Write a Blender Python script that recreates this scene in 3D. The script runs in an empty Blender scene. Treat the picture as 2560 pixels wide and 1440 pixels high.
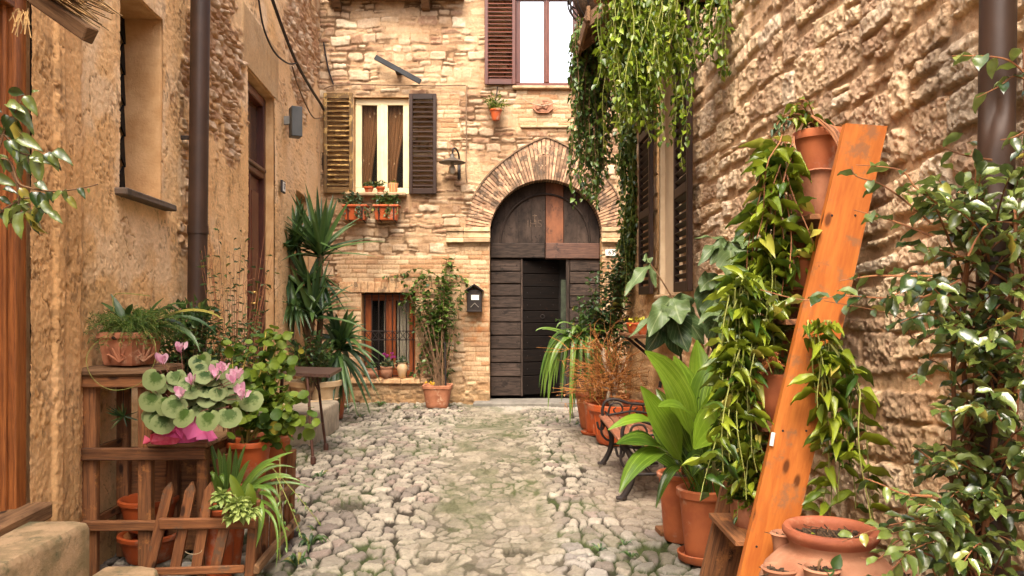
import bpy, math, random
import numpy as np
from mathutils import Vector, Matrix
random.seed(7)
rng = np.random.default_rng(11)
SC = bpy.context.scene
COL = SC.collection
R = math.radians
# ---------------------------------------------------------------- camera, sky, sun, exposure
F, CX, HY, H = 2000.0, 1280.0, 762.0, 1.5          # focal length / principal column / horizon row, eye height
cd = bpy.data.cameras.new("camera")
cd.sensor_width = 36.0
cd.lens = F / 2560 * 36.0
cd.shift_y = (HY - 720) / 2560
cd.clip_start, cd.clip_end = 0.05, 500
cam = bpy.data.objects.new("camera", cd)
cam.location = (0, 0, H)
cam.rotation_euler = (R(90), 0, 0)
COL.objects.link(cam)
SC.camera = cam
SUN_EL, SUN_AZ = 58.0, 190.0                        # azimuth from +Y clockwise: behind the camera, a little to the left
w = bpy.data.worlds.new("World")
SC.world = w
w.use_nodes = True
wn = w.node_tree
sky = wn.nodes.new("ShaderNodeTexSky")
sky.sky_type = 'NISHITA'
sky.sun_disc = False
sky.sun_elevation = R(SUN_EL)
sky.sun_rotation = R(SUN_AZ)
sky.air_density, sky.dust_density, sky.ozone_density = 0.7, 8.0, 0.3
bg = wn.nodes["Background"]
bg.inputs[1].default_value = 0.15
wn.links.new(sky.outputs[0], bg.inputs[0])
sl = bpy.data.lights.new("sun", 'SUN')
sl.energy = 1.25
sl.angle = R(40)
sl.color = (1.0, 0.90, 0.74)
so = bpy.data.objects.new("sun", sl)
so.location = (3, -6, 12)
_d = -Vector((math.sin(R(SUN_AZ)) * math.cos(R(SUN_EL)), math.cos(R(SUN_AZ)) * math.cos(R(SUN_EL)), math.sin(R(SUN_EL))))
so.rotation_euler = _d.to_track_quat('-Z', 'Y').to_euler()
COL.objects.link(so)
vs = SC.view_settings
vs.view_transform = 'Standard'
vs.look = 'None'
vs.gamma = 1.0
vs.exposure = 1.92
SC.cycles.max_bounces = 8
SC.cycles.diffuse_bounces = 4
SC.cycles.transparent_max_bounces = 8

# ---------------------------------------------------------------- picture <-> place
def P(px, py, Y):                                    # the point at distance Y seen at that pixel
    return Vector(((px - CX) / F * Y, Y, H + (HY - py) / F * Y))
def G(px, py, z=0.0):                                # where that sight line meets height z
    return P(px, py, (H - z) * F / (py - HY))
def LWX(Y): return -2.03 - 0.0747 * Y                # the two side walls
def RWX(Y): return 1.62 - 0.016 * Y
def LY(px): return 2.03 / ((CX - px) / F - 0.0747)
def RY(px): return 1.62 / ((px - CX) / F + 0.016)
def LP(px, py, off=0.0):
    Y = LY(px); p = P(px, py, Y); p.x += off; return p
def RP(px, py, off=0.0):
    Y = RY(px); p = P(px, py, Y); p.x -= off; return p
FY = 12.3                                            # the house that closes the alley
def FX(px): return (px - CX) / F * FY
def FZ(py): return H + (HY - py) / F * FY
def FP(px, py, off=0.0): return Vector((FX(px), FY - off, FZ(py)))

# ---------------------------------------------------------------- noise (numpy)
def _hash(ix, iy, seed):
    n = (ix.astype(np.int64) * 374761393 + iy.astype(np.int64) * 668265263 + seed * 974634777) & 0xffffffff
    n = ((n ^ (n >> 13)) * 1274126177) & 0xffffffff
    n = ((n ^ (n >> 15)) * 2246822519) & 0xffffffff
    return ((n ^ (n >> 16)) & 0xffffff) / float(0x1000000)
def vnoise(x, y, seed=0):
    ix, iy = np.floor(x), np.floor(y)
    fx, fy = x - ix, y - iy
    fx = fx * fx * fx * (fx * (fx * 6 - 15) + 10); fy = fy * fy * fy * (fy * (fy * 6 - 15) + 10)
    a, b = _hash(ix, iy, seed), _hash(ix + 1, iy, seed)
    c, d = _hash(ix, iy + 1, seed), _hash(ix + 1, iy + 1, seed)
    return (a * (1 - fx) + b * fx) * (1 - fy) + (c * (1 - fx) + d * fx) * fy
def fbm(x, y, octv=4, seed=0, gain=0.5):
    s, a, t = 0.0, 1.0, 0.0
    for i in range(octv):
        s = s + a * vnoise(x * 2 ** i + 17.3 * i, y * 2 ** i - 9.1 * i, seed + i * 31)
        t += a; a *= gain
    return s / t
def worley(x, y, seed=0, jit=0.9, off=False):
    """F1, distance to the cell border, a random number of the cell"""
    ix, iy = np.floor(x), np.floor(y)
    best = np.full(x.shape, 9.0); bx = np.zeros(x.shape); by = np.zeros(x.shape); bid = np.zeros(x.shape)
    for oy in (-1, 0, 1):
        for ox in (-1, 0, 1):
            cx, cy = ix + ox, iy + oy
            sx = cx + 0.5 + (_hash(cx, cy, seed) - 0.5) * jit; sy = cy + 0.5 + (_hash(cx, cy, seed + 5) - 0.5) * jit
            d = np.hypot(sx - x, sy - y); m = d < best
            best = np.where(m, d, best); bx = np.where(m, sx, bx); by = np.where(m, sy, by); bid = np.where(m, _hash(cx, cy, seed + 9), bid)
    edge = np.full(x.shape, 9.0)
    for oy in (-2, -1, 0, 1, 2):
        for ox in (-2, -1, 0, 1, 2):
            cx, cy = ix + ox, iy + oy
            sx = cx + 0.5 + (_hash(cx, cy, seed) - 0.5) * jit; sy = cy + 0.5 + (_hash(cx, cy, seed + 5) - 0.5) * jit
            dx, dy = sx - bx, sy - by
            l = np.hypot(dx, dy); ok = l > 1e-6; l = np.where(ok, l, 1)
            e = ((sx + bx) / 2 - x) * dx / l + ((sy + by) / 2 - y) * dy / l
            edge = np.where(ok & (e < edge), e, edge)
    return (best, edge, bid, x - bx, y - by) if off else (best, edge, bid)
def sstep(a, b, x):
    t = np.clip((x - a) / (b - a), 0, 1); return t * t * (3 - 2 * t)
def masonry(u, v, seed, ch, cw, warp=0.03, wf=4.0, round_=0.03, split=0.3, local=False, uneven=0.0):
    """rubble or brick courses: distance to the joint (m), two random numbers of the stone"""
    rs = np.random.default_rng(seed)
    u = u + (fbm(u * wf, v * wf, 3, seed) - 0.5) * warp * 2
    v = v + (fbm(u * wf * 0.7 + 40, v * wf, 3, seed + 3) - 0.5) * warp * 2 + (vnoise(u * 0.8, v * 0.5, seed + 6) - 0.5) * warp * 2.5
    v0, v1 = v.min() - 0.5, v.max() + 0.5
    hs = rs.uniform(ch[0], ch[1], int((v1 - v0) / ch[0]) + 2)
    cum = v0 + np.concatenate([[0], np.cumsum(hs)])
    row = np.clip(np.searchsorted(cum, v, side='right') - 1, 0, len(hs) - 1)
    bot, top = cum[row], cum[row + 1]
    lo = np.zeros(u.shape); hi = np.ones(u.shape); col = np.zeros(u.shape)
    u0, u1 = u.min() - 1, u.max() + 1
    for r in np.unique(row):
        m = row == r
        ws = rs.uniform(cw[0], cw[1], int((u1 - u0) / cw[0]) + 4)
        c = u0 - rs.uniform(0, cw[1]) + np.concatenate([[0], np.cumsum(ws)])
        k = np.clip(np.searchsorted(c, u[m], side='right') - 1, 0, len(ws) - 1)
        lo[m], hi[m], col[m] = c[k], c[k + 1], k
    r1 = _hash(col, row.astype(float), seed + 1)
    if split:
        sp = (r1 < split) & (top - bot > ch[0] * 1.25)
        mid = bot + (top - bot) * (0.4 + 0.2 * _hash(col, row.astype(float), seed + 4))
        up = sp & (v > mid)
        bot = np.where(up, mid, bot); top = np.where(sp & ~up, mid, top)
        row = row + up * 1000
    if uneven:                                        # no two stones of a course quite level
        bot = bot + (_hash(col, row.astype(float), seed + 11) - 0.35) * uneven; top = top - (_hash(col, row.astype(float), seed + 12) - 0.35) * uneven
    r1 = _hash(col, row.astype(float), seed + 2); r2 = _hash(col, row.astype(float), seed + 8)
    du = np.minimum(u - lo, hi - u); dv = np.minimum(v - bot, top - v)
    rr = round_ * (0.5 + r2)
    cor = (du < rr) & (dv < rr)
    d = np.where(cor, rr - np.hypot(rr - du, rr - dv), np.minimum(du, dv))
    if local: return d, r1, r2, u - (lo + hi) / 2, v - (bot + top) / 2
    return d, r1, r2
def lerp3(c0, c1, t):
    t = np.clip(t, 0, 1)[..., None]; return np.asarray(c0) * (1 - t) + np.asarray(c1) * t

# ---------------------------------------------------------------- materials
class NT:
    def __init__(s, name):
        s.m = bpy.data.materials.new(name); s.m.use_nodes = True
        s.t = s.m.node_tree; s.b = s.t.nodes["Principled BSDF"]; s.out = s.t.nodes["Material Output"]
    def n(s, typ, **kw):
        x = s.t.nodes.new("ShaderNode" + typ)
        for k, v in kw.items():
            if k in x.inputs: s.put(x.inputs[k], v)
            else: setattr(x, k, v)
        return x
    def put(s, sock, v):
        if isinstance(v, bpy.types.NodeSocket): s.t.links.new(v, sock)
        elif isinstance(v, (tuple, list)) and len(v) == 3 and sock.type == 'RGBA': sock.default_value = (*v, 1)
        else: sock.default_value = v
    def attr(s, name, out='Fac'): return s.n("Attribute", attribute_name=name).outputs[out]
    def math(s, op, a, b=0.0, c=False):
        x = s.t.nodes.new("ShaderNodeMath"); x.operation = op; x.use_clamp = c
        s.put(x.inputs[0], a); s.put(x.inputs[1], b); return x.outputs[0]
    def mix(s, f, a, b, mode='MIX'):
        x = s.t.nodes.new("ShaderNodeMix"); x.data_type = 'RGBA'; x.blend_type = mode
        s.put(x.inputs[0], f); s.put(x.inputs[6], a); s.put(x.inputs[7], b); return x.outputs[2]
    def ramp(s, f, p0, p1):
        x = s.t.nodes.new("ShaderNodeMapRange"); x.interpolation_type = 'SMOOTHSTEP'
        s.put(x.inputs[0], f); s.put(x.inputs[1], p0); s.put(x.inputs[2], p1); return x.outputs[0]
    def noise(s, vec, scale, detail=5, rough=0.6, out=0):
        x = s.n("TexNoise", Vector=vec); x.inputs['Scale'].default_value = scale
        x.inputs['Detail'].default_value = detail; x.inputs['Roughness'].default_value = rough; return x.outputs[out]
    def map(s, vec, scale):
        x = s.n("Mapping", Vector=vec); x.inputs['Scale'].default_value = scale; return x.outputs[0]
    def coord(s, k='Object'): return s.n("TexCoord").outputs[k]
    def bump(s, h, st=0.3, dist=0.01):
        x = s.n("Bump", Height=h); x.inputs['Strength'].default_value = st; x.inputs['Distance'].default_value = dist
        s.t.links.new(x.outputs[0], s.b.inputs['Normal']); return x
    def set(s, **kw):
        for k, v in kw.items(): s.put(s.b.inputs[k.replace('_', ' ')], v)
        return s.m
def plain(name, c1, c2=None, scale=9.0, rough=0.8, bump=0.3, bscale=70.0, spec=0.3, metal=0.0, tint=0.35, spots=None, bdist=0.004):
    """mottled surface of two colours; 'tint' lightens or darkens per piece; spots=(colour, size, amount) adds worn or stained patches"""
    s = NT(name); co = s.coord()
    c2 = c2 or tuple(x * 0.7 for x in c1)
    c = s.mix(s.ramp(s.noise(co, scale), 0.35, 0.68), c1, c2)
    if spots:
        c = s.mix(s.math('MULTIPLY', s.ramp(s.noise(co, spots[1], 8, 0.7), 0.62 - spots[2], 0.74 - spots[2]), 0.85), c, spots[0])
    if tint:
        f = s.math('ADD', s.math('MULTIPLY', s.attr('tint'), tint * 2), 1 - tint)
        c = s.mix(1.0, c, s.n("CombineColor", Red=f, Green=f, Blue=f).outputs[0], 'MULTIPLY')
    s.bump(s.noise(co, bscale, 8, 0.65), bump, bdist)
    return s.set(Base_Color=c, Roughness=rough, Specular_IOR_Level=spec, Metallic=metal)
def wood(name, c1, c2, rough=0.7, grain=26.0, bump=0.5, worn=None, spec=0.3, knots=True):
    """grain runs along the first coordinate of the piece's own uvw"""
    s = NT(name); uv = s.attr('uvw', 'Vector')
    g = s.noise(s.map(uv, (1.6, grain, 1.0)), 3.0, 7, 0.65)
    g2 = s.noise(s.map(uv, (3.0, grain * 3.2, 1.0)), 3.0, 4, 0.6)
    g = s.math('ADD', s.math('MULTIPLY', g, 0.65), s.math('MULTIPLY', g2, 0.35))
    c = s.mix(s.ramp(g, 0.32, 0.66), c1, c2)
    if knots:
        k = s.n("TexVoronoi", voronoi_dimensions='2D', Vector=s.map(uv, (2.4, 5.5, 1.0)), Scale=1.0).outputs['Distance']
        c = s.mix(s.math('MULTIPLY', s.ramp(k, 0.10, 0.04), 0.85), c, tuple(x * 0.16 for x in c2))
    if worn: c = s.mix(s.ramp(s.noise(uv, 7.0, 8, 0.7), 0.60 - worn[1], 0.70 - worn[1]), c, worn[0])
    f = s.math('ADD', s.math('MULTIPLY', s.attr('tint'), 0.6), 0.7)
    c = s.mix(1.0, c, s.n("CombineColor", Red=f, Green=f, Blue=f).outputs[0], 'MULTIPLY')
    s.bump(g, bump, 0.004)
    return s.set(Base_Color=c, Roughness=rough, Specular_IOR_Level=spec)
def leafmat(name, dark, light, old=None, rough=0.38, trans=0.3, vein=None, centre=None, stripes=None, spec=0.5, coat=0.0):
    """leaf: colour by the leaf's own tint, midrib along uvw.x = 0"""
    s = NT(name); t = s.attr('tint'); uv = s.attr('uvw', 'Vector')
    c = s.mix(s.ramp(t, 0.0, 0.86), dark, light)
    if old: c = s.mix(s.ramp(t, 0.93, 0.98), c, old)
    c = s.mix(s.math('MULTIPLY', s.noise(s.coord(), 30.0, 4), 0.5), c, tuple(x * 0.6 for x in dark))
    sp = s.n("SeparateXYZ", Vector=uv)
    ax = s.math('ABSOLUTE', sp.outputs[0])
    if vein:
        c = s.mix(s.math('MULTIPLY', s.ramp(ax, 0.09, 0.02), 0.8), c, vein)
        side = s.math('FRACT', s.math('ADD', s.math('MULTIPLY', sp.outputs[1], 9.0), s.math('MULTIPLY', ax, -3.0)))
        c = s.mix(s.math('MULTIPLY', s.ramp(side, 0.16, 0.04), 0.45), c, vein)
    if stripes:
        st = s.noise(s.map(uv, (16.0, 0.5, 1.0)), 1.0, 3)
        c = s.mix(s.math('MULTIPLY', s.ramp(st, 0.5, 0.62), 0.65), c, stripes)
    if centre:
        nz = s.math('ADD', ax, s.math('MULTIPLY', s.noise(s.coord(), 45.0, 4), 0.9))
        c = s.mix(s.math('MULTIPLY', s.ramp(nz, 0.76, 1.15), 0.68), c, centre)
    s.set(Base_Color=c, Roughness=rough, Specular_IOR_Level=spec, Coat_Weight=coat, Coat_Roughness=0.28, Coat_IOR=1.9)
    s.bump(s.noise(uv, 9.0, 3), 0.15, 0.004)
    tr = s.n("BsdfTranslucent", Color=s.mix(0.35, c, light))
    mx = s.n("MixShader", Fac=trans)
    s.t.links.new(s.b.outputs[0], mx.inputs[1]); s.t.links.new(tr.outputs[0], mx.inputs[2])
    s.t.links.new(mx.outputs[0], s.out.inputs[0])
    return s.m
def wallmat(name, bscale=45.0, bump=0.6, bdist=0.006, rough=0.92, mott=0.5, spec=0.15, pitted=0.0):
    """base colour from the mesh's own stone-by-stone colours, broken up by fine mottling"""
    s = NT(name); co = s.coord()
    c = s.attr('Col', 'Color')
    n = s.math('ADD', s.math('MULTIPLY', s.ramp(s.noise(co, 26.0, 10, 0.78), 0.32, 0.68), 0.6), s.math('MULTIPLY', s.ramp(s.noise(co, 95.0, 6, 0.75), 0.34, 0.66), 0.4))
    f = s.math('ADD', s.math('MULTIPLY', n, mott), 1.06 - mott * 0.62)
    c = s.mix(1.0, c, s.n("CombineColor", Red=f, Green=f, Blue=f).outputs[0], 'MULTIPLY')
    vo = s.n('TexVoronoi', Vector=co, Scale=bscale * 0.8).outputs['Distance']
    h = s.math('ADD', s.math('ADD', s.noise(co, bscale, 9, 0.72), s.math('MULTIPLY', s.noise(co, bscale * 4, 4, 0.7), 0.8)), s.math('MULTIPLY', vo, pitted))
    s.bump(h, bump, bdist)
    return s.set(Base_Color=c, Roughness=rough, Specular_IOR_Level=spec)

# ---------------------------------------------------------------- meshes
ORG = {}
def tag(o, label=None, cat=None, group=None, kind=None):
    for k, v in (('label', label), ('category', cat), ('group', group), ('kind', kind)):
        if v: o[k] = v
    return o
def thing(name, loc, label, cat, group=None):
    random.seed(label)                               # each thing keeps its own random shape
    o = bpy.data.objects.new(name, None)
    o.empty_display_size = 0.1
    o.location = loc; COL.objects.link(o)
    ORG[o.name] = Vector(loc)
    return tag(o, label, cat, group)
def link(name, me, mats, parent):
    o = bpy.data.objects.new(name, me)
    for m in (mats if isinstance(mats, (list, tuple)) else [mats]): me.materials.append(m)
    COL.objects.link(o)
    if parent is not None:
        o.parent = parent; ORG[o.name] = ORG[parent.name]
    else: ORG[o.name] = Vector((0, 0, 0))
    return o
def np_mesh(name, v, f, mats, parent=None, smooth=True, col=None, tint=None, uvw=None, midx=None):
    """v (n,3) world, f (m,4|3) -> one linked object"""
    org = np.array(ORG[parent.name]) if parent is not None else np.zeros(3)
    me = bpy.data.meshes.new(name)
    v = np.asarray(v, dtype=np.float32) - org.astype(np.float32); f = np.asarray(f, dtype=np.int32)
    me.vertices.add(len(v)); me.vertices.foreach_set('co', v.ravel())
    k = f.shape[1]
    me.loops.add(f.size); me.loops.foreach_set('vertex_index', f.ravel())
    me.polygons.add(len(f))
    me.polygons.foreach_set('loop_start', np.arange(0, f.size, k, dtype=np.int32))
    me.polygons.foreach_set('use_smooth', np.full(len(f), bool(smooth)))
    if midx is not None: me.polygons.foreach_set('material_index', np.asarray(midx, dtype=np.int32))
    me.update(calc_edges=True)
    if col is not None:
        a = me.attributes.new('Col', 'FLOAT_COLOR', 'POINT')
        a.data.foreach_set('color', np.concatenate([col, np.ones((len(v), 1))], 1).astype(np.float32).ravel())
    if tint is not None:
        me.attributes.new('tint', 'FLOAT', 'POINT').data.foreach_set('value', np.asarray(tint, dtype=np.float32))
    if uvw is not None:
        me.attributes.new('uvw', 'FLOAT_VECTOR', 'POINT').data.foreach_set('vector', np.asarray(uvw, dtype=np.float32).ravel())
    return link(name, me, mats, parent)
class MB:
    """collects boxes, beams, tubes and turned shapes; build() links them as one mesh object"""
    def __init__(s): s.v = []; s.f = []; s.sm = []; s.t = []; s.u = []; s.mi = []; s.cur = 0
    def add(s, vs, fs, smooth=False, tint=None, uvw=None):
        b = len(s.v); s.v += [tuple(x) for x in vs]
        tint = random.random() if tint is None else tint
        s.t += [tint] * len(vs)
        s.u += uvw if uvw else [(x[0], x[1], x[2]) for x in vs]
        for f in fs:
            s.f.append([b + i for i in f]); s.sm.append(smooth); s.mi.append(s.cur)
        return s
    def box(s, c, size, rot=None, bev=0.004, tint=None, jit=0.0):
        hx, hy, hz = (x / 2 for x in size)
        b = min(bev, hx * 0.8, hy * 0.8, hz * 0.8)
        M = (rot.to_matrix() if hasattr(rot, 'to_matrix') else rot) if rot is not None else Matrix.Identity(3)
        c = Vector(c); vs = []; idx = {}
        L = max(range(3), key=lambda i: size[i]); o = random.random() * 50
        uv = []
        for sx in (-1, 1):
            for sy in (-1, 1):
                for sz in (-1, 1):
                    j = Vector([random.uniform(-jit, jit) for _ in range(3)]) if jit else Vector()
                    for a in range(3):
                        q = Vector((sx * (hx - (b if a != 0 else 0)), sy * (hy - (b if a != 1 else 0)), sz * (hz - (b if a != 2 else 0)))) + j
                        idx[sx, sy, sz, a] = len(vs); vs.append(c + M @ q)
                        r = [q[i] for i in range(3) if i != L]
                        uv.append((q[L], r[0] + r[1] + o, o))
        fs = []
        for a in range(3):
            i, k = [x for x in range(3) if x != a]
            for sg in (-1, 1):
                ring = []
                for p, q in ((-1, -1), (1, -1), (1, 1), (-1, 1)):
                    key = [0, 0, 0]; key[a] = sg; key[i] = p; key[k] = q
                    ring.append(idx[(*key, a)])
                flip = (sg > 0) == (a == 1)
                fs.append(ring[::-1] if flip else ring)
        for a in range(3):
            i, k = [x for x in range(3) if x != a]
            for p in (-1, 1):
                for q in (-1, 1):
                    k0 = [0, 0, 0]; k0[a] = -1; k0[i] = p; k0[k] = q
                    k1 = list(k0); k1[a] = 1
                    fs.append([idx[(*k0, i)], idx[(*k1, i)], idx[(*k1, k)], idx[(*k0, k)]])
        for sx in (-1, 1):
            for sy in (-1, 1):
                for sz in (-1, 1): fs.append([idx[sx, sy, sz, a] for a in range(3)])
        return s.add(vs, fs, False, tint, uv)
    def beam(s, p0, p1, wdt, thk, side=(0, 0, 1), bev=0.004, tint=None, jit=0.0):
        """a bar from p0 to p1; wdt across 'side', thk the other way"""
        p0, p1 = Vector(p0), Vector(p1); d = (p1 - p0); L = d.length; d = d / L
        sd = Vector(side); sd = (sd - d * sd.dot(d)).normalized(); n = d.cross(sd)
        M = Matrix((d, sd, n)).transposed()
        return s.box((p0 + p1) / 2, (L, wdt, thk), M, bev, tint, jit)
    def tube(s, pts, r, sides=6, tint=None, cap=True):
        pts = [Vector(p) for p in pts]; n = len(pts)
        rs = r if isinstance(r, (list, tuple)) else [r] * n
        if len(rs) == 2 and n != 2: rs = [rs[0] + (rs[1] - rs[0]) * i / (n - 1) for i in range(n)]
        t0 = (pts[1] - pts[0]).normalized()
        a = t0.orthogonal().normalized(); vs = []; uv = []; L = 0; o = random.random() * 9
        for i in range(n):
            t = (pts[min(i + 1, n - 1)] - pts[max(i - 1, 0)])
            t = t.normalized() if t.length > 1e-9 else t0
            a = (a - t * a.dot(t)); a = a.normalized() if a.length > 1e-6 else t.orthogonal().normalized(); b = t.cross(a)
            if i: L += (pts[i] - pts[i - 1]).length
            for k in range(sides):
                an = 2 * math.pi * k / sides
                vs.append(pts[i] + (a * math.cos(an) + b * math.sin(an)) * rs[i]); uv.append((L, an * rs[i] + o, o))
        fs = [[i * sides + k, i * sides + (k + 1) % sides, (i + 1) * sides + (k + 1) % sides, (i + 1) * sides + k] for i in range(n - 1) for k in range(sides)]
        if cap: fs += [list(range(sides))[::-1], [(n - 1) * sides + k for k in range(sides)]]
        return s.add(vs, fs, True, tint, uv)
    def lathe(s, prof, c, seg=28, tint=None, sx=1.0, sy=1.0, wob=0.0, rot=0.0, axis=None, square=0.0):
        """prof = [(radius, height)...] turned about the vertical (or the given axis) at c; square > 0 pulls the section towards a square"""
        c = Vector(c); vs = []; ph = random.random() * 6
        M = Vector((0, 0, 1)).rotation_difference(Vector(axis)).to_matrix() if axis else None
        for r, z in prof:
            for k in range(seg):
                an = 2 * math.pi * k / seg
                q = r * (1 + wob * math.sin(2 * an + ph + z * 3))
                if square: q *= 1 + square * (1 / max(abs(math.cos(an)), abs(math.sin(an))) - 1)
                v = Vector((q * math.cos(an + rot) * sx, q * math.sin(an + rot) * sy, z))
                vs.append(c + (M @ v if M else v))
        n = len(prof)
        fs = [[i * seg + k, i * seg + (k + 1) % seg, (i + 1) * seg + (k + 1) % seg, (i + 1) * seg + k] for i in range(n - 1) for k in range(seg)]
        if prof[0][0] > 1e-4: fs.append(list(range(seg))[::-1])
        if prof[-1][0] > 1e-4: fs.append([(n - 1) * seg + k for k in range(seg)])
        return s.add(vs, fs, True, tint)
    def prism(s, pts, off, tint=None, smooth=False):
        """a flat outline (world points) swept by the vector off"""
        n = len(pts); off = Vector(off)
        vs = [Vector(p) for p in pts] + [Vector(p) + off for p in pts]
        fs = [list(range(n))[::-1], [n + i for i in range(n)]] + [[i, (i + 1) % n, n + (i + 1) % n, n + i] for i in range(n)]
        return s.add(vs, fs, smooth, tint)
    def build(s, name, mats, parent=None):
        org = ORG[parent.name] if parent is not None else Vector((0, 0, 0))
        me = bpy.data.meshes.new(name)
        me.from_pydata([(x[0] - org.x, x[1] - org.y, x[2] - org.z) for x in s.v], [], s.f)
        me.polygons.foreach_set('use_smooth', s.sm)
        if any(s.mi): me.polygons.foreach_set('material_index', s.mi)
        me.attributes.new('tint', 'FLOAT', 'POINT').data.foreach_set('value', s.t)
        me.attributes.new('uvw', 'FLOAT_VECTOR', 'POINT').data.foreach_set('vector', [c for u in s.u for c in u])
        if any(s.sm):                                   # keep hard corners hard on turned shapes
            me.set_sharp_from_angle(angle=R(50))
        me.update()
        return link(name, me, mats, parent)

# ---------------------------------------------------------------- leaves
def tmpl(shape, nl=4, curl=0.25, fold=0.2, cup=0.0):
    prof = {'ovate': lambda t: math.sin(math.pi * t ** 0.72) ** 0.85, 'lance': lambda t: math.sin(math.pi * t ** 0.8),
            'strap': lambda t: min(1.0, 0.45 + t * 3) * (1 - t ** 3) ** 0.7, 'obov': lambda t: math.sin(math.pi * t ** 1.5) ** 0.8,
            'ell': lambda t: math.sin(math.pi * t) ** 0.7}
    if shape in ('heart', 'round'):
        v = [(0, 0.12, 0)]; u = [(0, 0, 0)]; f = []; n = 14
        for ring in (0.55, 1.0):
            for k in range(n):
                a = 2 * math.pi * k / n
                r = 0.5 if shape == 'round' else 0.5 * (1.05 + 0.12 * math.cos(a) - 0.55 * math.exp(-((a - math.pi) / 0.35) ** 2))
                rr = r * ring
                v.append((rr * math.sin(a), 0.42 + rr * math.cos(a) - (0.0 if ring == 1 else 0.06), cup * ring * ring + (0.05 * math.sin(5 * a) if ring == 1 else 0)))
                u.append((ring, ring, a))
        for k in range(n):
            k2 = (k + 1) % n
            f.append((0, 1 + k2, 1 + k, 0)); f.append((1 + k, 1 + k2, 1 + n + k2, 1 + n + k))
        return np.array(v), np.array(f), np.array(u)
    v, u, f = [], [], []
    for i in range(nl + 1):
        t = i / nl; wd = max(prof[shape](t), 0.03) * 0.5
        for sx in (-1, 0, 1): v.append((sx * wd, t, abs(sx) * fold * wd * 2 - curl * t * t + 0.06 * math.sin(t * 9 + sx))); u.append((sx, t, 0))
    for i in range(nl):
        for k in (0, 1): a = i * 3 + k; f.append((a, a + 1, a + 4, a + 3))
    return np.array(v), np.array(f), np.array(u)
class Leaves:
    def __init__(s, t): s.T = t; s.o = []; s.d = []; s.n = []; s.L = []; s.W = []; s.t = []
    def add(s, o, d, L, W, tint=None, n=None, roll=0.35):
        d = Vector(d).normalized()
        if n is None: n = Vector((0, 0, 1)) + Vector((random.gauss(0, roll), random.gauss(0, roll), 0))
        n = Vector(n); n = n - d * n.dot(d)
        n = n.normalized() if n.length > 1e-5 else d.orthogonal().normalized()
        s.o.append(tuple(o)); s.d.append(tuple(d)); s.n.append(tuple(n)); s.L.append(L); s.W.append(W)
        s.t.append(random.random() if tint is None else tint)
    def build(s, name, mat, parent=None):
        tv, tf, tu = s.T; m = len(s.o)
        o, d, n = np.array(s.o), np.array(s.d), np.array(s.n)
        sd = np.cross(d, n); L = np.array(s.L)[:, None, None]; W = np.array(s.W)[:, None, None]
        v = o[:, None] + sd[:, None] * tv[None, :, :1] * W + d[:, None] * tv[None, :, 1:2] * L + n[:, None] * tv[None, :, 2:3] * L
        f = tf[None] + (np.arange(m) * len(tv))[:, None, None]
        uv = np.repeat(tu[None], m, 0); uv[:, :, 2] += np.arange(m)[:, None] * 0.37
        return np_mesh(name, v.reshape(-1, 3), f.reshape(-1, tf.shape[1]), mat, parent, True, None, np.repeat(s.t, len(tv)), uv.reshape(-1, 3))
class Blades:
    """long leaves, each along its own curve"""
    def __init__(s): s.v = []; s.f = []; s.t = []; s.u = []
    def add(s, p0, p1, p2, wdt, n=(0, -1, 0.6), prof='lance', seg=10, tint=None, fold=0.12, tip=None, stalk=0.0, wave=0.0):
        p0, p1, p2 = Vector(p0), Vector(p1), Vector(p2); n = Vector(n); tint = random.random() if tint is None else tint
        b = len(s.v); z = random.random() * 20
        for i in range(seg + 1):
            t = i / seg; c = p0 * (1 - t) ** 2 + p1 * 2 * t * (1 - t) + p2 * t * t
            d = ((p1 - p0) * (1 - t) + (p2 - p1) * t).normalized()
            sd = d.cross(n); sd = sd.normalized() if sd.length > 1e-5 else d.orthogonal().normalized(); m = sd.cross(d)
            if stalk and t < stalk: wq = 0.07
            else:
                q = (t - stalk) / (1 - stalk)
                wq = {'lance': max(0.07, math.sin(math.pi * q ** 0.8)), 'strap': min(1, 0.55 + q * 2) * (1 - q ** 4) ** 0.8,
                      'wide': max(0.07, math.sin(math.pi * q ** 0.85) ** 0.8), 'sword': min(1, 0.5 + q * 4) * (1 - q ** 2.2)}[prof]
            wq = max(wq, 0.02) * wdt / 2
            for sx in (-1, -0.5, 0, 0.5, 1):
                e = c + sd * wq * sx + m * (abs(sx) ** 1.3 * fold * wq * 2 + wave * wq * math.sin(t * 14 + sx * 3 + z) * abs(sx))
                s.v.append(tuple(e)); s.u.append((sx, t, z)); s.t.append(tint)
        for i in range(seg):
            for k in range(4): a = b + i * 5 + k; s.f.append((a, a + 1, a + 6, a + 5))
    def build(s, name, mat, parent=None):
        return np_mesh(name, np.array(s.v), np.array(s.f), mat, parent, True, None, s.t, np.array(s.u))
def rv(a=1.0): return Vector((random.gauss(0, a), random.gauss(0, a), random.gauss(0, a)))
def curve_pts(p0, p1, p2, n=8):
    p0, p1, p2 = Vector(p0), Vector(p1), Vector(p2)
    return [p0 * (1 - t) ** 2 + p1 * 2 * t * (1 - t) + p2 * t * t for t in [i / n for i in range(n + 1)]]
def path_pts(pts, n=6):
    """a smooth line through the points"""
    pts = [Vector(p) for p in pts]; out = []
    for i in range(len(pts) - 1):
        a, b, c, d = pts[max(i - 1, 0)], pts[i], pts[i + 1], pts[min(i + 2, len(pts) - 1)]
        for k in range(n):
            t = k / n
            out.append(0.5 * ((2 * b) + (c - a) * t + (2 * a - 5 * b + 4 * c - d) * t * t + (3 * b - a - 3 * c + d) * t ** 3))
    return out + [pts[-1]]
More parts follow.
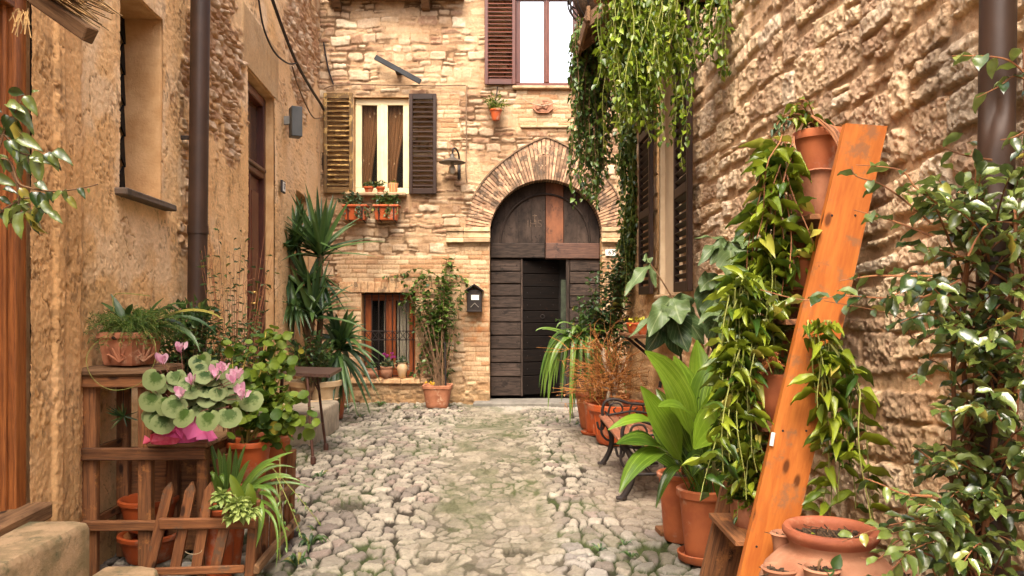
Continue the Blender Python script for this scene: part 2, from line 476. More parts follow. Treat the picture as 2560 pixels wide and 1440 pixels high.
# ================================================================ materials of the setting
M = {}
M['farwall'] = wallmat('rubble stone', 40, 0.9, 0.012, mott=0.5)
M['leftwall'] = wallmat('ochre plaster', 70, 0.6, 0.006, mott=0.40)
M['rightwall'] = wallmat('pitted limestone', 45, 0.9, 0.010, mott=0.45, pitted=0.5)
M['cobble'] = wallmat('worn cobbles', 45, 0.7, 0.008, rough=0.72, mott=0.55, spec=0.3)
M['core'] = plain('old masonry', (0.30, 0.17, 0.08), rough=0.95)
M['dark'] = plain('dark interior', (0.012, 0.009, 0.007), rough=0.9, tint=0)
M['soil'] = plain('soil', (0.035, 0.022, 0.012), (0.09, 0.055, 0.03), 40, 0.95, 0.9, 120, bdist=0.01)
M['brown_paint'] = wood('dark brown painted wood', (0.030, 0.014, 0.008), (0.016, 0.007, 0.004), 0.5, 20, 0.2, knots=False, spec=0.3)
M['glint_paint'] = wood('weathered brown wood with painted golden glint', (0.20, 0.11, 0.03), (0.05, 0.026, 0.010), 0.34, 16, 0.3, ((0.42, 0.27, 0.09), 0.10), knots=False, spec=0.6)  # same brown as its pair; the golden sun glint is put into the colour
M['cream_paint'] = plain('cream painted wood', (0.74, 0.62, 0.38), (0.66, 0.53, 0.31), 6, 0.5, 0.05, tint=0.06)
M['old_door'] = wood('black weathered gate wood', (0.066, 0.045, 0.034), (0.014, 0.010, 0.008), 0.8, 14, 1.0, ((0.014, 0.010, 0.008), 0.04), knots=False, spec=0.2)
M['red_door'] = wood('reddish weathered gate wood', (0.11, 0.055, 0.036), (0.045, 0.024, 0.018), 0.7, 18, 0.8, ((0.03, 0.018, 0.014), 0.06), knots=False)
M['orange_door'] = wood('orange weathered gate wood', (0.21, 0.080, 0.036), (0.075, 0.030, 0.016), 0.7, 18, 0.6, ((0.04, 0.022, 0.014), 0.02), knots=False)
M['door_wood'] = wood('varnished door wood', (0.34, 0.115, 0.028), (0.12, 0.036, 0.010), 0.45, 18, 0.3, knots=False, spec=0.5)
M['red_wood'] = wood('dark red door wood', (0.13, 0.035, 0.018), (0.06, 0.016, 0.009), 0.4, 16, 0.2, knots=False, spec=0.5)
M['plank'] = wood('grey brown old planks', (0.22, 0.12, 0.055), (0.08, 0.040, 0.018), 0.8, 24, 0.8)
M['iron'] = plain('wrought iron', (0.012, 0.010, 0.010), (0.028, 0.017, 0.012), 30, 0.6, 0.2, spec=0.3, tint=0.1)
M['copper'] = plain('brown downpipe', (0.030, 0.016, 0.010), (0.050, 0.026, 0.016), 3, 0.48, 0.15, 40, spec=0.4, metal=0.1, tint=0.15)
M['stone_step'] = plain('mossy stone step', (0.40, 0.27, 0.15), (0.20, 0.15, 0.075), 7, 0.9, 0.9, 50, spots=((0.10, 0.10, 0.05), 5.0, 0.10), tint=0.1, bdist=0.008)
M['trim'] = plain('pale stone trim', (0.50, 0.36, 0.21), (0.34, 0.22, 0.12), 9, 0.9, 0.8, 60, spots=((0.16, 0.12, 0.07), 8, 0.06), tint=0.3)
M['brick'] = plain('old cream brick', (0.52, 0.34, 0.18), (0.36, 0.20, 0.10), 14, 0.9, 0.8, 60, spots=((0.13, 0.09, 0.06), 9, 0.10), tint=0.35)
M['plaster_flat'] = plain('ochre render', (0.66, 0.41, 0.20), (0.52, 0.29, 0.12), 5, 0.92, 0.7, 50, tint=0.05, bdist=0.008)
s_ = NT('window glass')
s_.set(Base_Color=(0.012, 0.010, 0.008), Roughness=0.04, Specular_IOR_Level=0.6)
M['glass'] = s_.m
s_ = NT('sky lit glass')
s_.set(Base_Color=(0.72, 0.76, 0.80), Roughness=0.03, Metallic=1.0)
M['mirror'] = s_.m

def wall_grid(us, vs_, holes):
    """quads of a us x vs_ grid that are not inside a hole(uc, vc)"""
    nu, nv = len(us), len(vs_)
    i, j = np.meshgrid(np.arange(nu - 1), np.arange(nv - 1))
    uc = (us[:-1] + us[1:]) / 2; vc = (vs_[:-1] + vs_[1:]) / 2
    UC, VC = np.meshgrid(uc, vc)
    keep = np.ones(UC.shape, bool)
    for h in holes: keep &= ~h(UC, VC)
    a = (j * nu + i)[keep]
    return np.stack([a, a + 1, a + nu + 1, a + nu], 1)
def rect(u0, v0, u1, v1): return lambda U, V: (U > u0) & (U < u1) & (V > v0) & (V < v1)
def ell(px, py, cx, cy, rx, ry): return np.hypot((px - cx) / rx, (py - cy) / ry)

# ================================================================ the ground
g_rows = []
y = 2.5
while y < 12.6: g_rows.append(y); y += y * y * 0.00056
ys = np.array(g_rows); nx = 640
T, YY = np.meshgrid(np.linspace(0, 1, nx), ys)
XL = LWX(YY) - 0.12; XR = np.where(YY < 9.7, RWX(YY) + 0.12, np.minimum(RWX(YY) + 0.12 + (YY - 9.7) * 3, 2.3))
XX = XL + (XR - XL) * T
wx = XX + (fbm(XX * 2.2, YY * 2.2, 3, 4) - 0.5) * 0.22; wy = YY + (fbm(XX * 2.2 + 9, YY * 2.2, 3, 5) - 0.5) * 0.22
size = 1.0
wx += (fbm(XX * 9, YY * 7, 2, 104) - 0.5) * 0.05; wy += (fbm(XX * 9 + 30, YY * 7, 2, 105) - 0.5) * 0.07
F1, ED, ID = worley(wx / 0.112, wy / 0.160, 21, 0.95)
ED = np.minimum(ED, (0.70 - F1) * 0.8)
edm = ED * 0.135                                       # metres to the joint
cen = np.abs(XX - (-0.16 - 0.02 * (YY - 6))) / (0.48 + 0.3 * (fbm(XX * 2, YY * 1.3, 3, 8) - 0.5))
worn = sstep(1.2, 0.8, cen)                         # trodden strip down the middle
dust = sstep(0.55, 0.85, XX + (fbm(XX * 3, YY * 2, 3, 15) - 0.5) * 0.5) * sstep(5.0, 5.8, YY) * sstep(10.5, 9.0, YY)
far_slab = sstep(11.2, 11.9, YY + (fbm(XX * 3, YY * 3, 3, 1) - 0.5) * 0.5) * sstep(-0.5, -0.2, XX)
flat = np.clip(worn * 0.78 + dust * 0.55 + far_slab * 0.95, 0, 0.97)
nz = fbm(XX * 28, YY * 20, 4, 3)
dome = sstep(0.000, 0.020, edm + (nz - 0.5) * 0.016)
hgt = dome * 0.027 * (1 - flat) + (ID - 0.5) * 0.012 * (1 - flat) + dome * edm * 0.03 * (1 - flat) + (nz - 0.5) * 0.020 + (fbm(XX * 1.1, YY * 1.1, 3, 31) - 0.5) * 0.05
hgt -= 0.026
stone = lerp3((0.20, 0.176, 0.136), (0.37, 0.328, 0.255), ID)
stone = lerp3(stone, (0.17, 0.145, 0.12), sstep(0.62, 0.9, _hash(np.floor(ID * 9973), np.floor(ID * 331), 3)))
stone = lerp3(stone, (0.23, 0.175, 0.145), sstep(0.90, 0.95, _hash(np.floor(ID * 7717), np.floor(ID * 131), 5)) * 0.8)
stone = lerp3(stone, (0.24, 0.23, 0.22), sstep(-0.4, 0.6, XX) * sstep(6.2, 4.6, YY) * (ID > 0.45) * 0.55)
mossn = fbm(XX * 2.3, YY * 1.8, 4, 41)
joint = lerp3((0.022, 0.016, 0.009), (0.026, 0.036, 0.008), sstep(0.42, 0.6, mossn))
gcol = lerp3(joint, stone, sstep(0.006, 0.013, edm + (nz - 0.5) * 0.013))
grit = lerp3((0.26, 0.225, 0.165), (0.14, 0.125, 0.085), sstep(0.35, 0.65, fbm(XX * 9, YY * 5, 5, 12)))
gcol = lerp3(gcol, grit, worn * (0.45 + 0.45 * sstep(0.35, 0.65, fbm(XX * 5, YY * 3, 4, 61))))
gcol = lerp3(gcol, (0.22, 0.175, 0.13), dust * 0.6)
gcol = lerp3(gcol, (0.33, 0.30, 0.25), far_slab * 0.9)
moss = sstep(0.58, 0.70, mossn + (nz - 0.5) * 0.35) * (1 - dome * 0.72) * sstep(0.9, 0.2, dust)
moss = np.maximum(moss, sstep(0.56, 0.70, fbm(XX * 4, YY * 2.5, 4, 91)) * worn * 0.62)
gcol = lerp3(gcol, (0.045, 0.060, 0.014), moss * 0.85)
for hx_, hy_, ra, rb in ((-1.22, 5.96, 0.17, 0.17), (-0.47, 4.78, 0.10, 0.09), (0.05, 4.9, 0.12, 0.1)):   # damp hollows where a stone is gone
    ho = sstep(1.1, 0.6, np.hypot((XX - hx_) / ra, (YY - hy_) / rb) + (nz - 0.5) * 1.2); gcol = lerp3(gcol, (0.035, 0.030, 0.016), ho * 0.85); hgt -= ho * 0.02
nyr = len(ys)
f_ = wall_grid(np.arange(nx).astype(float), np.arange(nyr).astype(float), [])
cob = np_mesh('cobbled_street', np.stack([XX, YY, hgt], -1).reshape(-1, 3), f_, M['cobble'], None, True, gcol.reshape(-1, 3))
tag(cob, 'uneven cobbled alley floor with moss in its joints', 'street', kind='structure')
gb = MB(); gb.box((0, 15, -0.30), (160, 160, 0.4), bev=0.01)
gnd = gb.build('ground', plain('packed earth', (0.20, 0.16, 0.10), (0.12, 0.10, 0.06), 3, 0.95), None)
tag(gnd, 'bare earth under and around the paved alley', 'ground', kind='structure')

# ================================================================ the house that closes the alley
house = thing('stone_house', (0, FY, 0), 'rubble stone house closing the alley with an arched wooden gate and shuttered windows', 'house')
hx = np.linspace(-3.35, 2.6, 470); hz = np.concatenate([np.arange(-0.12, 6.4, 0.0128), np.arange(6.42, 7.3, 0.12)])
U, V = np.meshgrid(hx, hz)
pxu = CX + U * F / FY; pyv = HY - (V - H) * F / FY
gcx, gcz, grad_ = FX(1364.5), FZ(590), 141 / F * FY
def gate_hole(A, B): return ((A > FX(1224)) & (A < FX(1505)) & (B < gcz)) | (np.hypot(A - gcx, B - gcz) < grad_)
holes = [rect(FX(884), FZ(484), FX(1022), FZ(242)), rect(FX(1288), FZ(217), FX(1446), FZ(-14)), rect(FX(903), FZ(946), FX(1038), FZ(731)), gate_hole]
d1, r1, r2 = masonry(U, V, 5, (0.065, 0.17), (0.10, 0.34), 0.040, 3.6, 0.035, 0.40, False, 0.035)
db, rb1, rb2 = masonry(U, V, 9, (0.066, 0.080), (0.20, 0.30), 0.006, 3.0, 0.010, 0)
nz = fbm(U * 16, V * 22, 5, 3); nf = fbm(U * 45, V * 55, 4, 6)
# brick-built zones: gate jambs, the low window's surround, a few courses elsewhere
bz = np.zeros(U.shape)
wob = (vnoise(V * 9, U * 2, 3) - 0.5) * 26
for x0, y0, x1, y1 in ((1160, 600, 1224, 1010), (1505, 600, 1566, 1010), (846, 700, 1062, 1008), (850, 640, 1170, 705), (1090, 235, 1150, 350), (1290, 225, 1445, 330)):
    bz = np.maximum(bz, ((pxu > x0 - wob * (x0 not in (1505,))) & (pxu < x1 + wob * (x1 not in (1224,))) & (pyv > y0) & (pyv < y1)).astype(float))
tof = sstep(0.004, 0.022, d1 + (nz - 0.5) * 0.03)
buried = sstep(0.50, 0.66, fbm(U * 1.7, V * 2.2, 4, 14) + (r2 - 0.5) * 0.25)       # stones drowned in mortar
tof = tof * (1 - 0.75 * buried)
hh = tof * (0.009 + 0.013 * r1) + tof * (nz - 0.5) * 0.022 + (nf - 0.5) * 0.008 + (fbm(U * 1.2, V * 1.2, 3, 2) - 0.5) * 0.03
tb = sstep(0.002, 0.010, db + (nf - 0.5) * 0.01)
hb = tb * (0.007 + 0.004 * rb1) + (nf - 0.5) * 0.006 + 0.006
h_ = hh * (1 - bz) + hb * bz
r3 = _hash(np.floor(r1 * 9991), np.floor(r2 * 7919), 2)
cs = lerp3((0.50, 0.36, 0.235), (0.62, 0.485, 0.345), r3)
cs = lerp3(cs, (0.76, 0.64, 0.47), sstep(0.84, 0.9, r3))
cs = lerp3(cs, (0.33, 0.195, 0.125), sstep(0.38, 0.2, r3) * (0.45 + 0.5 * sstep(0.4, 0.6, nz)))
cs = lerp3(cs, (0.20, 0.10, 0.06), sstep(0.09, 0.05, r3) * sstep(0.45, 0.6, nz))
cm = lerp3((0.54, 0.375, 0.225), (0.40, 0.255, 0.145), sstep(0.35, 0.7, fbm(U * 3, V * 3, 4, 22)))
ct = lerp3(cm, cs, tof * 0.92)
gap = sstep(0.016, 0.002, d1 + (nz - 0.5) * 0.03) * sstep(0.36, 0.52, fbm(U * 5, V * 6, 3, 71)) * (1 - buried)
ct = lerp3(ct, (0.13, 0.075, 0.04), gap * 0.9)
cb_ = lerp3((0.56, 0.40, 0.25), (0.46, 0.26, 0.14), sstep(0.3, 0.9, rb1))
cb_ = lerp3(cb_, (0.70, 0.55, 0.36), sstep(0.75, 0.9, rb2) * 0.8)
cb_ = lerp3((0.40, 0.26, 0.14), cb_, tb)
c_ = lerp3(ct, cb_, bz)
blo = sstep(915, 1000, pyv + (nz - 0.5) * 90)                                     # crumbling render along the foot
c_ = lerp3(c_, lerp3((0.44, 0.28, 0.14), (0.26, 0.17, 0.09), sstep(0.35, 0.65, nz)), blo * 0.75); h_ = h_ * (1 - blo * 0.6) + blo * ((nz - 0.5) * 0.05 + 0.02)
red = np.exp(-ell(pxu, pyv, 1190, 800, 34, 60) ** 2) * sstep(0.3, 0.7, nz); c_ = lerp3(c_, (0.48, 0.20, 0.07), red * 0.8)
soot = sstep(0.55, 0.75, fbm(U * 2.4, V * 2.0, 5, 55)) * 0.45; c_ = lerp3(c_, c_ * np.array([0.50, 0.44, 0.42]), soot) * np.array([0.93, 0.90, 0.85])
wall = np_mesh('wall', np.stack([U, FY - h_, V], -1).reshape(-1, 3), wall_grid(hx, hz, holes), M['farwall'], house, True, c_.reshape(-1, 3))
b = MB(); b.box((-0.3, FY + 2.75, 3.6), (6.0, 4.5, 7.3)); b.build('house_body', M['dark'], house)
b = MB()
for k in range(5): b.box((-0.3, FY + 0.1 + 0.0, 7.29 + 0.0), (6.2, 1.2, 0.06)) if k == 0 else None
b.build('eaves', M['plank'], house)

def reveal(b, x0, z0, x1, z1, dep, t=0.05):
    """the four sides of an opening in the far wall"""
    yc = FY + dep / 2 + 0.012
    for c, s in (((x0 - t / 2, yc, (z0 + z1) / 2), (t, dep, z1 - z0 + 2 * t)), ((x1 + t / 2, yc, (z0 + z1) / 2), (t, dep, z1 - z0 + 2 * t)),
                 (((x0 + x1) / 2, yc, z1 + t / 2), (x1 - x0, dep, t)), (((x0 + x1) / 2, yc, z0 - t / 2), (x1 - x0, dep, t))): b.box(c, s, bev=0.006)
b = MB()
for q in ((FX(884), FZ(484), FX(1022), FZ(242), 0.3), (FX(1288), FZ(217), FX(1446), FZ(-14), 0.3), (FX(903), FZ(946), FX(1038), FZ(731), 0.35)):
    b = MB(); reveal(b, *q); b.build('window_reveal', M['plaster_flat'], house)
for x0 in (FX(1224) - 0.06, FX(1505)):
    b = MB(); b.box((x0 + 0.03, FY + 0.17, gcz / 2), (0.06, 0.33, gcz), bev=0.01); b.build('gate_reveal', M['plaster_flat'], house)

# ---- arch of brick wedges round the gate
b = MB(); n = 66
cg = Vector((gcx, FY, gcz))
def ring_thick(a): return (61 + 42 * math.exp(-(abs(a) / R(24)) ** 1.25)) / F * FY
for k in range(n):
    a0, a1 = R(-90) + R(180) * k / n, R(-90) + R(180) * (k + 1) / n
    g = 0.0050
    am = (a0 + a1) / 2; T_ = ring_thick(am)
    cuts = [0, random.choice([0.5, 0.38, 0.62]), 1] if abs(am) < R(50) or random.random() < 0.4 else [0, 1]
    for q in range(len(cuts) - 1):
        ra, rb_ = grad_ + T_ * cuts[q] + (0.004 if q else 0), grad_ + T_ * cuts[q + 1]
        pr = random.uniform(0.020, 0.032)
        pts = []
        for r_, a_, s_g in ((ra, a0, 1), (ra, a1, -1), (rb_, a1, -1), (rb_, a0, 1)):
            aa = a_ + s_g * g / r_ * 1.6
            pts.append(cg + Vector((math.sin(aa) * r_, -pr, math.cos(aa) * r_)))
        b.prism(pts, (0, 0.30, 0))
arch = b.build('arch', plain('worn arch brick', (0.44, 0.28, 0.165), (0.25, 0.140, 0.085), 10, 0.9, 0.9, 60, spots=((0.10, 0.075, 0.055), 6, 0.13), tint=0.5), house)
b = MB()
for k in range(n):                                   # mortar bed behind the wedges, and the thin hood course above
    a0, a1 = R(-90) + R(180) * k / n, R(-90) + R(180) * (k + 1) / n
    T0, T1 = ring_thick(a0), ring_thick(a1)
    q = lambda a, r_: cg + Vector((math.sin(a) * r_, -0.014, math.cos(a) * r_))
    b.prism([q(a0, grad_ + 0.004), q(a1, grad_ + 0.004), q(a1, grad_ + T1), q(a0, grad_ + T0)], (0, 0.3, 0), 0.1)
    if abs((a0 + a1) / 2) < R(62):
        q2 = lambda a, r_: cg + Vector((math.sin(a) * r_, -0.045, math.cos(a) * r_))
        b.prism([q2(a0, grad_ + T0 + 0.003), q2(a1, grad_ + T1 + 0.003), q2(a1, grad_ + T1 + 0.028), q2(a0, grad_ + T0 + 0.028)], (0, 0.1, 0))
b.build('arch_bedding', plain('dark mortar', (0.22, 0.145, 0.085), (0.14, 0.09, 0.055), 20, 0.95), arch)
for x0, x1 in ((1116, 1160), (1160, 1226), (1503, 1566)):
    xa, xb = FX(x0), FX(x1); b = MB()                # stepped imposts
    for (ya, yb, o) in ((570, 580, 0.085), (580, 596, 0.065), (596, 607, 0.085)):
        b.box(((xa + xb) / 2, FY - o / 2 + 0.02, (FZ(ya) + FZ(yb)) / 2), (xb - xa - 0.004, o + 0.04, FZ(ya) - FZ(yb) - 0.003), bev=0.008, jit=0.003)
    b.build('impost', M['trim'], house)
b = MB()                                             # soldier course and sill bricks of the low window
x = 850
while x < 1085:
    wpx = random.uniform(15, 19); b.box((FX(x + wpx / 2), FY + 0.01, FZ(718)), (wpx / F * FY - 0.008, 0.08, 27 / F * FY), bev=0.006, tint=random.uniform(0.4, 1), jit=0.003); x += wpx
b.build('brick_lintel', M['brick'], house); b = MB()
x = 870
while x < 1060:
    wpx = random.uniform(38, 50); b.box((FX(x + wpx / 2), FY - 0.005, FZ(952)), (wpx / F * FY - 0.008, 0.13, 12 / F * FY), bev=0.008, tint=random.uniform(0.5, 1), jit=0.003); x += wpx
b.build('brick_sill', M['brick'], house)

# ---- gate
gate = MB(); yG = FY + 0.26
def gplank(mb, x0, y0, x1, y1, y=yG, t=0.05, tint=None, jit=0.004):
    mb.box((FX((x0 + x1) / 2), y, FZ((y0 + y1) / 2)), (abs(FX(x1) - FX(x0)) - 0.006, t, abs(FZ(y1) - FZ(y0)) - 0.012), bev=0.010, tint=tint, jit=jit, rot=Matrix.Rotation(R(random.uniform(-3.5, -1.5)), 3, 'X'))
lr = [645, 677, 709, 740, 771, 806, 840, 875, 910, 946, 995]
for k in range(10):
    gplank(gate, 1225, lr[k], 1303, lr[k + 1], tint=random.uniform(0.2, 0.7) + (0.35 if k in (7, 8) else 0))
    gplank(gate, 1427, lr[k], 1504, lr[k + 1])
gate.box((FX(1305), yG - 0.01, FZ(820)), (0.03, 0.05, FZ(645) - FZ(995)), tint=0.9)
gate.box((FX(1422), yG - 0.0, FZ(820)), (0.05, 0.05, FZ(645) - FZ(995)), tint=0.3)
# boards of the round head, cut to the circle
def arch_board(mb, xa, xb, ylo, y, t, rr, tint=None):
    za = lambda px: FZ(590) + math.sqrt(max(rr * rr - (FX(px) - gcx) ** 2, 0.0004))
    k = 6; xs = [xa + (xb - xa) * i / k for i in range(k + 1)]
    pts = [Vector((FX(xa) + 0.002, y, FZ(ylo)))] + [Vector((FX(xb) - 0.002, y, FZ(ylo)))] + [Vector((FX(q) - 0.002 + (0.004 if i == k else 0), y, za(q))) for i, q in enumerate(xs[::-1])]
    mb.prism(pts, (0, t, 0), tint)
r_in = grad_ - 0.01
for xa, xb in ((1226, 1262), (1262, 1297), (1297, 1330), (1330, 1365), (1412, 1446), (1446, 1475), (1475, 1503)): arch_board(gate, xa, xb, 604, yG - 0.015, 0.04, r_in)
gate_o = gate.build('gate', M['old_door'], house)
m = MB(); arch_board(m, 1366, 1411, 604, yG - 0.018, 0.04, r_in, 0.7); m.build('centre_board', M['orange_door'], gate_o)
m = MB(); gplank(m, 1225, 604, 1364, 644, yG - 0.02, 0.07, 0.2); m.build('rail', M['old_door'], gate_o)
m = MB(); gplank(m, 1365, 604, 1504, 646, yG - 0.02, 0.07, 0.8); m.build('rail', M['red_door'], gate_o)
m = MB(); pts = []
for k in range(25):
    a = R(-90 + 180 * k / 24); pts.append(Vector((gcx + math.sin(a) * 0.70, yG - 0.03, FZ(604) + math.cos(a) * (FZ(480) - FZ(604)))))
m.tube(pts, 0.017, 8, 0.3); m.build('moulding', M['old_door'], gate_o)
wk = MB(); hinge = Vector((FX(1307), yG, 0)); an = R(21)  # the wicket stands ajar, swung inwards
kk = [649, 682, 716, 747, 778, 809, 842, 876, 909, 943, 992]
dvec = Vector((math.cos(an), math.sin(an), 0)); W_ = 0.615
for k in range(10):
    za, zb = FZ(kk[k]), FZ(kk[k + 1])
    c = hinge + dvec * W_ / 2; wk.box((c.x, c.y, (za + zb) / 2), (W_, 0.045, za - zb - 0.008), Matrix.Rotation(an, 3, 'Z'), 0.007, random.uniform(0, 0.55), 0.004)
wd = wk.build('wicket_door', wood('wicket wood with shade painted in', (0.011, 0.007, 0.005), (0.004, 0.003, 0.0025), 0.8, 14, 0.9, ((0.03, 0.015, 0.009), 0.0), knots=False, spec=0.12), gate_o)  # the open leaf stands in shade; its near-black colour paints that in
m = MB(); 
for k in range(10):
    for q in (0.08, 0.3, 0.52):
        if random.random() < 0.75:
            c = hinge + dvec * q + Vector((0, -0.024, 0)); m.lathe([(0.009, -0.002), (0.007, 0.004), (0.0, 0.007)], (c.x, c.y, (FZ(kk[k]) + FZ(kk[k + 1])) / 2), 8, axis=(0, -1, 0))
for k in range(10):
    for q in (1235, 1262, 1292, 1440, 1470, 1495):
        if random.random() < 0.7: m.lathe([(0.009, -0.002), (0.007, 0.004), (0.0, 0.007)], (FX(q), yG - 0.026, (FZ(lr[k]) + FZ(lr[k + 1])) / 2), 8, axis=(0, -1, 0))
tag(m.build('nail_heads', M['iron'], gate_o), kind='stuff')
m = MB(); c = hinge + dvec * 0.34; m.tube([c + Vector((0.03 * math.sin(t), -0.04, FZ(792) + 0.03 * math.cos(t))) for t in [i * math.pi / 6 for i in range(13)]], 0.006, 6); m.build('ring_handle', M['iron'], wd)
m = MB(); m.box((FX(1416), yG + 0.16, FZ(840)), (0.12, 0.06, 1.75), bev=0.005); m.build('jamb', plain('mossy green stone', (0.06, 0.075, 0.045), (0.03, 0.035, 0.022)), gate_o)
# the pale monogram painted on the round head: a cross over IHS
def letters(name, body, loc, size, mat_, parent, rot=(R(90), 0, 0), ext=0.0015, align='CENTER'):
    cu = bpy.data.curves.new(name, 'FONT'); cu.body = body; cu.size = size; cu.extrude = ext; cu.align_x = align; cu.align_y = 'CENTER'
    tmp = bpy.data.objects.new(name, cu); COL.objects.link(tmp)
    dg = bpy.context.evaluated_depsgraph_get(); me = bpy.data.meshes.new_from_object(tmp.evaluated_get(dg))
    bpy.data.objects.remove(tmp)
    o = link(name, me, mat_, parent); o.location = Vector(loc) - ORG[parent.name]; o.rotation_euler = rot
    return o
M['faded'] = plain('faded ochre paint', (0.15, 0.10, 0.065), (0.07, 0.045, 0.03), 40, 0.8)
letters('monogram', 'IHS', (FX(1337), yG - 0.019, FZ(556)), 0.17, M['faded'], gate_o)
m = MB(); m.box((FX(1338), yG - 0.018, FZ(541)), (0.012, 0.008, 0.13), bev=0.001); m.box((FX(1338), yG - 0.0185, FZ(535)), (0.07, 0.007, 0.012), bev=0.001); m.build('painted_cross', M['faded'], gate_o)
m = MB(); m.box((FX(1364), FY + 0.02, -0.02), (2.2, 0.62, 0.10), bev=0.02, jit=0.004); m.build('threshold', plain('grey threshold stone', (0.19, 0.175, 0.15), (0.13, 0.12, 0.10), 8, 0.85), house)

# ---- windows and shutters of the far house
def casement(x0, y0, x1, y1, mat_f, fr, mull, dep, glass, name='window', th=0.05):
    b = MB(); y = FY + dep
    xa, xb, za, zb = FX(x0), FX(x1), FZ(y1), FZ(y0); w_ = fr / F * FY
    for c, s in ((((xa + xb) / 2, y, zb - w_ / 2), (xb - xa, th, w_)), (((xa + xb) / 2, y, za + w_ / 2), (xb - xa, th, w_)),
                 ((xa + w_ / 2, y, (za + zb) / 2), (w_, th, zb - za - 2 * w_)), ((xb - w_ / 2, y, (za + zb) / 2), (w_, th, zb - za - 2 * w_))): b.box(c, s, bev=0.006)
    mw = mull / F * FY; xm = (xa + xb) / 2
    for sx in (-1, 1): b.box((xm + sx * mw / 4, y - 0.004, (za + zb) / 2), (mw / 2 - 0.004, th, zb - za - 2 * w_), bev=0.006)
    b.box((xm, y - 0.018, (za + zb) / 2), (mw * 0.3, th, zb - za - 2 * w_), bev=0.006)
    o = b.build(name, mat_f, house)
    for q0, q1 in ((xa + w_, xm - mw / 2), (xm + mw / 2, xb - w_)):
        g = MB(); g.box(((q0 + q1) / 2, y + 0.008, (za + zb) / 2), (q1 - q0 - 0.002, 0.006, zb - za - 2 * w_ - 0.002), bev=0.0005); g.build('pane', glass, o)
    return o
s_ = NT('clear pane'); s_.set(Base_Color=(0.03, 0.025, 0.02), Roughness=0.02, Alpha=0.14, Specular_IOR_Level=0.8); M['clear'] = s_.m
w1 = casement(886, 244, 1022, 484, M['cream_paint'], 16, 27, 0.10, M['clear'])
w2 = casement(1289, -14, 1445, 216, M['red_wood'], 12, 15, 0.08, M['mirror'])
w3 = casement(905, 733, 1037, 946, wood('chestnut window wood', (0.36, 0.10, 0.025), (0.20, 0.05, 0.015), 0.45, 16, 0.2, knots=False), 18, 28, 0.22, M['clear'])
def drape(name, x0, y0, x1, y1, y, mat_, parent, gather=0.0, folds=5, side=0):
    nu, nv = 40, 30; us = np.linspace(0, 1, nu); vv = np.linspace(0, 1, nv); A, B = np.meshgrid(us, vv)
    sh = np.sin(B * np.pi * 0.5) ** 2 * gather if gather else 0 * B
    X = FX(x0) + (FX(x1) - FX(x0)) * (A * (1 - sh) + (sh if side else 0))
    Y = y + 0.018 * np.sin(A * folds * 6.28 + B) - 0.006
    Z = FZ(y0) + (FZ(y1) - FZ(y0)) * B
    return np_mesh(name, np.stack([X, Y, Z], -1).reshape(-1, 3), wall_grid(us * 1.0, vv * 1.0, []), mat_, parent, True, None, np.full(nu * nv, 0.5), np.stack([A, B, A * 0], -1).reshape(-1, 3))
s_ = NT('sheer orange curtain'); uv_ = s_.attr('uvw', 'Vector')
dt = s_.n("TexVoronoi", Vector=s_.map(uv_, (4, 9, 1)), Scale=1.0).outputs['Distance']
s_.set(Base_Color=s_.mix(s_.math('MULTIPLY', s_.ramp(dt, 0.16, 0.10), 0.8), (0.20, 0.085, 0.022), (0.62, 0.45, 0.25)), Roughness=0.8); M['orange_curtain'] = s_.m
M['white_curtain'] = plain('white lace curtain', (0.60, 0.55, 0.42), (0.45, 0.40, 0.30), 50, 0.9, 0.2, tint=0)
drape('curtain', 898, 258, 944, 470, FY + 0.20, M['orange_curtain'], w1, 0.45, 4, 0); drape('curtain', 962, 258, 1010, 470, FY + 0.20, M['orange_curtain'], w1, 0.5, 4, 0)
drape('curtain', 952, 748, 978, 930, FY + 0.31, M['white_curtain'], w3, 0.4, 4, 0); drape('curtain', 986, 748, 1034, 930, FY + 0.31, M['white_curtain'], w3, 0.0, 6)
def shutter(name, mat_, parent, hinge, dirv, wid, z0, z1, rails=(), slat=0.058, th=0.045, out=None, label=None, ang=38):
    """louvred leaf from its hinge line along dirv; out is the outward face"""
    dirv = Vector(dirv).normalized(); out = Vector(out).normalized(); b = MB(); st = 0.055; hg = Vector(hinge)
    def bx(a0, a1, za, zb, t=th, off=0.0, rt=0.0):
        c = hg + dirv * (a0 + a1) / 2 + out * off; c.z = (za + zb) / 2
        Mx = Matrix((dirv, out, Vector((0, 0, 1)))).transposed()
        if rt: Mx = Mx @ Matrix.Rotation(rt, 3, 'X')
        return c, (a1 - a0, t, zb - za), Mx
    for a0, a1 in ((0, st), (wid - st, wid)): b.box(*bx(a0, a1, z0, z1), bev=0.005)
    zr = [z0 + 0.045] + list(rails) + [z1 - 0.04]
    for i, z in enumerate(zr): b.box(*bx(st, wid - st, z - 0.045, z + 0.04), bev=0.005)
    o = b.build(name, mat_, parent)
    sl_ = MB()
    for i in range(len(zr) - 1):
        z = zr[i] + 0.05 + slat * 0.5; sg = 1 if dirv.cross(out).z < 0 else 1
        while z < zr[i + 1] - 0.055:
            sl_.box(*bx(st - 0.005, wid - st + 0.005, z - 0.004, z + 0.004, 0.052, -0.004, R(ang)), bev=0.002); z += slat
    sl_.build('louvres', mat_, o)
    if label: o['label'] = label
    return o
sh = lambda nm, mt, hx_, dx, wid, y0, y1, tilt=0.0, sl=0.058, lab=None: shutter(nm, mt, house, (FX(hx_), FY - 0.055, 0), (dx, -tilt, 0), wid, FZ(y1), FZ(y0), (), sl, 0.04, (0, -1, 0), lab, -38)
sh('shutter', M['glint_paint'], 884, -1, 0.445, 235, 484, 0.02, 0.075, 'weathered left shutter of the cream window, golden glint painted into its brown')
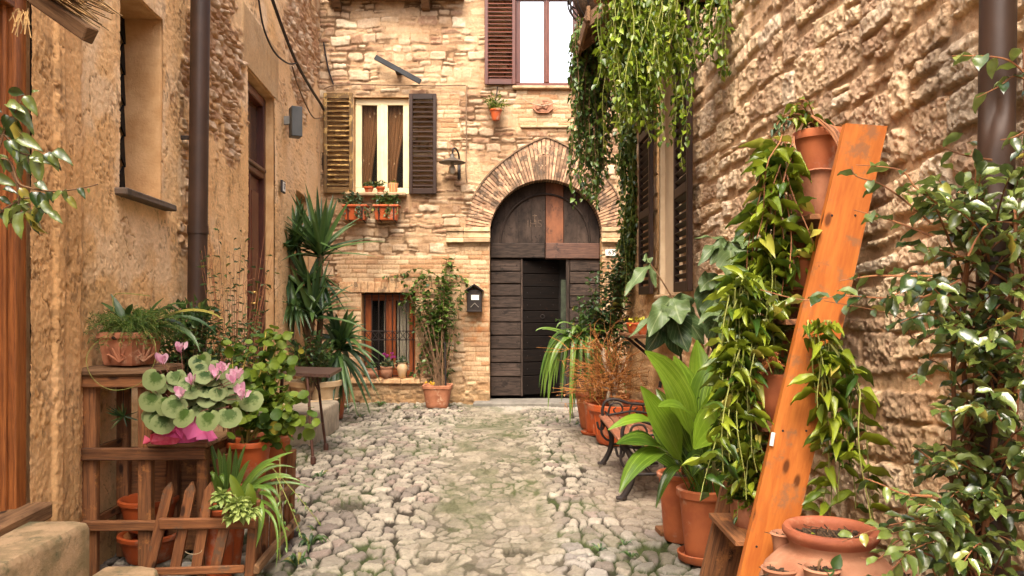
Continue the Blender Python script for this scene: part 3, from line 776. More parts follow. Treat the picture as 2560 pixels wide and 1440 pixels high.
sh('shutter', M['brown_paint'], 1024, 1, 0.42, 237, 486, 0.02, 0.075, 'dark brown right shutter of the cream window')
sh('shutter', M['red_wood'], 1289, -1, 0.475, -18, 214, 0.02, 0.062, 'reddish brown shutter of the upper window')
sh('shutter', M['red_wood'], 1446, 1, 0.475, -18, 214, 0.02, 0.062)
b = MB(); b.box((FX(942), FY - 0.05, FZ(488)), (FX(1017) - FX(866), 0.22, 0.05), bev=0.012, jit=0.003); b.build('window_sill', M['trim'], house)
b = MB(); b.box((FX(1367), FY - 0.02, FZ(221)), (FX(1452) - FX(1280), 0.14, 0.04), bev=0.01, jit=0.003); b.build('window_sill', M['trim'], house)
# iron grille of the low window
b = MB(); yg = FY + 0.05
for i in range(8): px_ = 911 + i * 17.3; b.tube([FP(px_, 733, -0.05), FP(px_, 944, -0.05)], 0.009, 6)
for py_ in (828, 850, 736, 940): b.tube([FP(903, py_, -0.045), FP(1038, py_, -0.045)], 0.007, 6)
for i in range(7):
    pa, pb = 911 + i * 17.3, 911 + (i + 1) * 17.3
    b.tube([FP(pa, 828, -0.04), FP(pb, 850, -0.04)], 0.005, 5); b.tube([FP(pb, 828, -0.04), FP(pa, 850, -0.04)], 0.005, 5)
b.build('window_grille', M['iron'], house)
# timber ledge with corbels at the top of the picture
b = MB(); b.beam(FP(822, -2, 0.12), FP(1160, -2, 0.12), 0.07, 0.3, jit=0.004); b.build('ledge', M['plank'], house)
for px_ in (846, 1066):
    b = MB(); b.prism([FP(px_ - 10, 8, 0), FP(px_ - 10, 30, 0), FP(px_ - 10, 26, 0.10), FP(px_ - 10, 8, 0.24)], (0.12, 0, 0)); b.build('corbel', M['plank'], house)
# smooth panel under the upper window
b = MB(); b.box((FX(1366), FY - 0.015, FZ(318)), (FX(1430) - FX(1300), 0.07, 0.035), bev=0.008, jit=0.002); b.build('string_course', M['trim'], house)
# ================================================================ left house: plastered, with bare stone patches
lh = thing('plastered_house', (LWX(6), 6, 0), 'ochre plastered house along the left side with a tall red brown door', 'house')
def yrows(y0, y1, k):
    out = [y0]
    while out[-1] < y1: out.append(out[-1] + out[-1] ** 2 * k)
    return np.array(out)
ly = np.concatenate([np.arange(-1.5, 1.2, 0.15), np.arange(1.2, 2.7, 0.02), yrows(2.7, 12.25, 0.00042), [12.32]])
lz = np.concatenate([np.arange(-0.1, 4.2, 0.0082), np.arange(4.2, 5.9, 0.0125), np.arange(5.95, 6.4, 0.1)])
U, V = np.meshgrid(ly, lz); X0 = LWX(U)
px = CX + X0 * F / np.maximum(U, 0.5); py = HY - (V - H) * F / np.maximum(U, 0.5)
dA, dB, dC = (2.2, LY(66)), (LY(619), LY(686)), (LY(739), LY(772)); nic = (LY(299), LY(407))
holes = [rect(dA[0], 0.5, dA[1], 2.98), rect(dB[0], 0.3, dB[1], 3.86), rect(dC[0], 0.3, dC[1], 3.0), rect(nic[0], 2.21, nic[1], 3.5)]
n1 = fbm(U * 3, V * 3, 5, 2); n2 = fbm(U * 14, V * 14, 5, 4); n3 = fbm(U * 50, V * 50, 4, 6); n0 = fbm(U * 0.9, V * 0.7, 4, 9)
bare = np.zeros(U.shape)
for cx, cy, rx, ry, s in ((535, 120, 85, 260, 1.0), (760, 110, 60, 190, 1.0), (560, 330, 60, 120, 0.7), (318, 560, 55, 70, 0.55), (470, 480, 40, 300, 0.6), (360, 640, 45, 40, 0.5), (735, 330, 30, 60, 0.4)):
    bare = np.maximum(bare, s * np.exp(-ell(px, py, cx, cy, rx, ry) ** 2))
bare = sstep(0.40, 0.60, bare * 0.8 + (n1 - 0.5) * 0.9 + (n2 - 0.5) * 0.35 + 0.08)
bare = bare * (px > 230)
d, q1, q2 = masonry(U, V, 31, (0.06, 0.13), (0.10, 0.30), 0.05, 4, 0.03, 0.3)
w1_, e1_, i1_ = worley(U * 11 + (n2 - .5) * 1.2, V * 13 + (n1 - .5) * 2, 8)
tof = sstep(0.0, 0.02, d + (n2 - 0.5) * 0.04)
n4 = fbm(U * 95, V * 85, 3, 16)
hp = (n1 - 0.5) * 0.009 + (n2 - 0.5) * 0.0035 + (n3 - 0.5) * 0.006 + (n4 - 0.5) * 0.006 + (n0 - 0.5) * 0.03
pit = sstep(0.60, 0.72, fbm(U * 24, V * 17, 4, 44)) * sstep(0.45, 0.62, n1) * 0.007; hp -= pit
hs_ = -0.028 + tof * (0.012 + 0.03 * q1) + (w1_ - 0.4) * 0.055 * tof + (n2 - 0.5) * 0.03
h_ = hp * (1 - bare) + hs_ * bare
strip = sstep(205, 188, px + (n2 - 0.5) * 14)                                     # the smoother band beside the first door
h_ += strip * 0.022 + 0.016 * strip * sstep(118, 128, px) * sstep(152, 140, px)
c_ = lerp3((0.85, 0.56, 0.285), (0.76, 0.455, 0.20), sstep(0.32, 0.68, n0 * 0.6 + n1 * 0.4))
c_ = lerp3(c_, (0.86, 0.64, 0.40), sstep(0.52, 0.72, fbm(U * 2.2, V * 2.8, 5, 19)) * 0.6)
c_ = lerp3(c_, (0.66, 0.375, 0.16), strip * 0.75)
c_ = lerp3(c_, (0.34, 0.20, 0.085), sstep(0.56, 0.74, fbm(U * 3.0, V * 2.6, 6, 29)) * 0.26)   # long rain stains
c_ = lerp3(c_, (0.17, 0.10, 0.05), sstep(0.60, 0.66, fbm(U * 30, V * 22, 4, 44)) * sstep(0.40, 0.60, n1) * 0.55)  # specks of lost skin
c_ = lerp3(c_, (0.70, 0.45, 0.24), sstep(680, 700, px) * 0.6)
cs = lerp3((0.52, 0.33, 0.18), (0.36, 0.20, 0.11), q2); cs = lerp3(cs, (0.60, 0.45, 0.30), (q1 > 0.75) * 0.7)
cs = lerp3((0.38, 0.22, 0.11), cs, tof)
c_ = lerp3(c_, cs, bare)
cw_, ce_, ci_ = worley(U * 1.5 + (n1 - .5) * 1.6 + (n2 - .5) * .35, V * 1.1 + (fbm(U * 3 + 5, V * 3, 4, 3) - .5) * 1.6 + (n2 - .5) * .35, 61)
crk = sstep(0.012, 0.004, ce_) * sstep(0.46, 0.58, fbm(U * 1.6, V * 1.6, 3, 88)) * (1 - bare); c_ = lerp3(c_, (0.20, 0.105, 0.045), crk * 0.8); h_ -= crk * 0.006   # hairline cracks
lin = ((px > 606) & (px < 694) & (V > 3.86) & (V < 4.45)).astype(float)
c_ = lerp3(c_, (0.40, 0.25, 0.12), lin * 0.8); h_ = h_ * (1 - lin) + lin * (0.010 + 0.004 * np.sin(U * 160))
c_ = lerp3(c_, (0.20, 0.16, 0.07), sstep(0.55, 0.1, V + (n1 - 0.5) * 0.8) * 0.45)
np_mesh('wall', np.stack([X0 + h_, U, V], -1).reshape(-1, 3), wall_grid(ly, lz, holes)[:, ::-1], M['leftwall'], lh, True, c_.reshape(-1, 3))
def lbox(b, y0, y1, z0, z1, o0, o1, **k):
    """box on the left wall: o0..o1 metres out of its face"""
    ym = (y0 + y1) / 2; an = math.atan(0.0747)
    b.box((LWX(ym) + (o0 + o1) / 2, ym, (z0 + z1) / 2), (abs(o1 - o0), y1 - y0, z1 - z0), Matrix.Rotation(an, 3, 'Z'), **k)
b = MB()
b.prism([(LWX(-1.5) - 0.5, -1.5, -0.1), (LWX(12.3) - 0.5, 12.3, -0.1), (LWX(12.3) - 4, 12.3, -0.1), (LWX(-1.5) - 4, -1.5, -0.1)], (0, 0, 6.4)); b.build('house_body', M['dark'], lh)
T_ = 0.06
for (y0, y1), z0, z1, dp in ((dA, 0.5, 2.98, 0.16), (dB, 0.3, 3.86, 0.26), (dC, 0.3, 3.0, 0.45), (nic, 2.21, 3.5, 0.32)):
    b = MB(); lbox(b, y1, y1 + T_, z0 - T_, z1 + T_, -dp - 0.02, -0.012, bev=0.012); lbox(b, y0 - T_, y0, z0 - T_, z1 + T_, -dp - 0.02, -0.012, bev=0.012)
    lbox(b, y0, y1, z1, z1 + T_, -dp - 0.02, -0.012, bev=0.012); lbox(b, y0, y1, z0 - T_, z0, -dp - 0.02, -0.012, bev=0.012)
    b.build('opening_reveal', M['plaster_flat'], lh)
# first door, at the edge of the picture
b = MB(); y0, y1 = dA
lbox(b, y1 - 0.10, y1, 0.52, 2.96, -0.10, 0.0, bev=0.008); lbox(b, y1 - 0.135, y1 - 0.10, 0.52, 2.96, -0.12, -0.03, bev=0.01); lbox(b, y0, y0 + 0.1, 0.52, 2.96, -0.10, 0.0)
lbox(b, y0 + 0.1, y1 - 0.10, 2.88, 2.96, -0.10, 0.0)
o = b.build('door_frame', M['door_wood'], lh)
b = MB(); lbox(b, y0 + 0.1, y1 - 0.14, 0.53, 2.87, -0.17, -0.115); dr = b.build('door', M['door_wood'], o)
b = MB()
for za, zb in ((0.62, 1.12), (1.30, 1.95), (2.05, 2.78)):
    lbox(b, y0 + 0.3, y1 - 0.22, za, zb, -0.12, -0.095, bev=0.018)
lbox(b, y0 + 0.1, y1 - 0.14, 1.16, 1.26, -0.12, -0.085, bev=0.012); b.build('panel', M['door_wood'], dr)
b = MB(); lbox(b, y0 - 0.1, y1 + 0.05, 0.47, 0.55, -0.14, 0.10, bev=0.01); b.build('door_sill', M['plank'], lh)
# tall red brown door with a light over it
b = MB(); y0, y1 = dB
for a0, a1, za, zb in ((y0, y0 + 0.09, 0.32, 3.84), (y1 - 0.09, y1, 0.32, 3.84), (y0 + 0.09, y1 - 0.09, 3.74, 3.84), (y0 + 0.09, y1 - 0.09, 2.92, 3.02)): lbox(b, a0, a1, za, zb, -0.22, -0.10, bev=0.01)
lbox(b, y0 + 0.09, y1 - 0.09, 2.98, 3.03, -0.22, -0.07, bev=0.012)
o = b.build('door_frame', M['red_wood'], lh)
b = MB(); ym = (y0 + y1) / 2
for a0, a1 in ((y0 + 0.09, ym - 0.006), (ym + 0.006, y1 - 0.09)):
    lbox(b, a0, a1, 0.33, 2.91, -0.20, -0.155, bev=0.006)
    for za, zb in ((0.5, 1.2), (1.35, 2.75)):
        lbox(b, a0 + 0.09, a1 - 0.09, za, zb, -0.157, -0.135, bev=0.016)
lbox(b, ym - 0.03, ym + 0.03, 0.33, 2.91, -0.157, -0.125, bev=0.01)
d_o = b.build('door', M['red_wood'], o)
b = MB()
for za in (1.5, 1.62):
    lbox(b, ym + 0.10, ym + 0.16, za, za + 0.03, -0.15, -0.09, bev=0.008)
b.tube([(LWX(ym) - 0.095, ym + 0.13, 1.40), (LWX(ym) - 0.095, ym + 0.13, 1.75)], 0.012, 8); b.build('handle', plain('brass', (0.55, 0.36, 0.10), rough=0.3, metal=1.0, bump=0), d_o)
for a0, a1 in ((y0 + 0.09, ym - 0.02), (ym + 0.02, y1 - 0.09)):
    b = MB(); lbox(b, a0, a1, 3.03, 3.74, -0.19, -0.18, bev=0.001); b.build('pane', plain('brown glass', (0.10, 0.045, 0.02), rough=0.12, bump=0, tint=0), o)  # plain brown panes over the door
b = MB(); lbox(b, ym - 0.02, ym + 0.02, 3.03, 3.74, -0.20, -0.15); b.build('glazing_bar', M['red_wood'], o)
b = MB(); lbox(b, y0 - 0.03, y1 + 0.03, 0.22, 0.32, -0.2, 0.10, bev=0.02); b.build('door_sill', M['stone_step'], lh)
# recessed small door further on
b = MB(); lbox(b, dC[0], dC[1], 0.3, 3.0, -0.47, -0.42); b.build('door', M['red_wood'], lh)
# high niche with an iron lozenge grille at its back and a slate sill
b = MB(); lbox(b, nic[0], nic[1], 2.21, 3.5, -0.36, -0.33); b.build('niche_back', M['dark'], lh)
b = MB()
for k in range(7):
    zc = 2.36 + k * 0.215
    for yc in (nic[1] - 0.01, nic[1] - 0.24, nic[1] - 0.47):
        lbox(b, yc - 0.08, yc + 0.08, zc - 0.08, zc + 0.08, -0.275, -0.262, bev=0.001)
for i in range(0, len(b.v), 24):                     # turn each square plate on its corner
    c = sum((Vector(x) for x in b.v[i:i + 24]), Vector()) / 24; Rm = Matrix.Rotation(R(45), 3, 'X')
    for k in range(i, i + 24): b.v[k] = tuple(c + Rm @ (Vector(b.v[k]) - c))
b.build('grille', plain('black iron plates', (0.008, 0.007, 0.006), rough=0.8, tint=0), lh)
b = MB(); lbox(b, nic[0] - 0.08, nic[1] + 0.06, 2.165, 2.205, -0.30, 0.075, bev=0.008, jit=0.004); b.build('niche_sill', plain('grey slate', (0.17, 0.12, 0.085), (0.10, 0.08, 0.06), 12, 0.85), lh)
# ---- doorsteps
st = thing('stone_step', (-2.1, 3.0, 0), 'worn stone doorstep with mossy grey front under the door on the left', 'step')
def slab(b, pts, z0, z1, rnd=0.03):
    """block of stone with a rounded arris"""
    n_ = len(pts); c = sum((Vector((*p, 0)) for p in pts), Vector()) / n_
    def lay(s, z): return [Vector((c.x + (p[0] - c.x) * s, c.y + (p[1] - c.y) * s, z + random.uniform(-.004, .004))) for p in pts]
    rings = [lay(1.0, z0), lay(1.0, z1 - rnd), lay(1 - rnd * 0.5, z1 - rnd * 0.3), lay(1 - rnd * 1.6, z1)]
    vs = [v for r in rings for v in r]; fs = [[i * n_ + k, i * n_ + (k + 1) % n_, (i + 1) * n_ + (k + 1) % n_, (i + 1) * n_ + k] for i in range(3) for k in range(n_)]
    fs.append([3 * n_ + k for k in range(n_)]); b.add(vs, fs, True, 0.5)
def rounded(x0, y0, x1, y1, r, n_=5):
    out = []
    for cx, cy, a in ((x1 - r, y0 + r, -90), (x1 - r, y1 - r, 0), (x0 + 0.02, y1 - 0.02, 90), (x0 + 0.02, y0 + 0.02, 180)):
        rr = r if cx == x1 - r else 0.02
        for k in range(n_ + 1): t = R(a + 90 * k / n_); out.append((cx + rr * math.cos(t), cy + rr * math.sin(t)))
    return out
b = MB(); slab(b, rounded(-2.45, 1.8, -1.93, 3.70, 0.06), 0, 0.51, 0.035); b.build('upper_tread', M['stone_step'], st)
b = MB(); slab(b, rounded(-1.935, 2.4, -1.66, 3.84, 0.10), 0, 0.255, 0.035); b.build('lower_tread', M['stone_step'], st)
ls = MB(); slab(ls, rounded(-2.85, 8.5, -2.10, 9.75, 0.05), 0, 0.34, 0.035); o = ls.build('stone_ledge', plain('pale stone block', (0.34, 0.28, 0.20), (0.22, 0.18, 0.125), 8, 0.9, 0.8), None)
tag(o, 'low pale stone block against the left wall behind the folding table', 'stone block')

# ================================================================ right house: pitted rubble stone
rh = thing('rubble_house', (RWX(5), 5, 0), 'house of rough pitted rubble stone along the right side with a shuttered window', 'house')
RE = 10.0
ry = np.concatenate([np.arange(-1.5, 0.6, 0.1), np.arange(0.6, 2.0, 0.014), yrows(2.0, RE, 0.00046), [RE + 0.02]])
rz = np.concatenate([np.arange(-0.1, 3.05, 0.0056), np.arange(3.05, 5.4, 0.0125), np.arange(5.4, 5.75, 0.05)])
U, V = np.meshgrid(ry, rz); X0 = RWX(U)
px = CX + X0 * F / np.maximum(U, 0.5); py = HY - (V - H) * F / np.maximum(U, 0.5)
wY = (7.0, 8.1); wZ = (1.60, 4.15)
n1 = fbm(U * 3, V * 3, 5, 102); n2 = fbm(U * 13, V * 15, 5, 104); n3 = fbm(U * 48, V * 48, 4, 106); n0 = fbm(U * 0.9, V * 0.8, 4, 109)
Uw = U + (V - 1.5) * 0.04
d, q1, q2, lu, lv = masonry(Uw, V + 0.02 * np.sin(U * 2.3), 47, (0.12, 0.25), (0.15, 0.42), 0.042, 2.4, 0.035, 0.4, True, 0.06)
q3 = _hash(np.floor(q1 * 9973), np.floor(q2 * 7919), 5); q4 = _hash(np.floor(q2 * 9173), np.floor(q1 * 6971), 6)
fA, fE, fI, fx, fy = worley(U * 15 + (n2 - .5) * 1.2, V * 16 + (n2 - .5) * 1.2, 13, 0.95, True)       # broken facets
fB, gE, gI, gx, gy = worley(U * 34 + (n2 - .5) * 1.5, V * 36, 17, 0.95, True)
wA, eA, iA = worley(U * 26 + (n2 - .5) * 2.0, V * 30 + (n1 - .5) * 3, 19)                              # small hollows
tof = sstep(0.003, 0.015, d + (n2 - 0.5) * 0.026 + (n3 - 0.5) * 0.012)
pit = 0.25 + 0.75 * sstep(0.30, 0.60, q4)                                          # some stones are far more pitted than others
lowc = sstep(1.35, 0.9, V + (n1 - 0.5) * 0.6)
fac = (fI - 0.5) * 0.016 + fx / 15 * (_hash(np.floor(fI * 9999), np.floor(fI * 77), 3) - 0.5) * 0.62 + fy / 16 * (_hash(np.floor(fI * 8888), np.floor(fI * 55), 4) - 0.5) * 0.62
fac2 = (gI - 0.5) * 0.005 + gx / 34 * (_hash(np.floor(gI * 9999), np.floor(gI * 77), 7) - 0.5) * 0.6 + gy / 36 * (_hash(np.floor(gI * 8888), np.floor(gI * 55), 8) - 0.5) * 0.6
hol = sstep(0.46, 0.10, wA) * (iA > 0.52) * pit
h_ = tof * (0.013 + 0.014 * q1 + lu * (q3 - 0.5) * 0.07 + lv * (q4 - 0.5) * 0.06) + tof * (fac * 0.42 + fac2 * 0.8 - hol * 0.011 + (n2 - 0.5) * 0.006) + (n3 - 0.5) * 0.008 + (n1 - 0.5) * 0.012
plas = sstep(0.35, 0.55, np.maximum(sstep(1690, 1640, px + (n2 - 0.5) * 60) * sstep(700, 770, py), sstep(1800, 1730, px + (n1 - 0.5) * 80) * 0.5) + (n1 - 0.5) * 0.3)
h_ = h_ * (1 - 0.72 * plas) + plas * 0.018
c_ = lerp3((0.86, 0.65, 0.41), (0.78, 0.555, 0.35), q2); c_ = lerp3(c_, (0.84, 0.68, 0.49), sstep(0.6, 0.8, q1))
c_ = lerp3(c_, (0.52, 0.345, 0.22), sstep(0.30, 0.14, q1) * 0.9)
c_ = lerp3(c_, (0.62, 0.47, 0.29), sstep(0.5, 0.66, n2) * 0.35); c_ = lerp3(c_, (0.36, 0.25, 0.16), sstep(0.58, 0.72, fbm(U * 7, V * 7, 5, 133)) * 0.5)
mort = lerp3((0.64, 0.42, 0.24), (0.42, 0.26, 0.14), sstep(0.3, 0.7, n1))
c_ = lerp3(mort, c_, tof)
c_ = lerp3(c_, lerp3((0.62, 0.37, 0.16), (0.42, 0.23, 0.10), sstep(0.4, 0.65, n2)), plas * 0.8)
grey = sstep(2300, 2420, px + (n1 - .5) * 220) * sstep(0.45, 0.6, n1 + (q1 - 0.5) * 0.5); c_ = lerp3(c_, (0.25, 0.20, 0.15), grey * 0.6)
c_ = lerp3(c_, (0.62, 0.37, 0.18), lowc * 0.35)
np_mesh('wall', np.stack([X0 - h_, U, V], -1).reshape(-1, 3), wall_grid(ry, rz, [rect(wY[0], wZ[0], wY[1], wZ[1])]), M['rightwall'], rh, True, c_.reshape(-1, 3))
b = MB(); b.prism([(RWX(-1.5) + 0.42, -1.5, -0.1), (RWX(RE) + 0.42, RE - 0.02, -0.1), (RWX(RE) + 4, RE - 0.02, -0.1), (RWX(-1.5) + 4, -1.5, -0.1)], (0, 0, 5.8)); b.build('house_body', M['core'], rh)
b = MB(); b.box((RWX(RE) + 0.25, RE - 0.035, 2.8), (0.46, 0.07, 5.8), bev=0.02); b.build('corner', M['plaster_flat'], rh)
def rbox(b, y0, y1, z0, z1, o0, o1, **k):
    ym = (y0 + y1) / 2; b.box((RWX(ym) - (o0 + o1) / 2, ym, (z0 + z1) / 2), (abs(o1 - o0), y1 - y0, z1 - z0), **k)
b = MB(); pw = plain('cream render', (0.62, 0.50, 0.34), (0.52, 0.40, 0.26), 5, 0.85, 0.3, tint=0)
for a0, a1, za, zb in ((wY[1], wY[1] + .05, wZ[0], wZ[1]), (wY[0] - .05, wY[0], wZ[0], wZ[1]), (wY[0], wY[1], wZ[1], wZ[1] + .05)): rbox(b, a0, a1, za, zb, -0.4, -0.01)
b.build('window_reveal', pw, rh)
b = MB(); rbox(b, wY[0] - .08, wY[1] + .08, wZ[0] - 0.05, wZ[0], -0.3, 0.05, bev=0.012, jit=0.004); b.build('window_sill', M['trim'], rh)
b = MB(); rbox(b, wY[0], wY[1], wZ[0], wZ[1], -0.09, -0.05, bev=0.01); wi = b.build('window', plain('cream window board', (0.66, 0.52, 0.35), (0.60, 0.46, 0.30), 4, 0.6, 0.1, tint=0), rh)
b = MB(); rbox(b, (wY[0] + wY[1]) / 2 - 0.04, (wY[0] + wY[1]) / 2 + 0.04, wZ[0] + .05, wZ[1], -0.06, -0.03, bev=0.01); b.build('mullion', M['cream_paint'], wi)
shutter('shutter', M['brown_paint'], rh, (RWX(7) - 0.075, 7.0, 0), (-0.02, -1, 0), 0.62, 1.61, 4.1, (2.46, 3.3), 0.072, 0.045, (-1, 0, 0), 'near brown shutter folded back against the stone wall', 40)
shutter('shutter', M['brown_paint'], rh, (RWX(8.1) - 0.075, 8.12, 0), (-0.02, 1, 0), 0.62, 1.61, 4.1, (2.46, 3.3), 0.072, 0.045, (-1, 0, 0), 'far brown shutter half hidden by the hanging creeper', 40)
# ================================================================ materials of the objects
M['terra'] = plain('terracotta', (0.40, 0.115, 0.040), (0.30, 0.080, 0.030), 7, 0.75, 0.3, 60, spots=((0.44, 0.26, 0.17), 4, 0.09), tint=0.12)
M['terra_new'] = plain('orange plastic terracotta', (0.42, 0.085, 0.020), (0.33, 0.062, 0.016), 5, 0.55, 0.12, 60, spots=((0.38, 0.20, 0.12), 5, 0.11), tint=0.1)
M['terra_old'] = plain('weathered terracotta', (0.40, 0.165, 0.085), (0.28, 0.105, 0.052), 10, 0.85, 0.5, 60, spots=((0.54, 0.36, 0.23), 7, 0.07), tint=0.15)
M['terra_pale'] = plain('pale bloomed terracotta', (0.34, 0.165, 0.095), (0.24, 0.100, 0.052), 5, 0.85, 0.5, 70, spots=((0.42, 0.255, 0.165), 4, 0.06), tint=0.1)
M['cream_pot'] = plain('cream clay', (0.58, 0.42, 0.24), (0.46, 0.31, 0.16), 7, 0.8, 0.3, tint=0.1)
M['lf_camellia'] = leafmat('camellia leaf', (0.020, 0.052, 0.010), (0.200, 0.260, 0.052), (0.40, 0.33, 0.05), 0.34, 0.22, spec=0.6, coat=0.40)
M['lf_vine'] = leafmat('creeper leaf', (0.036, 0.085, 0.008), (0.270, 0.365, 0.024), (0.40, 0.40, 0.06), 0.36, 0.34)
M['lf_vine_dark'] = leafmat('dark green creeper leaf', (0.024, 0.060, 0.012), (0.130, 0.215, 0.030), (0.20, 0.24, 0.05), 0.36, 0.28)  # creeper with darker green leaves
M['lf_trail'] = leafmat('trailing leaf', (0.026, 0.072, 0.007), (0.285, 0.345, 0.024), (0.52, 0.43, 0.09), 0.36, 0.30)
M['lf_aspid'] = leafmat('aspidistra leaf', (0.008, 0.036, 0.006), (0.150, 0.255, 0.014), None, 0.28, 0.28, stripes=(0.24, 0.36, 0.045), spec=0.6)
M['lf_loquat'] = leafmat('loquat leaf', (0.026, 0.058, 0.018), (0.095, 0.145, 0.048), None, 0.48, 0.22, vein=(0.20, 0.24, 0.12), spec=0.35)
M['lf_yucca'] = leafmat('yucca leaf', (0.018, 0.052, 0.016), (0.085, 0.155, 0.035), None, 0.4, 0.15)
M['lf_cyclamen'] = leafmat('cyclamen leaf', (0.010, 0.036, 0.006), (0.052, 0.098, 0.012), None, 0.6, 0.12, centre=(0.230, 0.275, 0.115), spec=0.2)
M['lf_bright'] = leafmat('geranium leaf', (0.036, 0.082, 0.008), (0.155, 0.215, 0.018), (0.36, 0.30, 0.04), 0.55, 0.3, spec=0.3)
M['lf_strap'] = leafmat('strap leaf', (0.030, 0.095, 0.010), (0.150, 0.260, 0.030), None, 0.36, 0.3, stripes=(0.30, 0.42, 0.12))
M['lf_fern'] = leafmat('fern needle', (0.040, 0.105, 0.016), (0.160, 0.270, 0.035), None, 0.6, 0.3)
M['lf_deep'] = leafmat('deep green leaf', (0.018, 0.050, 0.014), (0.080, 0.150, 0.030), (0.30, 0.26, 0.05), 0.4, 0.25)
M['lf_sage'] = leafmat('grey green leaf', (0.035, 0.065, 0.028), (0.125, 0.180, 0.085), (0.30, 0.26, 0.10), 0.5, 0.25)
M['lf_succ'] = leafmat('succulent leaf', (0.16, 0.26, 0.05), (0.44, 0.52, 0.15), None, 0.5, 0.25)
M['lf_dry'] = leafmat('dry leaf', (0.16, 0.065, 0.022), (0.36, 0.17, 0.055), None, 0.8, 0.2)
M['stem'] = plain('woody stem', (0.15, 0.085, 0.040), (0.085, 0.045, 0.022), 20, 0.85, 0.4)
M['stem_green'] = plain('green stem', (0.24, 0.27, 0.06), (0.17, 0.17, 0.045), 20, 0.7, 0.2)
M['stem_red'] = plain('reddish twig', (0.26, 0.11, 0.045), (0.15, 0.06, 0.028), 20, 0.75, 0.2)
M['pink'] = leafmat('pink petal', (0.78, 0.34, 0.52), (0.85, 0.60, 0.68), None, 0.6, 0.45)
M['magenta'] = leafmat('magenta petal', (0.42, 0.03, 0.26), (0.62, 0.10, 0.42), None, 0.6, 0.4)
M['white'] = plain('white enamel', (0.78, 0.76, 0.70), (0.70, 0.67, 0.60), 20, 0.4, 0.05, tint=0)
M['black_ink'] = plain('black lettering', (0.015, 0.014, 0.014), rough=0.6, tint=0)
T_OV = tmpl('ovate', 4, 0.22, 0.22); T_OV3 = tmpl('ovate', 3, 0.18, 0.22); T_LAN = tmpl('lance', 5, 0.30, 0.22); T_ELL = tmpl('ell', 4, 0.2, 0.2)
T_HEART = tmpl('heart', cup=-0.12); T_ROUND = tmpl('round', cup=0.08); T_OBOV = tmpl('obov', 4, -0.25, 0.15); T_STRAP = tmpl('strap', 6, 0.5, 0.15)

def pot_mb(c, r1, r0, h, rim=0.03, lip=0.012, seg=28, square=0.0, rot=0.0, band=0, th=0.012, mb=None, belly=0.0):
    """open pot: outside from the foot up over the lip and down inside to the soil"""
    mb = mb or MB(); p = [(r0 * 0.96, 0), (r0, 0.006)]
    n_ = 6
    for i in range(1, n_):
        t = i / n_; p.append((r0 + (r1 - r0) * t + belly * math.sin(math.pi * t), h * t - (rim * t)))
    p += [(r1, h - rim - 0.002)]
    if lip: p += [(r1 + lip, h - rim + 0.004), (r1 + lip * 1.15, h - 0.006)]
    p += [(r1 + lip * 0.6, h), (r1 - th * 0.4, h), (r1 - th, h - 0.008), (r1 - th * 1.2, h - rim * 1.2), (r0 + (r1 - r0) * 0.6 - th, h * 0.6)]
    mb.lathe(p, c, seg, 0.5, square=square, rot=rot)
    return mb
def pot_thing(name, c, r1, r0, h, mat_, label, cat='potted plant', group=None, square=0.0, rot=0.0, soil=True, pot_name='pot', **k):
    t = thing(name, c, label, cat, group)
    pot_mb(c, r1, r0, h, square=square, rot=rot, **k).build(pot_name, mat_, t)
    if soil:
        b = MB(); zt = h - k.get('rim', 0.03) * 0.9
        b.lathe([(r1 * 0.93 - 0.012, zt - 0.02), (r1 * 0.9 - 0.010, zt), (r1 * 0.4, zt + 0.008), (0.0001, zt + 0.012)], c, 24, square=square, rot=rot); b.build('soil', M['soil'], t)
    return t
def along(Lv, pts, step, L, W, spread=0.9, down=0.2, start=0.0, jit=0.25, tint=None, n=None, flat=False):
    """leaves set alternately along a twig"""
    pts = [Vector(p) for p in pts]; acc = -start; sgn = 1
    for i in range(len(pts) - 1):
        d = pts[i + 1] - pts[i]; l = d.length
        if l < 1e-6: continue
        t = d / l
        while acc < l:
            if acc >= 0:
                p = pts[i] + t * acc
                sd = t.cross(Vector((random.gauss(0, .5), random.gauss(0, .5), 1)) if not flat else Vector((0, -1, 0.3)))
                sd = sd.normalized() if sd.length > 1e-4 else Vector((1, 0, 0))
                dd = t * (1 - spread * 0.5) + sd * sgn * spread + Vector((0, 0, -down)) + rv(jit)
                s_ = random.uniform(0.65, 1.15)
                Lv.add(p, dd, L * s_, W * s_ * random.uniform(0.85, 1.15), tint() if tint else None, n)
                sgn = -sgn
            acc += step * random.uniform(0.7, 1.3)
        acc -= l
def hang(p, length, drift=0.12, curl=0.02, n=10, first=(0, 0, 0)):
    """points of a strand hanging from p"""
    p = Vector(p); q = Vector((random.gauss(0, drift), random.gauss(0, drift), 0)); out = [p]; ph = random.random() * 6
    f = Vector(first)
    for i in range(1, n + 1):
        t = i / n
        out.append(p + f * min(1, t * 4) + q * t * length + Vector((math.sin(ph + t * 7), math.cos(ph + t * 5), 0)) * curl * length + Vector((0, 0, -length * t)))
    return out
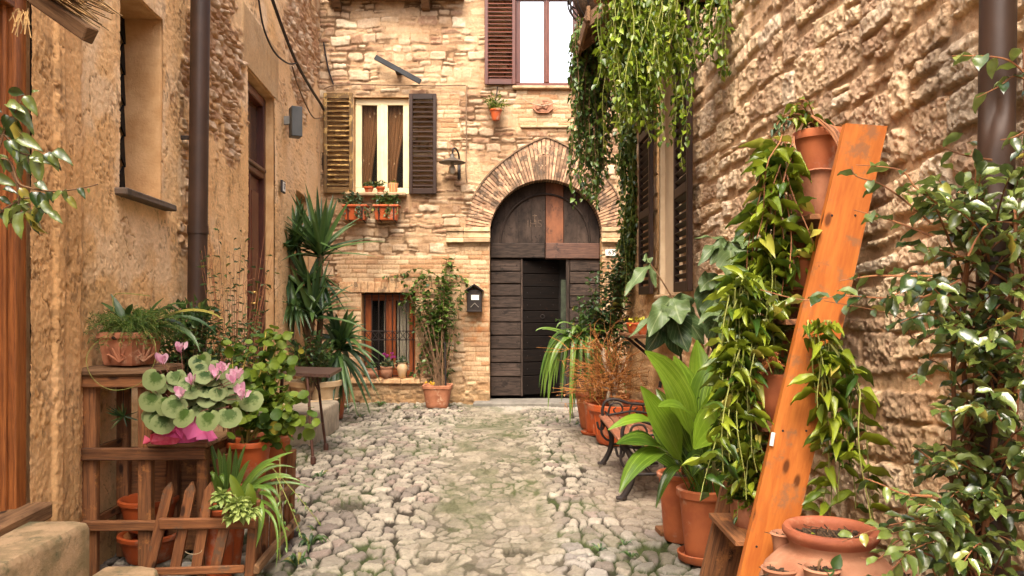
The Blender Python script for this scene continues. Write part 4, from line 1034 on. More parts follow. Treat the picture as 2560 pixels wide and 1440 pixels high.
def bush(Lv, st, c, rad, n, root, L, W, r=0.005, step=None, spread=0.9, down=0.1, fill=1.0, bias=(0, 0, 0), tint=None, sides=4):
    """twigs from the root out to points spread through an ellipsoid, leaves along their outer part"""
    c, root = Vector(c), Vector(root); step = step or L * 0.55
    for i in range(n):
        v = rv(); v = v.normalized() * (random.random() ** 0.33) * fill
        e = c + Vector((v.x * rad[0], v.y * rad[1], v.z * rad[2])); mid = (root + e) / 2 + Vector((0, 0, abs(e.z - root.z) * 0.25)) + rv(0.03) + Vector(bias)
        pts = curve_pts(root + rv(0.012), mid, e, 8)
        st.tube(pts, [r, r * 0.3], sides)
        along(Lv, pts[3:], step, L, W, spread, down, tint=tint)
        Lv.add(e, e - pts[-3], L, W)

# ================================================================ things on the far house
# street number, lamp, letterbox, plaque
t = thing('house_number', FP(1526, 632), 'white house number tile 63 beside the arched gate', 'sign')
b = MB(); b.box(FP(1526, 632, 0.040), (0.165, 0.02, 0.10), bev=0.004); b.build('plate', M['white'], t)
letters('numerals', '63', FP(1527, 632, 0.051), 0.095, M['black_ink'], t)
t = thing('wall_lamp', FP(1140, 412), 'old wall lamp with a flat conical metal shade and bare bulb', 'lamp')
c = FP(1134, 408, 0.28)
b = MB(); b.lathe([(0.20, -0.045), (0.203, -0.04), (0.12, 0.0), (0.05, 0.03), (0.035, 0.05), (0.03, 0.09), (0.0001, 0.092)], c, 30); b.lathe([(0.196, -0.043), (0.11, -0.006), (0.03, 0.02)], c, 30); b.build('lamp_shade', plain('grey enamel', (0.085, 0.068, 0.05), (0.045, 0.036, 0.03), 8, 0.5, 0.2, tint=0), t)
b = MB(); b.lathe([(0.022, 0.02), (0.024, -0.06), (0.03, -0.08), (0.052, -0.13), (0.055, -0.16), (0.035, -0.205), (0.0001, -0.215)], c, 18); b.build('bulb', plain('frosted bulb', (0.42, 0.35, 0.25), rough=0.25, bump=0, tint=0), t)
b = MB(); b.tube(path_pts([c + Vector((0, 0, 0.08)), c + Vector((0.02, 0.0, 0.17)), c + Vector((0.06, 0.10, 0.17)), FP(1148, 395, 0.03), FP(1148, 450, 0.03)], 5), 0.014, 8); b.box(FP(1148, 430, 0.02), (0.05, 0.03, 0.22), bev=0.01); b.build('bracket', M['iron'], t)
t = thing('letterbox', FP(1187, 780), 'small black letterbox with a little pitched roof and white label', 'letterbox')
b = MB(); b.box(FP(1187, 752, 0.10), (0.225, 0.13, 0.34), bev=0.008); b.box(FP(1187, 778, 0.10), (0.235, 0.15, 0.02), bev=0.004); b.build('case', M['iron'], t)
b = MB(); za, zb = FZ(728), FZ(712); x0, x1, xm = FX(1164), FX(1210), FX(1187)
b.prism([(x0, FY - 0.21, za - .01), (xm, FY - 0.21, zb - 0.01), (x1, FY - 0.21, za - .01), (x1, FY - 0.21, za + 0.01), (xm, FY - 0.21, zb + 0.012), (x0, FY - 0.21, za + 0.01)], (0, 0.2, 0)); b.build('roof', M['iron'], t)
b = MB(); b.box(FP(1189, 744, 0.170), (0.115, 0.008, 0.075), bev=0.001); b.build('label_card', M['white'], t)
b = MB(); b.tube([FP(1178, 768, 0.175), FP(1188, 758, 0.175), FP(1198, 768, 0.175)], 0.006, 5); b.build('emblem', plain('pale metal', (0.4, 0.36, 0.3), rough=0.4, metal=0.6, tint=0), t)
t = thing('wall_plaque', FP(1357, 265), 'octagonal terracotta relief plaque under the upper window', 'plaque')
b = MB(); oc = [FP(1357 + 25 * k, 265 + 19 * q, 0.02) for k, q in ((-1, -.45), (-.55, -1), (.55, -1), (1, -.45), (1, .45), (.55, 1), (-.55, 1), (-1, .45))]
b.prism(oc, (0, -0.045, 0)); b.prism([FP(1357, 265, 0.06) + (p - FP(1357, 265, 0.02)) * 0.8 for p in oc], (0, -0.012, 0))
for k in range(14): b.lathe([(0.03, 0), (0.02, 0.018), (0.0001, 0.022)], FP(1357 + random.uniform(-13, 13), 265 + random.uniform(-9, 9), 0.075), 8, axis=(0, -1, 0), sx=random.uniform(0.5, 1.4))
b.build('relief', plain('brown terracotta', (0.36, 0.17, 0.095), (0.25, 0.115, 0.065), 12), t)
b = MB(); b.tube(path_pts([FP(1300, 243, 0.05), FP(1320, 258, 0.09), FP(1350, 268, 0.10), FP(1382, 262, 0.09), FP(1430, 244, 0.05)], 5), 0.006, 6)
tag(b.build('clothes_line', plain('pale cord', (0.42, 0.33, 0.22), tint=0), None), 'pale cord sagging across the octagonal plaque', 'cord')
t = thing('awning_arm', FP(998, 180), 'dark metal bar slanting across the stone above the cream window', 'metal bar')
b = MB(); b.beam(FP(942, 150, 0.14), FP(1054, 211, 0.14), 0.075, 0.05, tint=0.2); b.build('bar', plain('dark grey metal', (0.030, 0.032, 0.034), rough=0.45, metal=0.3, tint=0.1), t)
b = MB(); b.box(FP(998, 181, 0.07), (0.08, 0.16, 0.08), bev=0.006); b.build('bracket', M['iron'], t)
# wires on the two houses
def cable(pts, r, label, mat_=None, name='cable'):
    b = MB(); b.tube(path_pts(pts, 6), r, 6); return tag(b.build(name, mat_ or M['iron'], None), label, 'cable')
M['wire'] = plain('brown old wire', (0.22, 0.14, 0.08), (0.12, 0.075, 0.045), 20, tint=0.1)
cable([FP(812, 225, 0.06), FP(838, 217, 0.07), FP(900, 214, 0.06), FP(985, 216, 0.07), FP(1080, 217, 0.06), FP(1165, 216, 0.06)], 0.010, 'thin wire running level above the cream window', M['wire'])
cable([FP(1168, 216, 0.05), FP(1166, 290, 0.06), FP(1167, 360, 0.06), FP(1165, 420, 0.06), FP(1168, 458, 0.05)], 0.010, 'wire dropping down the stone beside the wall lamp', M['wire'])
cable([LP(652, -30, 0.08), LP(688, 80, 0.10), LP(722, 158, 0.10), LP(760, 220, 0.09), LP(803, 282, 0.06), LP(806, 330, 0.05), LP(800, 395, .05), LP(803, 470, 0.05)], 0.020, 'thick black cable slanting down the plastered wall to the corner')
cable([LP(628, -10, 0.07), LP(640, 70, 0.08), LP(668, 130, 0.08), LP(700, 158, 0.09), LP(722, 158, 0.10)], 0.011, 'thin dark cable joining the thick one at a clamp')
cable([LP(716, 165, 0.07), LP(730, 210, 0.07), LP(752, 262, 0.07), LP(775, 295, 0.06), LP(800, 292, 0.05)], 0.010, 'slack brown wire looping below the thick cable', M['wire'])
cable([FP(811, 108, 0.05), FP(818, 150, 0.06), FP(826, 185, 0.06), FP(836, 214, 0.06)], 0.014, 'short dark cable at the corner of the far house')
# windowsill and hanging pots of the far house
def leafy(t, c, rad, n, L, W, mat_, T_=None, root=None, name='foliage', stem=None, **k):
    Lv = Leaves(T_ or T_OV3); sb = MB()
    bush(Lv, sb, c, rad, n, root or (Vector(c) - Vector((0, 0, rad[2]))), L, W, **k)
    Lv.build(name, mat_, t); sb.build('stems', stem or M['stem_green'], t)
zs = FZ(484) 
t = pot_thing('flowerpot', Vector((FX(924), FY - 0.07, zs)), 0.062, 0.048, 0.095, M['terra_new'], 'wide orange pot with a tuft of green at the left of the cream sill', 'flowerpot', square=0.6)
leafy(t, Vector((FX(924), FY - .07, zs + 0.12)), (0.09, 0.06, 0.06), 22, 0.045, 0.028, M['lf_deep'], r=0.003)
t = pot_thing('flowerpot', Vector((FX(953), FY - 0.07, zs)), 0.055, 0.042, 0.090, M['terra_new'], 'small orange pot in the middle of the cream window sill', 'flowerpot')
leafy(t, Vector((FX(953), FY - .07, zs + 0.13)), (0.07, 0.06, 0.06), 18, 0.045, 0.028, M['lf_deep'], r=0.003)
s_ = NT('striped glaze'); an_ = s_.n("SeparateXYZ", Vector=s_.coord()); at_ = s_.math('ARCTAN2', an_.outputs[1], an_.outputs[0])
fr_ = s_.math('FRACT', s_.math('MULTIPLY', at_, 2.6)); s_.set(Base_Color=s_.mix(s_.math('GREATER_THAN', fr_, 0.55), s_.mix(s_.math('GREATER_THAN', fr_, 0.2), (0.75, 0.68, 0.5), (0.70, 0.40, 0.05)), (0.48, 0.05, 0.03)), Roughness=0.35); M['striped'] = s_.m
t = pot_thing('striped_cup', Vector((FX(985), FY - 0.08, zs)), 0.078, 0.055, 0.145, M['striped'], 'flared cup with red, orange and cream stripes on the cream window sill', 'flowerpot', lip=0.0, rim=0.01)
leafy(t, Vector((FX(985), FY - .08, zs + 0.16)), (0.07, 0.06, 0.03), 12, 0.04, 0.025, M['lf_bright'], r=0.003)
def trough(px0, px1, label, n, dx, mat_leaf):
    t = thing('window_box', FP((px0 + px1) / 2, 552), label, 'window box', 'window boxes under the cream window')
    xm, w_ = FX((px0 + px1) / 2), FX(px1) - FX(px0); z0, z1 = FZ(553), FZ(521)
    b = MB(); yb = FY - 0.15
    def pr(x0, x1, zt, zb_, e, y0, y1): b.prism([(x0 + e, y0, zb_), (x1 - e, y0, zb_), (x1, y0 - 0.02, zt), (x0, y0 - 0.02, zt)], (0, y1 - y0, 0), 0.5)
    pr(xm - w_ / 2, xm + w_ / 2, z1, z0, 0.03, yb - 0.09, yb + 0.09); b.box((xm, yb - 0.02, z1 + 0.01), (w_ + 0.03, 0.24, 0.035), bev=0.008, tint=0.6); b.build('trough', M['terra_new'], t)
    b = MB()
    for x in (xm - w_ * 0.27, xm + w_ * 0.33): b.tube([(x, FY, z1 + 0.03), (x, yb - 0.125, z1 + 0.035), (x, yb - 0.118, z0), (x, FY, z0 - 0.02)], 0.010, 5)
    b.build('iron_hanger', M['iron'], t)
    Lv = Leaves(T_OV3); sb = MB()
    bush(Lv, sb, (xm + dx, yb - 0.03, z1 + 0.10), (w_ * 0.55, 0.10, 0.12), n, (xm, yb, z1 + 0.02), 0.06, 0.042, 0.004)
    for k in range(7):
        p = hang((xm + random.uniform(-.5, .5) * w_, yb - 0.12, z1 + 0.04), random.uniform(0.08, 0.22)); sb.tube(p, 0.003, 4); along(Lv, p, 0.03, 0.055, 0.04)
    Lv.build('foliage', mat_leaf, t); sb.build('stems', M['stem_green'], t)
trough(866, 923, 'orange window box with sage green trailing plant, left of the hanging pair', 34, -0.06, M['lf_sage'])
trough(941, 1001, 'orange window box with bushier deep green plant, right of the hanging pair', 34, 0.0, M['lf_deep'])
t = thing('hanging_pot', FP(1240, 306), 'small terracotta pot with straggly plant hung below the reddish shutter', 'hanging pot')
c = FP(1240, 306, 0.14); pot_mb(c, 0.082, 0.055, 0.165).build('pot', M['terra_new'], t)
b = MB(); b.tube([FP(1244, 218, 0.02), FP(1240, 250, 0.10), FP(1240, 300, 0.04)], 0.008, 6); b.build('hanger', M['iron'], t)
leafy(t, c + Vector((0, 0, 0.26)), (0.22, 0.12, 0.16), 40, 0.05, 0.024, M['lf_bright'], root=c + Vector((0, 0, 0.14)), r=0.003)
t = thing('hanging_pot', FP(1494, 322), 'red pot hung on the far wall, half hidden by the creeper', 'hanging pot')
c = FP(1494, 324, 0.14); pot_mb(c, 0.085, 0.055, 0.22).build('pot', M['terra_new'], t)
b = MB(); b.tube([FP(1494, 270, 0.02), FP(1494, 290, 0.06)], 0.008, 6); b.build('hanger', M['iron'], t)
zs = FZ(945)
t = thing('flowerpot', (FX(930), FY - 0.02, zs), 'round two toned clay pot with a small succulent on the low sill', 'flowerpot')
c = Vector((FX(930), FY - 0.02, zs)); pot_mb(c, 0.075, 0.055, 0.155, belly=0.028, lip=0.006).build('pot', M['terra_pale'], t)
leafy(t, c + Vector((0, 0, 0.19)), (0.08, 0.06, 0.05), 26, 0.05, 0.022, M['lf_deep'], T_LAN, r=0.003)
t = thing('flowerpot', (FX(967), FY - 0.02, zs), 'clay pot of magenta cyclamen on the barred low sill', 'flowerpot')
c = Vector((FX(967), FY - 0.02, zs)); pot_mb(c, 0.088, 0.06, 0.18, belly=0.02).build('pot', M['terra_pale'], t)
leafy(t, c + Vector((0, 0, 0.22)), (0.13, 0.08, 0.05), 22, 0.055, 0.055, M['lf_sage'], T_HEART, r=0.003)
Lv = Leaves(T_OBOV)
for k in range(11):
    p = c + Vector((random.uniform(-.10, .12), random.uniform(-.06, .04), random.uniform(0.28, 0.36)))
    for q in range(5): Lv.add(p, Vector((math.cos(q * 1.26), math.sin(q * 1.26), 0.9)), 0.045, 0.036)
Lv.build('flowers', M['magenta'], t)
t = thing('clay_jug', (FX(1006), FY - 0.02, zs), 'two handled clay jug, yellowish above and pale below, on the low sill', 'jug')
c = Vector((FX(1006), FY - 0.02, zs)); b = MB(); b.lathe([(0.045, 0), (0.05, 0.01), (0.082, 0.13), (0.085, 0.17), (0.065, 0.21), (0.06, 0.225), (0.072, 0.24), (0.068, 0.242), (0.055, 0.225), (0.05, 0.15)], c, 24); jb = b.build('body', plain('two toned clay', (0.50, 0.36, 0.22), (0.52, 0.28, 0.09), 3, 0.6, 0.1, tint=0), t)
b = MB()
for sx in (-1, 1): b.tube(path_pts([c + Vector((sx * 0.062, 0, 0.215)), c + Vector((sx * 0.105, 0, 0.21)), c + Vector((sx * 0.112, 0, 0.17)), c + Vector((sx * 0.084, 0, 0.15))], 4), 0.009, 6)
b.build('handles', M['terra_pale'], t)
leafy(t, c + Vector((0, 0, 0.27)), (0.10, 0.07, 0.06), 14, 0.06, 0.035, M['lf_sage'], r=0.003)
# climber in its square pot between window and gate
c = G(1094, 1016); c.y = 11.75; c.x = (1094 - CX) / F * 11.75; c.z = 0
t = pot_thing('potted_climber', c, 0.205, 0.155, 0.33, M['terra_old'], 'ivy like climber in a square terracotta pot beside the low window', square=0.85, rim=0.05)
Lv = Leaves(T_OV3); sb = MB()
b0 = c + Vector((0, 0, 0.3))
for (tx, ty, n_) in ((1100, 760, 12), (1122, 680, 9), (1085, 800, 12), (1115, 850, 14), (1090, 890, 14), (1045, 710, 7), (1160, 720, 6), (1070, 690, 6), (1110, 720, 9), (1040, 735, 5), (1100, 930, 10), (1125, 795, 6)):
    for k in range(n_):
        e = FP(tx + random.gauss(0, 15), ty + random.gauss(0, 24), random.uniform(0.08, 0.38)); base = b0 + Vector((random.uniform(-.06, .12), random.uniform(-.02, 0.1), 0))
        m_ = (base + e) / 2 + Vector((random.gauss(0, .05), 0, 0.15)); pts = curve_pts(base, m_, e, 9)
        if k < 3: sb.tube(pts, [0.008, 0.003], 4)
        along(Lv, pts[5:], 0.055, 0.085, 0.062, 1.0, 0.35)
for path in (((1112, 700), (1050, 672), (1000, 690), (962, 690)), ((1112, 720), (1060, 690), (1020, 745), (1000, 760)), ((1120, 690), (1150, 690), (1180, 720)), ((1095, 840), (1060, 870), (1045, 930), (1030, 925)), ((1110, 690), (1118, 650), (1125, 662))):
    pts = path_pts([FP(x, y, random.uniform(0.06, 0.12)) for x, y in path], 6); sb.tube(pts, 0.005, 4); along(Lv, pts, 0.04, 0.085, 0.062, 1.0, 0.35)
Lv.build('foliage', M['lf_vine_dark'], t); sb.build('stems', M['stem'], t)
b = MB(); b.tube([c + Vector((0.12, 0, 0.3)), c + Vector((0.10, 0.05, 0.95))], 0.014, 6); b.build('stake', M['iron'], t)
Lv = Leaves(T_OBOV)
for k in range(16): Lv.add(c + Vector((random.uniform(-.17, .0), random.uniform(-.19, -.1), random.uniform(0.33, 0.37))), rv() + Vector((0, -.3, 1)), 0.03, 0.025)
Lv.build('flowers', plain('yellow petal', (0.70, 0.42, 0.03), tint=0.2), t)

# ================================================================ things on the left house
t = thing('downpipe', LP(448, 740, 0.12), 'brown downpipe on the ochre wall at left', 'downpipe', None)
def pipe(t, base, top, r, mat_, dents=(), straps=()):
    b = MB(); n_ = 40; pts = [Vector(base).lerp(Vector(top), i / n_) for i in range(n_ + 1)]; rs = [r] * (n_ + 1)
    b.tube(pts, rs, 20); o = b.build('pipe', mat_, t)
    b = MB()
    for z in straps: 
        p = Vector(base).lerp(Vector(top), (z - base[2]) / (top[2] - base[2])); b.lathe([(r, -0.03), (r + 0.006, -0.03), (r + 0.006, 0.03), (r, 0.03)], p, 20); 
    b.build('joint', mat_, o)
    return o
Yp = LY(452) 
pipe(t, (LWX(Yp) + 0.105, Yp, -0.03), (LWX(Yp) + 0.175, Yp, 6.3), 0.070, M['copper'], straps=(2.06, 5.2))
b = MB(); b.beam((LWX(Yp) - 0.02, Yp, 2.75), (LWX(Yp) + 0.11, Yp, 2.75), 0.03, 0.02); b.beam((LWX(Yp) - 0.02, Yp, 0.9), (LWX(Yp) + 0.11, Yp, 0.9), 0.03, 0.02); b.build('bracket', M['iron'], t)
t = thing('wall_floodlight', LP(738, 305), 'grey box shaped light fixed to the ochre wall beside the red brown door', 'wall light')
Yq = LY(730); cq = P(739, 306, 9.6)
b = MB(); b.box(cq, (0.13, 0.16, 0.36), Matrix.Rotation(R(28), 3, 'Z'), 0.008); b.build('housing', plain('grey painted metal', (0.060, 0.062, 0.060), (0.045, 0.048, 0.046), 6, 0.5, 0.05, spec=0.35, tint=0), t)
b = MB(); b.beam(cq + Vector((-0.05, 0.03, 0.03)), cq + Vector((-0.20, 0.04, 0.03)), 0.10, 0.05); b.build('arm', plain('pale grey metal', (0.26, 0.26, 0.24), rough=0.4, tint=0), t)
t = thing('house_number', LP(698, 466), 'tiny framed house number tile on the ochre wall beside the red brown door', 'sign')
Yn = LY(698); cn = Vector((LWX(Yn) + 0.045, Yn, H + (HY - 467) / F * Yn)); an = math.atan(0.0747)
b = MB(); b.box(cn, (0.025, 0.17, 0.14), Matrix.Rotation(an, 3, 'Z'), 0.004); fo = b.build('frame', M['iron'], t)
b = MB(); b.box(cn + Vector((0.012, 0, 0)), (0.006, 0.135, 0.11), Matrix.Rotation(an, 3, 'Z'), 0.001); b.build('plate', M['white'], t)
letters('numerals', '17', cn + Vector((0.017, 0, 0)), 0.10, M['black_ink'], t, (R(90), 0, R(90) + an))
# thatch edged pole poking in at the top left
t = thing('thatched_awning', P(120, 40, 2.6), 'end of a straw thatched awning with a dark pole over the left door', 'awning')
pa, pb = P(20, -55, 2.95), P(226, 88, 2.75)
b = MB(); b.beam(pa + (pa - pb) * 0.6, pb, 0.055, 0.045, jit=0.003, tint=0.15); b.build('pole', M['plank'], t)
b = MB(); dv = (pb - pa)
for k in range(170):
    q = random.random(); s0 = pa + dv * (q * 0.85 - 0.25) + Vector((random.uniform(-.02, .03), random.uniform(-.06, .06), 0.045 + random.uniform(0.0, 0.10))); l = random.uniform(0.2, 0.5) * (1.0 - 0.3 * q)
    e0 = s0 + dv.normalized() * l + Vector((0, 0, random.uniform(-0.02, 0.05))) + rv(0.008)
    b.tube([s0, (s0 + e0) / 2 + rv(0.005), e0], [0.004, 0.0022], 3)
for k in range(18):
    s0 = P(random.uniform(30, 75), random.uniform(20, 35), 2.8); b.tube([s0, s0 + Vector((random.uniform(-.03, .02), 0, -random.uniform(0.03, 0.1)))], 0.002, 3)
b.build('straw', plain('straw', (0.42, 0.26, 0.10), (0.20, 0.12, 0.05), 20, tint=0.5), t)
# ================================================================ left side: plant stand, fence and pots
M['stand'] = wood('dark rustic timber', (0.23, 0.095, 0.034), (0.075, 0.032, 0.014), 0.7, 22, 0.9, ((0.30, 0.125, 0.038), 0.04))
M['picket'] = wood('worn orange brown timber', (0.29, 0.115, 0.040), (0.12, 0.045, 0.018), 0.75, 22, 0.9, ((0.12, 0.07, 0.04), 0.06))
YS = 4.42
t = thing('plant_stand', P(360, 1440, YS), 'rustic dark timber plant stand of two open bays against the ochre wall', 'plant stand')
def Z(py, Y): return H + (HY - py) / F * Y
def X(px, Y): return (px - CX) / F * Y
zb = 0.0
for (x0, x1, yt, yy, yb_) in ((207, 245, 945, YS, None), (348, 382, 950, YS, None), (495, 521, 1122, YS, None), (216, 246, 945, YS + 0.36, None), (350, 380, 945, YS + 0.36, None), (508, 530, 1122, YS + 0.36, None)):
    b = MB(); b.box(((X(x0, YS) + X(x1, YS)) / 2, yy, (Z(yt, YS)) / 2 + 0.0), (X(x1, YS) - X(x0, YS), 0.05, Z(yt, YS)), bev=0.005, jit=0.003); b.build('post', M['stand'], t)
for (x0, x1, y0, y1, yy) in ((206, 386, 940, 967, YS - 0.045), (202, 523, 1117, 1146, YS - 0.045), (215, 402, 1296, 1321, YS - 0.045), (206, 386, 940, 967, YS + 0.40)):
    b = MB(); b.box(((X(x0, YS) + X(x1, YS)) / 2, yy, (Z(y0, YS) + Z(y1, YS)) / 2), (X(x1, YS) - X(x0, YS), 0.035, Z(y0, YS) - Z(y1, YS)), bev=0.005, jit=0.003); b.build('rail', M['stand'], t)
for px_, zt in ((226, Z(955, YS)), (365, Z(955, YS)), (226, Z(1131, YS)), (365, Z(1131, YS)), (508, Z(1131, YS)), (226, Z(1308, YS))):
    b = MB(); b.box((X(px_, YS) + 0.0, YS + 0.18, zt), (0.03, 0.30, 0.05), bev=0.004, jit=0.003); b.build('side_rail', M['stand'], t)
for yy, w_ in ((YS + 0.02, 0.20), (YS + 0.26, 0.24)):
    b = MB(); b.box((X(300, YS), yy, Z(928, YS)), (X(395, YS) - X(206, YS), w_, 0.042), bev=0.014, jit=0.006); b.build('top_board', M['plank'], t)
for yy, w_ in ((YS + 0.03, 0.17), (YS + 0.23, 0.2)):
    b = MB(); b.box((X(452, YS), yy, Z(1109, YS)), (X(528, YS) - X(378, YS), w_, 0.034), bev=0.010, jit=0.004); b.build('shelf_board', M['plank'], t)
b = MB(); b.beam((X(240, YS), YS + 0.30, Z(1395, YS)), (X(330, YS), YS + 0.30, Z(1320, YS)), 0.05, 0.03); b.build('brace', M['stand'], t)
b = MB(); b.box(((X(210, YS) + X(528, YS)) / 2, YS + 0.41, Z(1150, YS) / 2 + 0.01), (X(528, YS) - X(210, YS), 0.02, Z(1150, YS) - 0.02), bev=0.003); b.build('back_or_added_board', M['stand'], t)  # added dark board that keeps light out of the lower bay
b = MB(); b.box((X(531, YS) + 0.015, YS + 0.21, Z(1150, YS) / 2 + 0.01), (0.018, 0.36, Z(1150, YS) - 0.02), bev=0.003); b.build('added_end_board', M['stand'], t)  # added side board, closes the bay against light so it stays dark
b = MB(); b.box(((X(285, YS) + X(350, YS)) / 2, YS + 0.41, (Z(960, YS) + Z(1120, YS)) / 2), (X(350, YS) - X(285, YS), 0.02, Z(960, YS) - Z(1120, YS)), bev=0.003); b.build('back_or_added_board', M['plank'], t)
zt = Z(917, YS); zs2 = Z(1101, YS)
# low picket fence round the little bed
YF = 4.22
t = thing('picket_fence', P(560, 1440, YF), 'low worn picket fence with leaning pointed pales around the pots', 'fence')
def pale(x0, y0, x1, y1, wpx, Y, th=0.022):
    p0, p1 = P(x0, y0, Y), P(x1, y1, Y); d = (p1 - p0).normalized(); s_ = Vector((0, 1, 0)).cross(d).normalized(); wd = wpx / F * Y / 2
    pts = [p0 - s_ * wd, p0 + s_ * wd, p1 + s_ * wd - d * 0.05, p1, p1 - s_ * wd - d * 0.05]
    b = MB(); b.prism([q + Vector((0, -th / 2, 0)) for q in pts], (0, th, 0)); L = (p1 - p0).length; o_ = random.random() * 30
    b.u = [((Vector(q) - p0).dot(d), (Vector(q) - p0).dot(s_) + Vector(q).y + o_, o_) for q in b.v]
    return b.build('pale', M['picket'], t)
for q in ((372, 1432, 427, 1205), (436, 1432, 481, 1204), (490, 1428, 528, 1204), (538, 1424, 586, 1206)): pale(*q, 25, YF)
for x0, y0, x1, y1, th_, yo in ((398, 1309, 640, 1308, 27, -0.03), (385, 1429, 612, 1421, 20, -0.03)):
    b = MB(); b.beam(P(x0, y0, YF + yo), P(x1, y1, YF + yo), th_ / F * YF, 0.028, (0, 0, 1), 0.006, None, 0.003); b.build('rail', M['picket'], t)
xc = X(622, YF)
b = MB(); b.beam((xc, YF, 0.0), (xc + 0.035, YF, 0.47), 0.05, 0.045, (1, 0, 0), 0.006); b.build('corner_post', M['picket'], t)
xe, ye = X(722, 5.12), 5.12
b = MB(); b.beam((xe, ye, -0.01), (xe + 0.02, ye, 0.575), 0.075, 0.04, (0, 1, 0), 0.006, None, 0.003); b.build('end_post', M['picket'], t)
for za, zb_ in ((0.37, 0.36), (0.11, 0.12)):
    b = MB(); b.beam((xc + 0.045, YF - 0.02, za), (xe + 0.045, ye + 0.05, zb_), 0.055, 0.03, (0, 0, 1), 0.008, None, 0.004); b.build('rail', M['plank'], t)
for k in range(5):
    q = (k + 0.7) / 5.6; b = MB(); x_ = xc + (xe - xc) * q + 0.01; y_ = YF + (ye - YF) * q
    b.beam((x_ - 0.01, y_ + 0.03, 0.03), (x_ + 0.01, y_, 0.45 + random.uniform(-.03, .06)), 0.075, 0.02, (0, 1, 0), 0.006, None, 0.004); b.build('pale', M['picket'], t)
b = MB(); b.tube([P(487, 1372, YF - 0.05) + Vector((0.05 * math.sin(a) * 0.9, -0.02, -0.022 * math.cos(a))) for a in [i * 0.4 - 1.2 for i in range(8)]], 0.002, 4)
tag(b.build('wire_loop', plain('pale wire', (0.45, 0.36, 0.22), tint=0), t), None)
# pots stored in the lower bay
YP = 4.72
def rib(name, px_, pytop, r1, r0, h, Y, label, mat_=M['terra_new'], soil=False, **k):
    z1 = Z(pytop, Y); c = Vector((X(px_, Y), Y, z1 - h)); return pot_thing(name, c, r1, r0, h, mat_, label, 'flowerpot', soil=soil, **k), c
rib('flowerpot', 375, 1330, 0.165, 0.125, Z(1330, YP) - 0.0, YP, 'big empty orange pot on the ground behind the leaning pales')
rib('flowerpot', 372, 1243, 0.155, 0.115, 0.185, YP + 0.0, 'wide empty orange pot stacked on a bigger one inside the timber stand')
rib('flowerpot', 430, 1330, 0.10, 0.08, Z(1330, 4.85), 4.85, 'dark red empty pot at the back of the timber stand', M['terra'])
b = MB(); b.box((X(440, YF + .2), YF + 0.25, 0.012), (0.22, 0.16, 0.012), Matrix.Rotation(0.4, 3, 'Z'), 0.003); b.box((X(470, YF + .2), YF + 0.28, 0.024), (0.2, 0.14, 0.01), Matrix.Rotation(-0.2, 3, 'Z'), 0.003)
tag(b.build('paper_wad', plain('faded printed paper', (0.55, 0.48, 0.36), (0.25, 0.30, 0.32), 30, tint=0.2), None), 'crumpled faded paper lying behind the picket fence', 'paper')
# planter with relief and fern on top of the stand
cx_ = X(322, YS + 0.1); c = Vector((cx_, YS + 0.12, zt + 0.004))
t = thing('fern_planter', c, 'square terracotta planter with leaf reliefs and feathery fern on the stand top', 'potted plant')
b = pot_mb(c, 0.118, 0.098, 0.185, rim=0.035, lip=0.008, square=0.92, rot=R(45) - R(62), seg=40); b.build('planter', M['terra_old'], t)
b = MB(); rot_ = -R(62)
for face in range(4):
    fa = rot_ + face * math.pi / 2; nrm = Vector((math.cos(fa), math.sin(fa), 0)); tg = Vector((-math.sin(fa), math.cos(fa), 0))
    for k in (-1, 0, 1):
        base = c + nrm * 0.1015 + tg * k * 0.062 + Vector((0, 0, 0.022))
        for q in range(-2, 3):
            a = q * 0.42; L_ = 0.085 - abs(q) * 0.016
            pts = [base + (tg * math.sin(a) * s * (1.1 + abs(q) * .12) + Vector((0, 0, 1)) * math.cos(a) * s * 1.25 + nrm * (s * 0.14 + 0.004 + (0.004 if s > L_ * 0.7 else 0))) for s in (0, L_ * 0.4, L_ * 0.75, L_)]
            b.tube(pts, [0.004, 0.0075, 0.006, 0.004], 6, 0.7)
b.build('relief', M['terra_old'], t)
b = MB(); b.box(c + Vector((0, 0, 0.155)), (0.20, 0.20, 0.02), Matrix.Rotation(rot_, 3, 'Z'), 0.01); b.build('soil', M['soil'], t)
Lf = Leaves(tmpl('lance', 2, 0.1, 0.1)); sb = MB(); top = c + Vector((0, 0, 0.17))
for k in range(125):
    a = random.random() * 6.28; l = random.uniform(0.12, 0.30); up = random.uniform(0.0, 0.18)
    e = top + Vector((math.cos(a) * l * (1.25 if math.cos(a) > 0 else 0.8), math.sin(a) * l * 0.8, up - l * 0.25)); pts = curve_pts(top + rv(0.03), (top + e) / 2 + Vector((0, 0, 0.12)), e, 9); sb.tube(pts, [0.0018, 0.0006], 3)
    for i in range(2, 10):
        for q in range(7): p = pts[i] + rv(0.006); Lf.add(p, (pts[i] - pts[i - 1]).normalized() * 0.5 + rv(0.8), random.uniform(0.012, 0.026), 0.0030)
Lf.build('fern_foliage', M['lf_fern'], t); sb.build('fern_stems', M['stem_green'], t)
Bl = Blades()                                        # broad leaves rising out of the fern
for (x, y, mx, my, w_) in ((243, 752, 300, 800, 0.032), (277, 735, 300, 790, 0.04), (330, 760, 320, 790, 0.05), (410, 745, 380, 790, 0.045), (465, 760, 420, 770, 0.045), (545, 838, 470, 770, 0.035), (560, 800, 480, 760, 0.035), (500, 880, 470, 800, 0.04), (440, 770, 400, 780, 0.05), (395, 775, 370, 800, 0.05), (480, 840, 440, 790, 0.035), (285, 790, 300, 800, 0.03)):
    Bl.add(top + rv(0.02), P(mx, my, YS + 0.1) + Vector((0, 0, 0.05)), P(x, y, YS + random.uniform(-.1, .25)), w_, (0, -0.5, 1), 'lance', 10, None, 0.12, stalk=0.2)
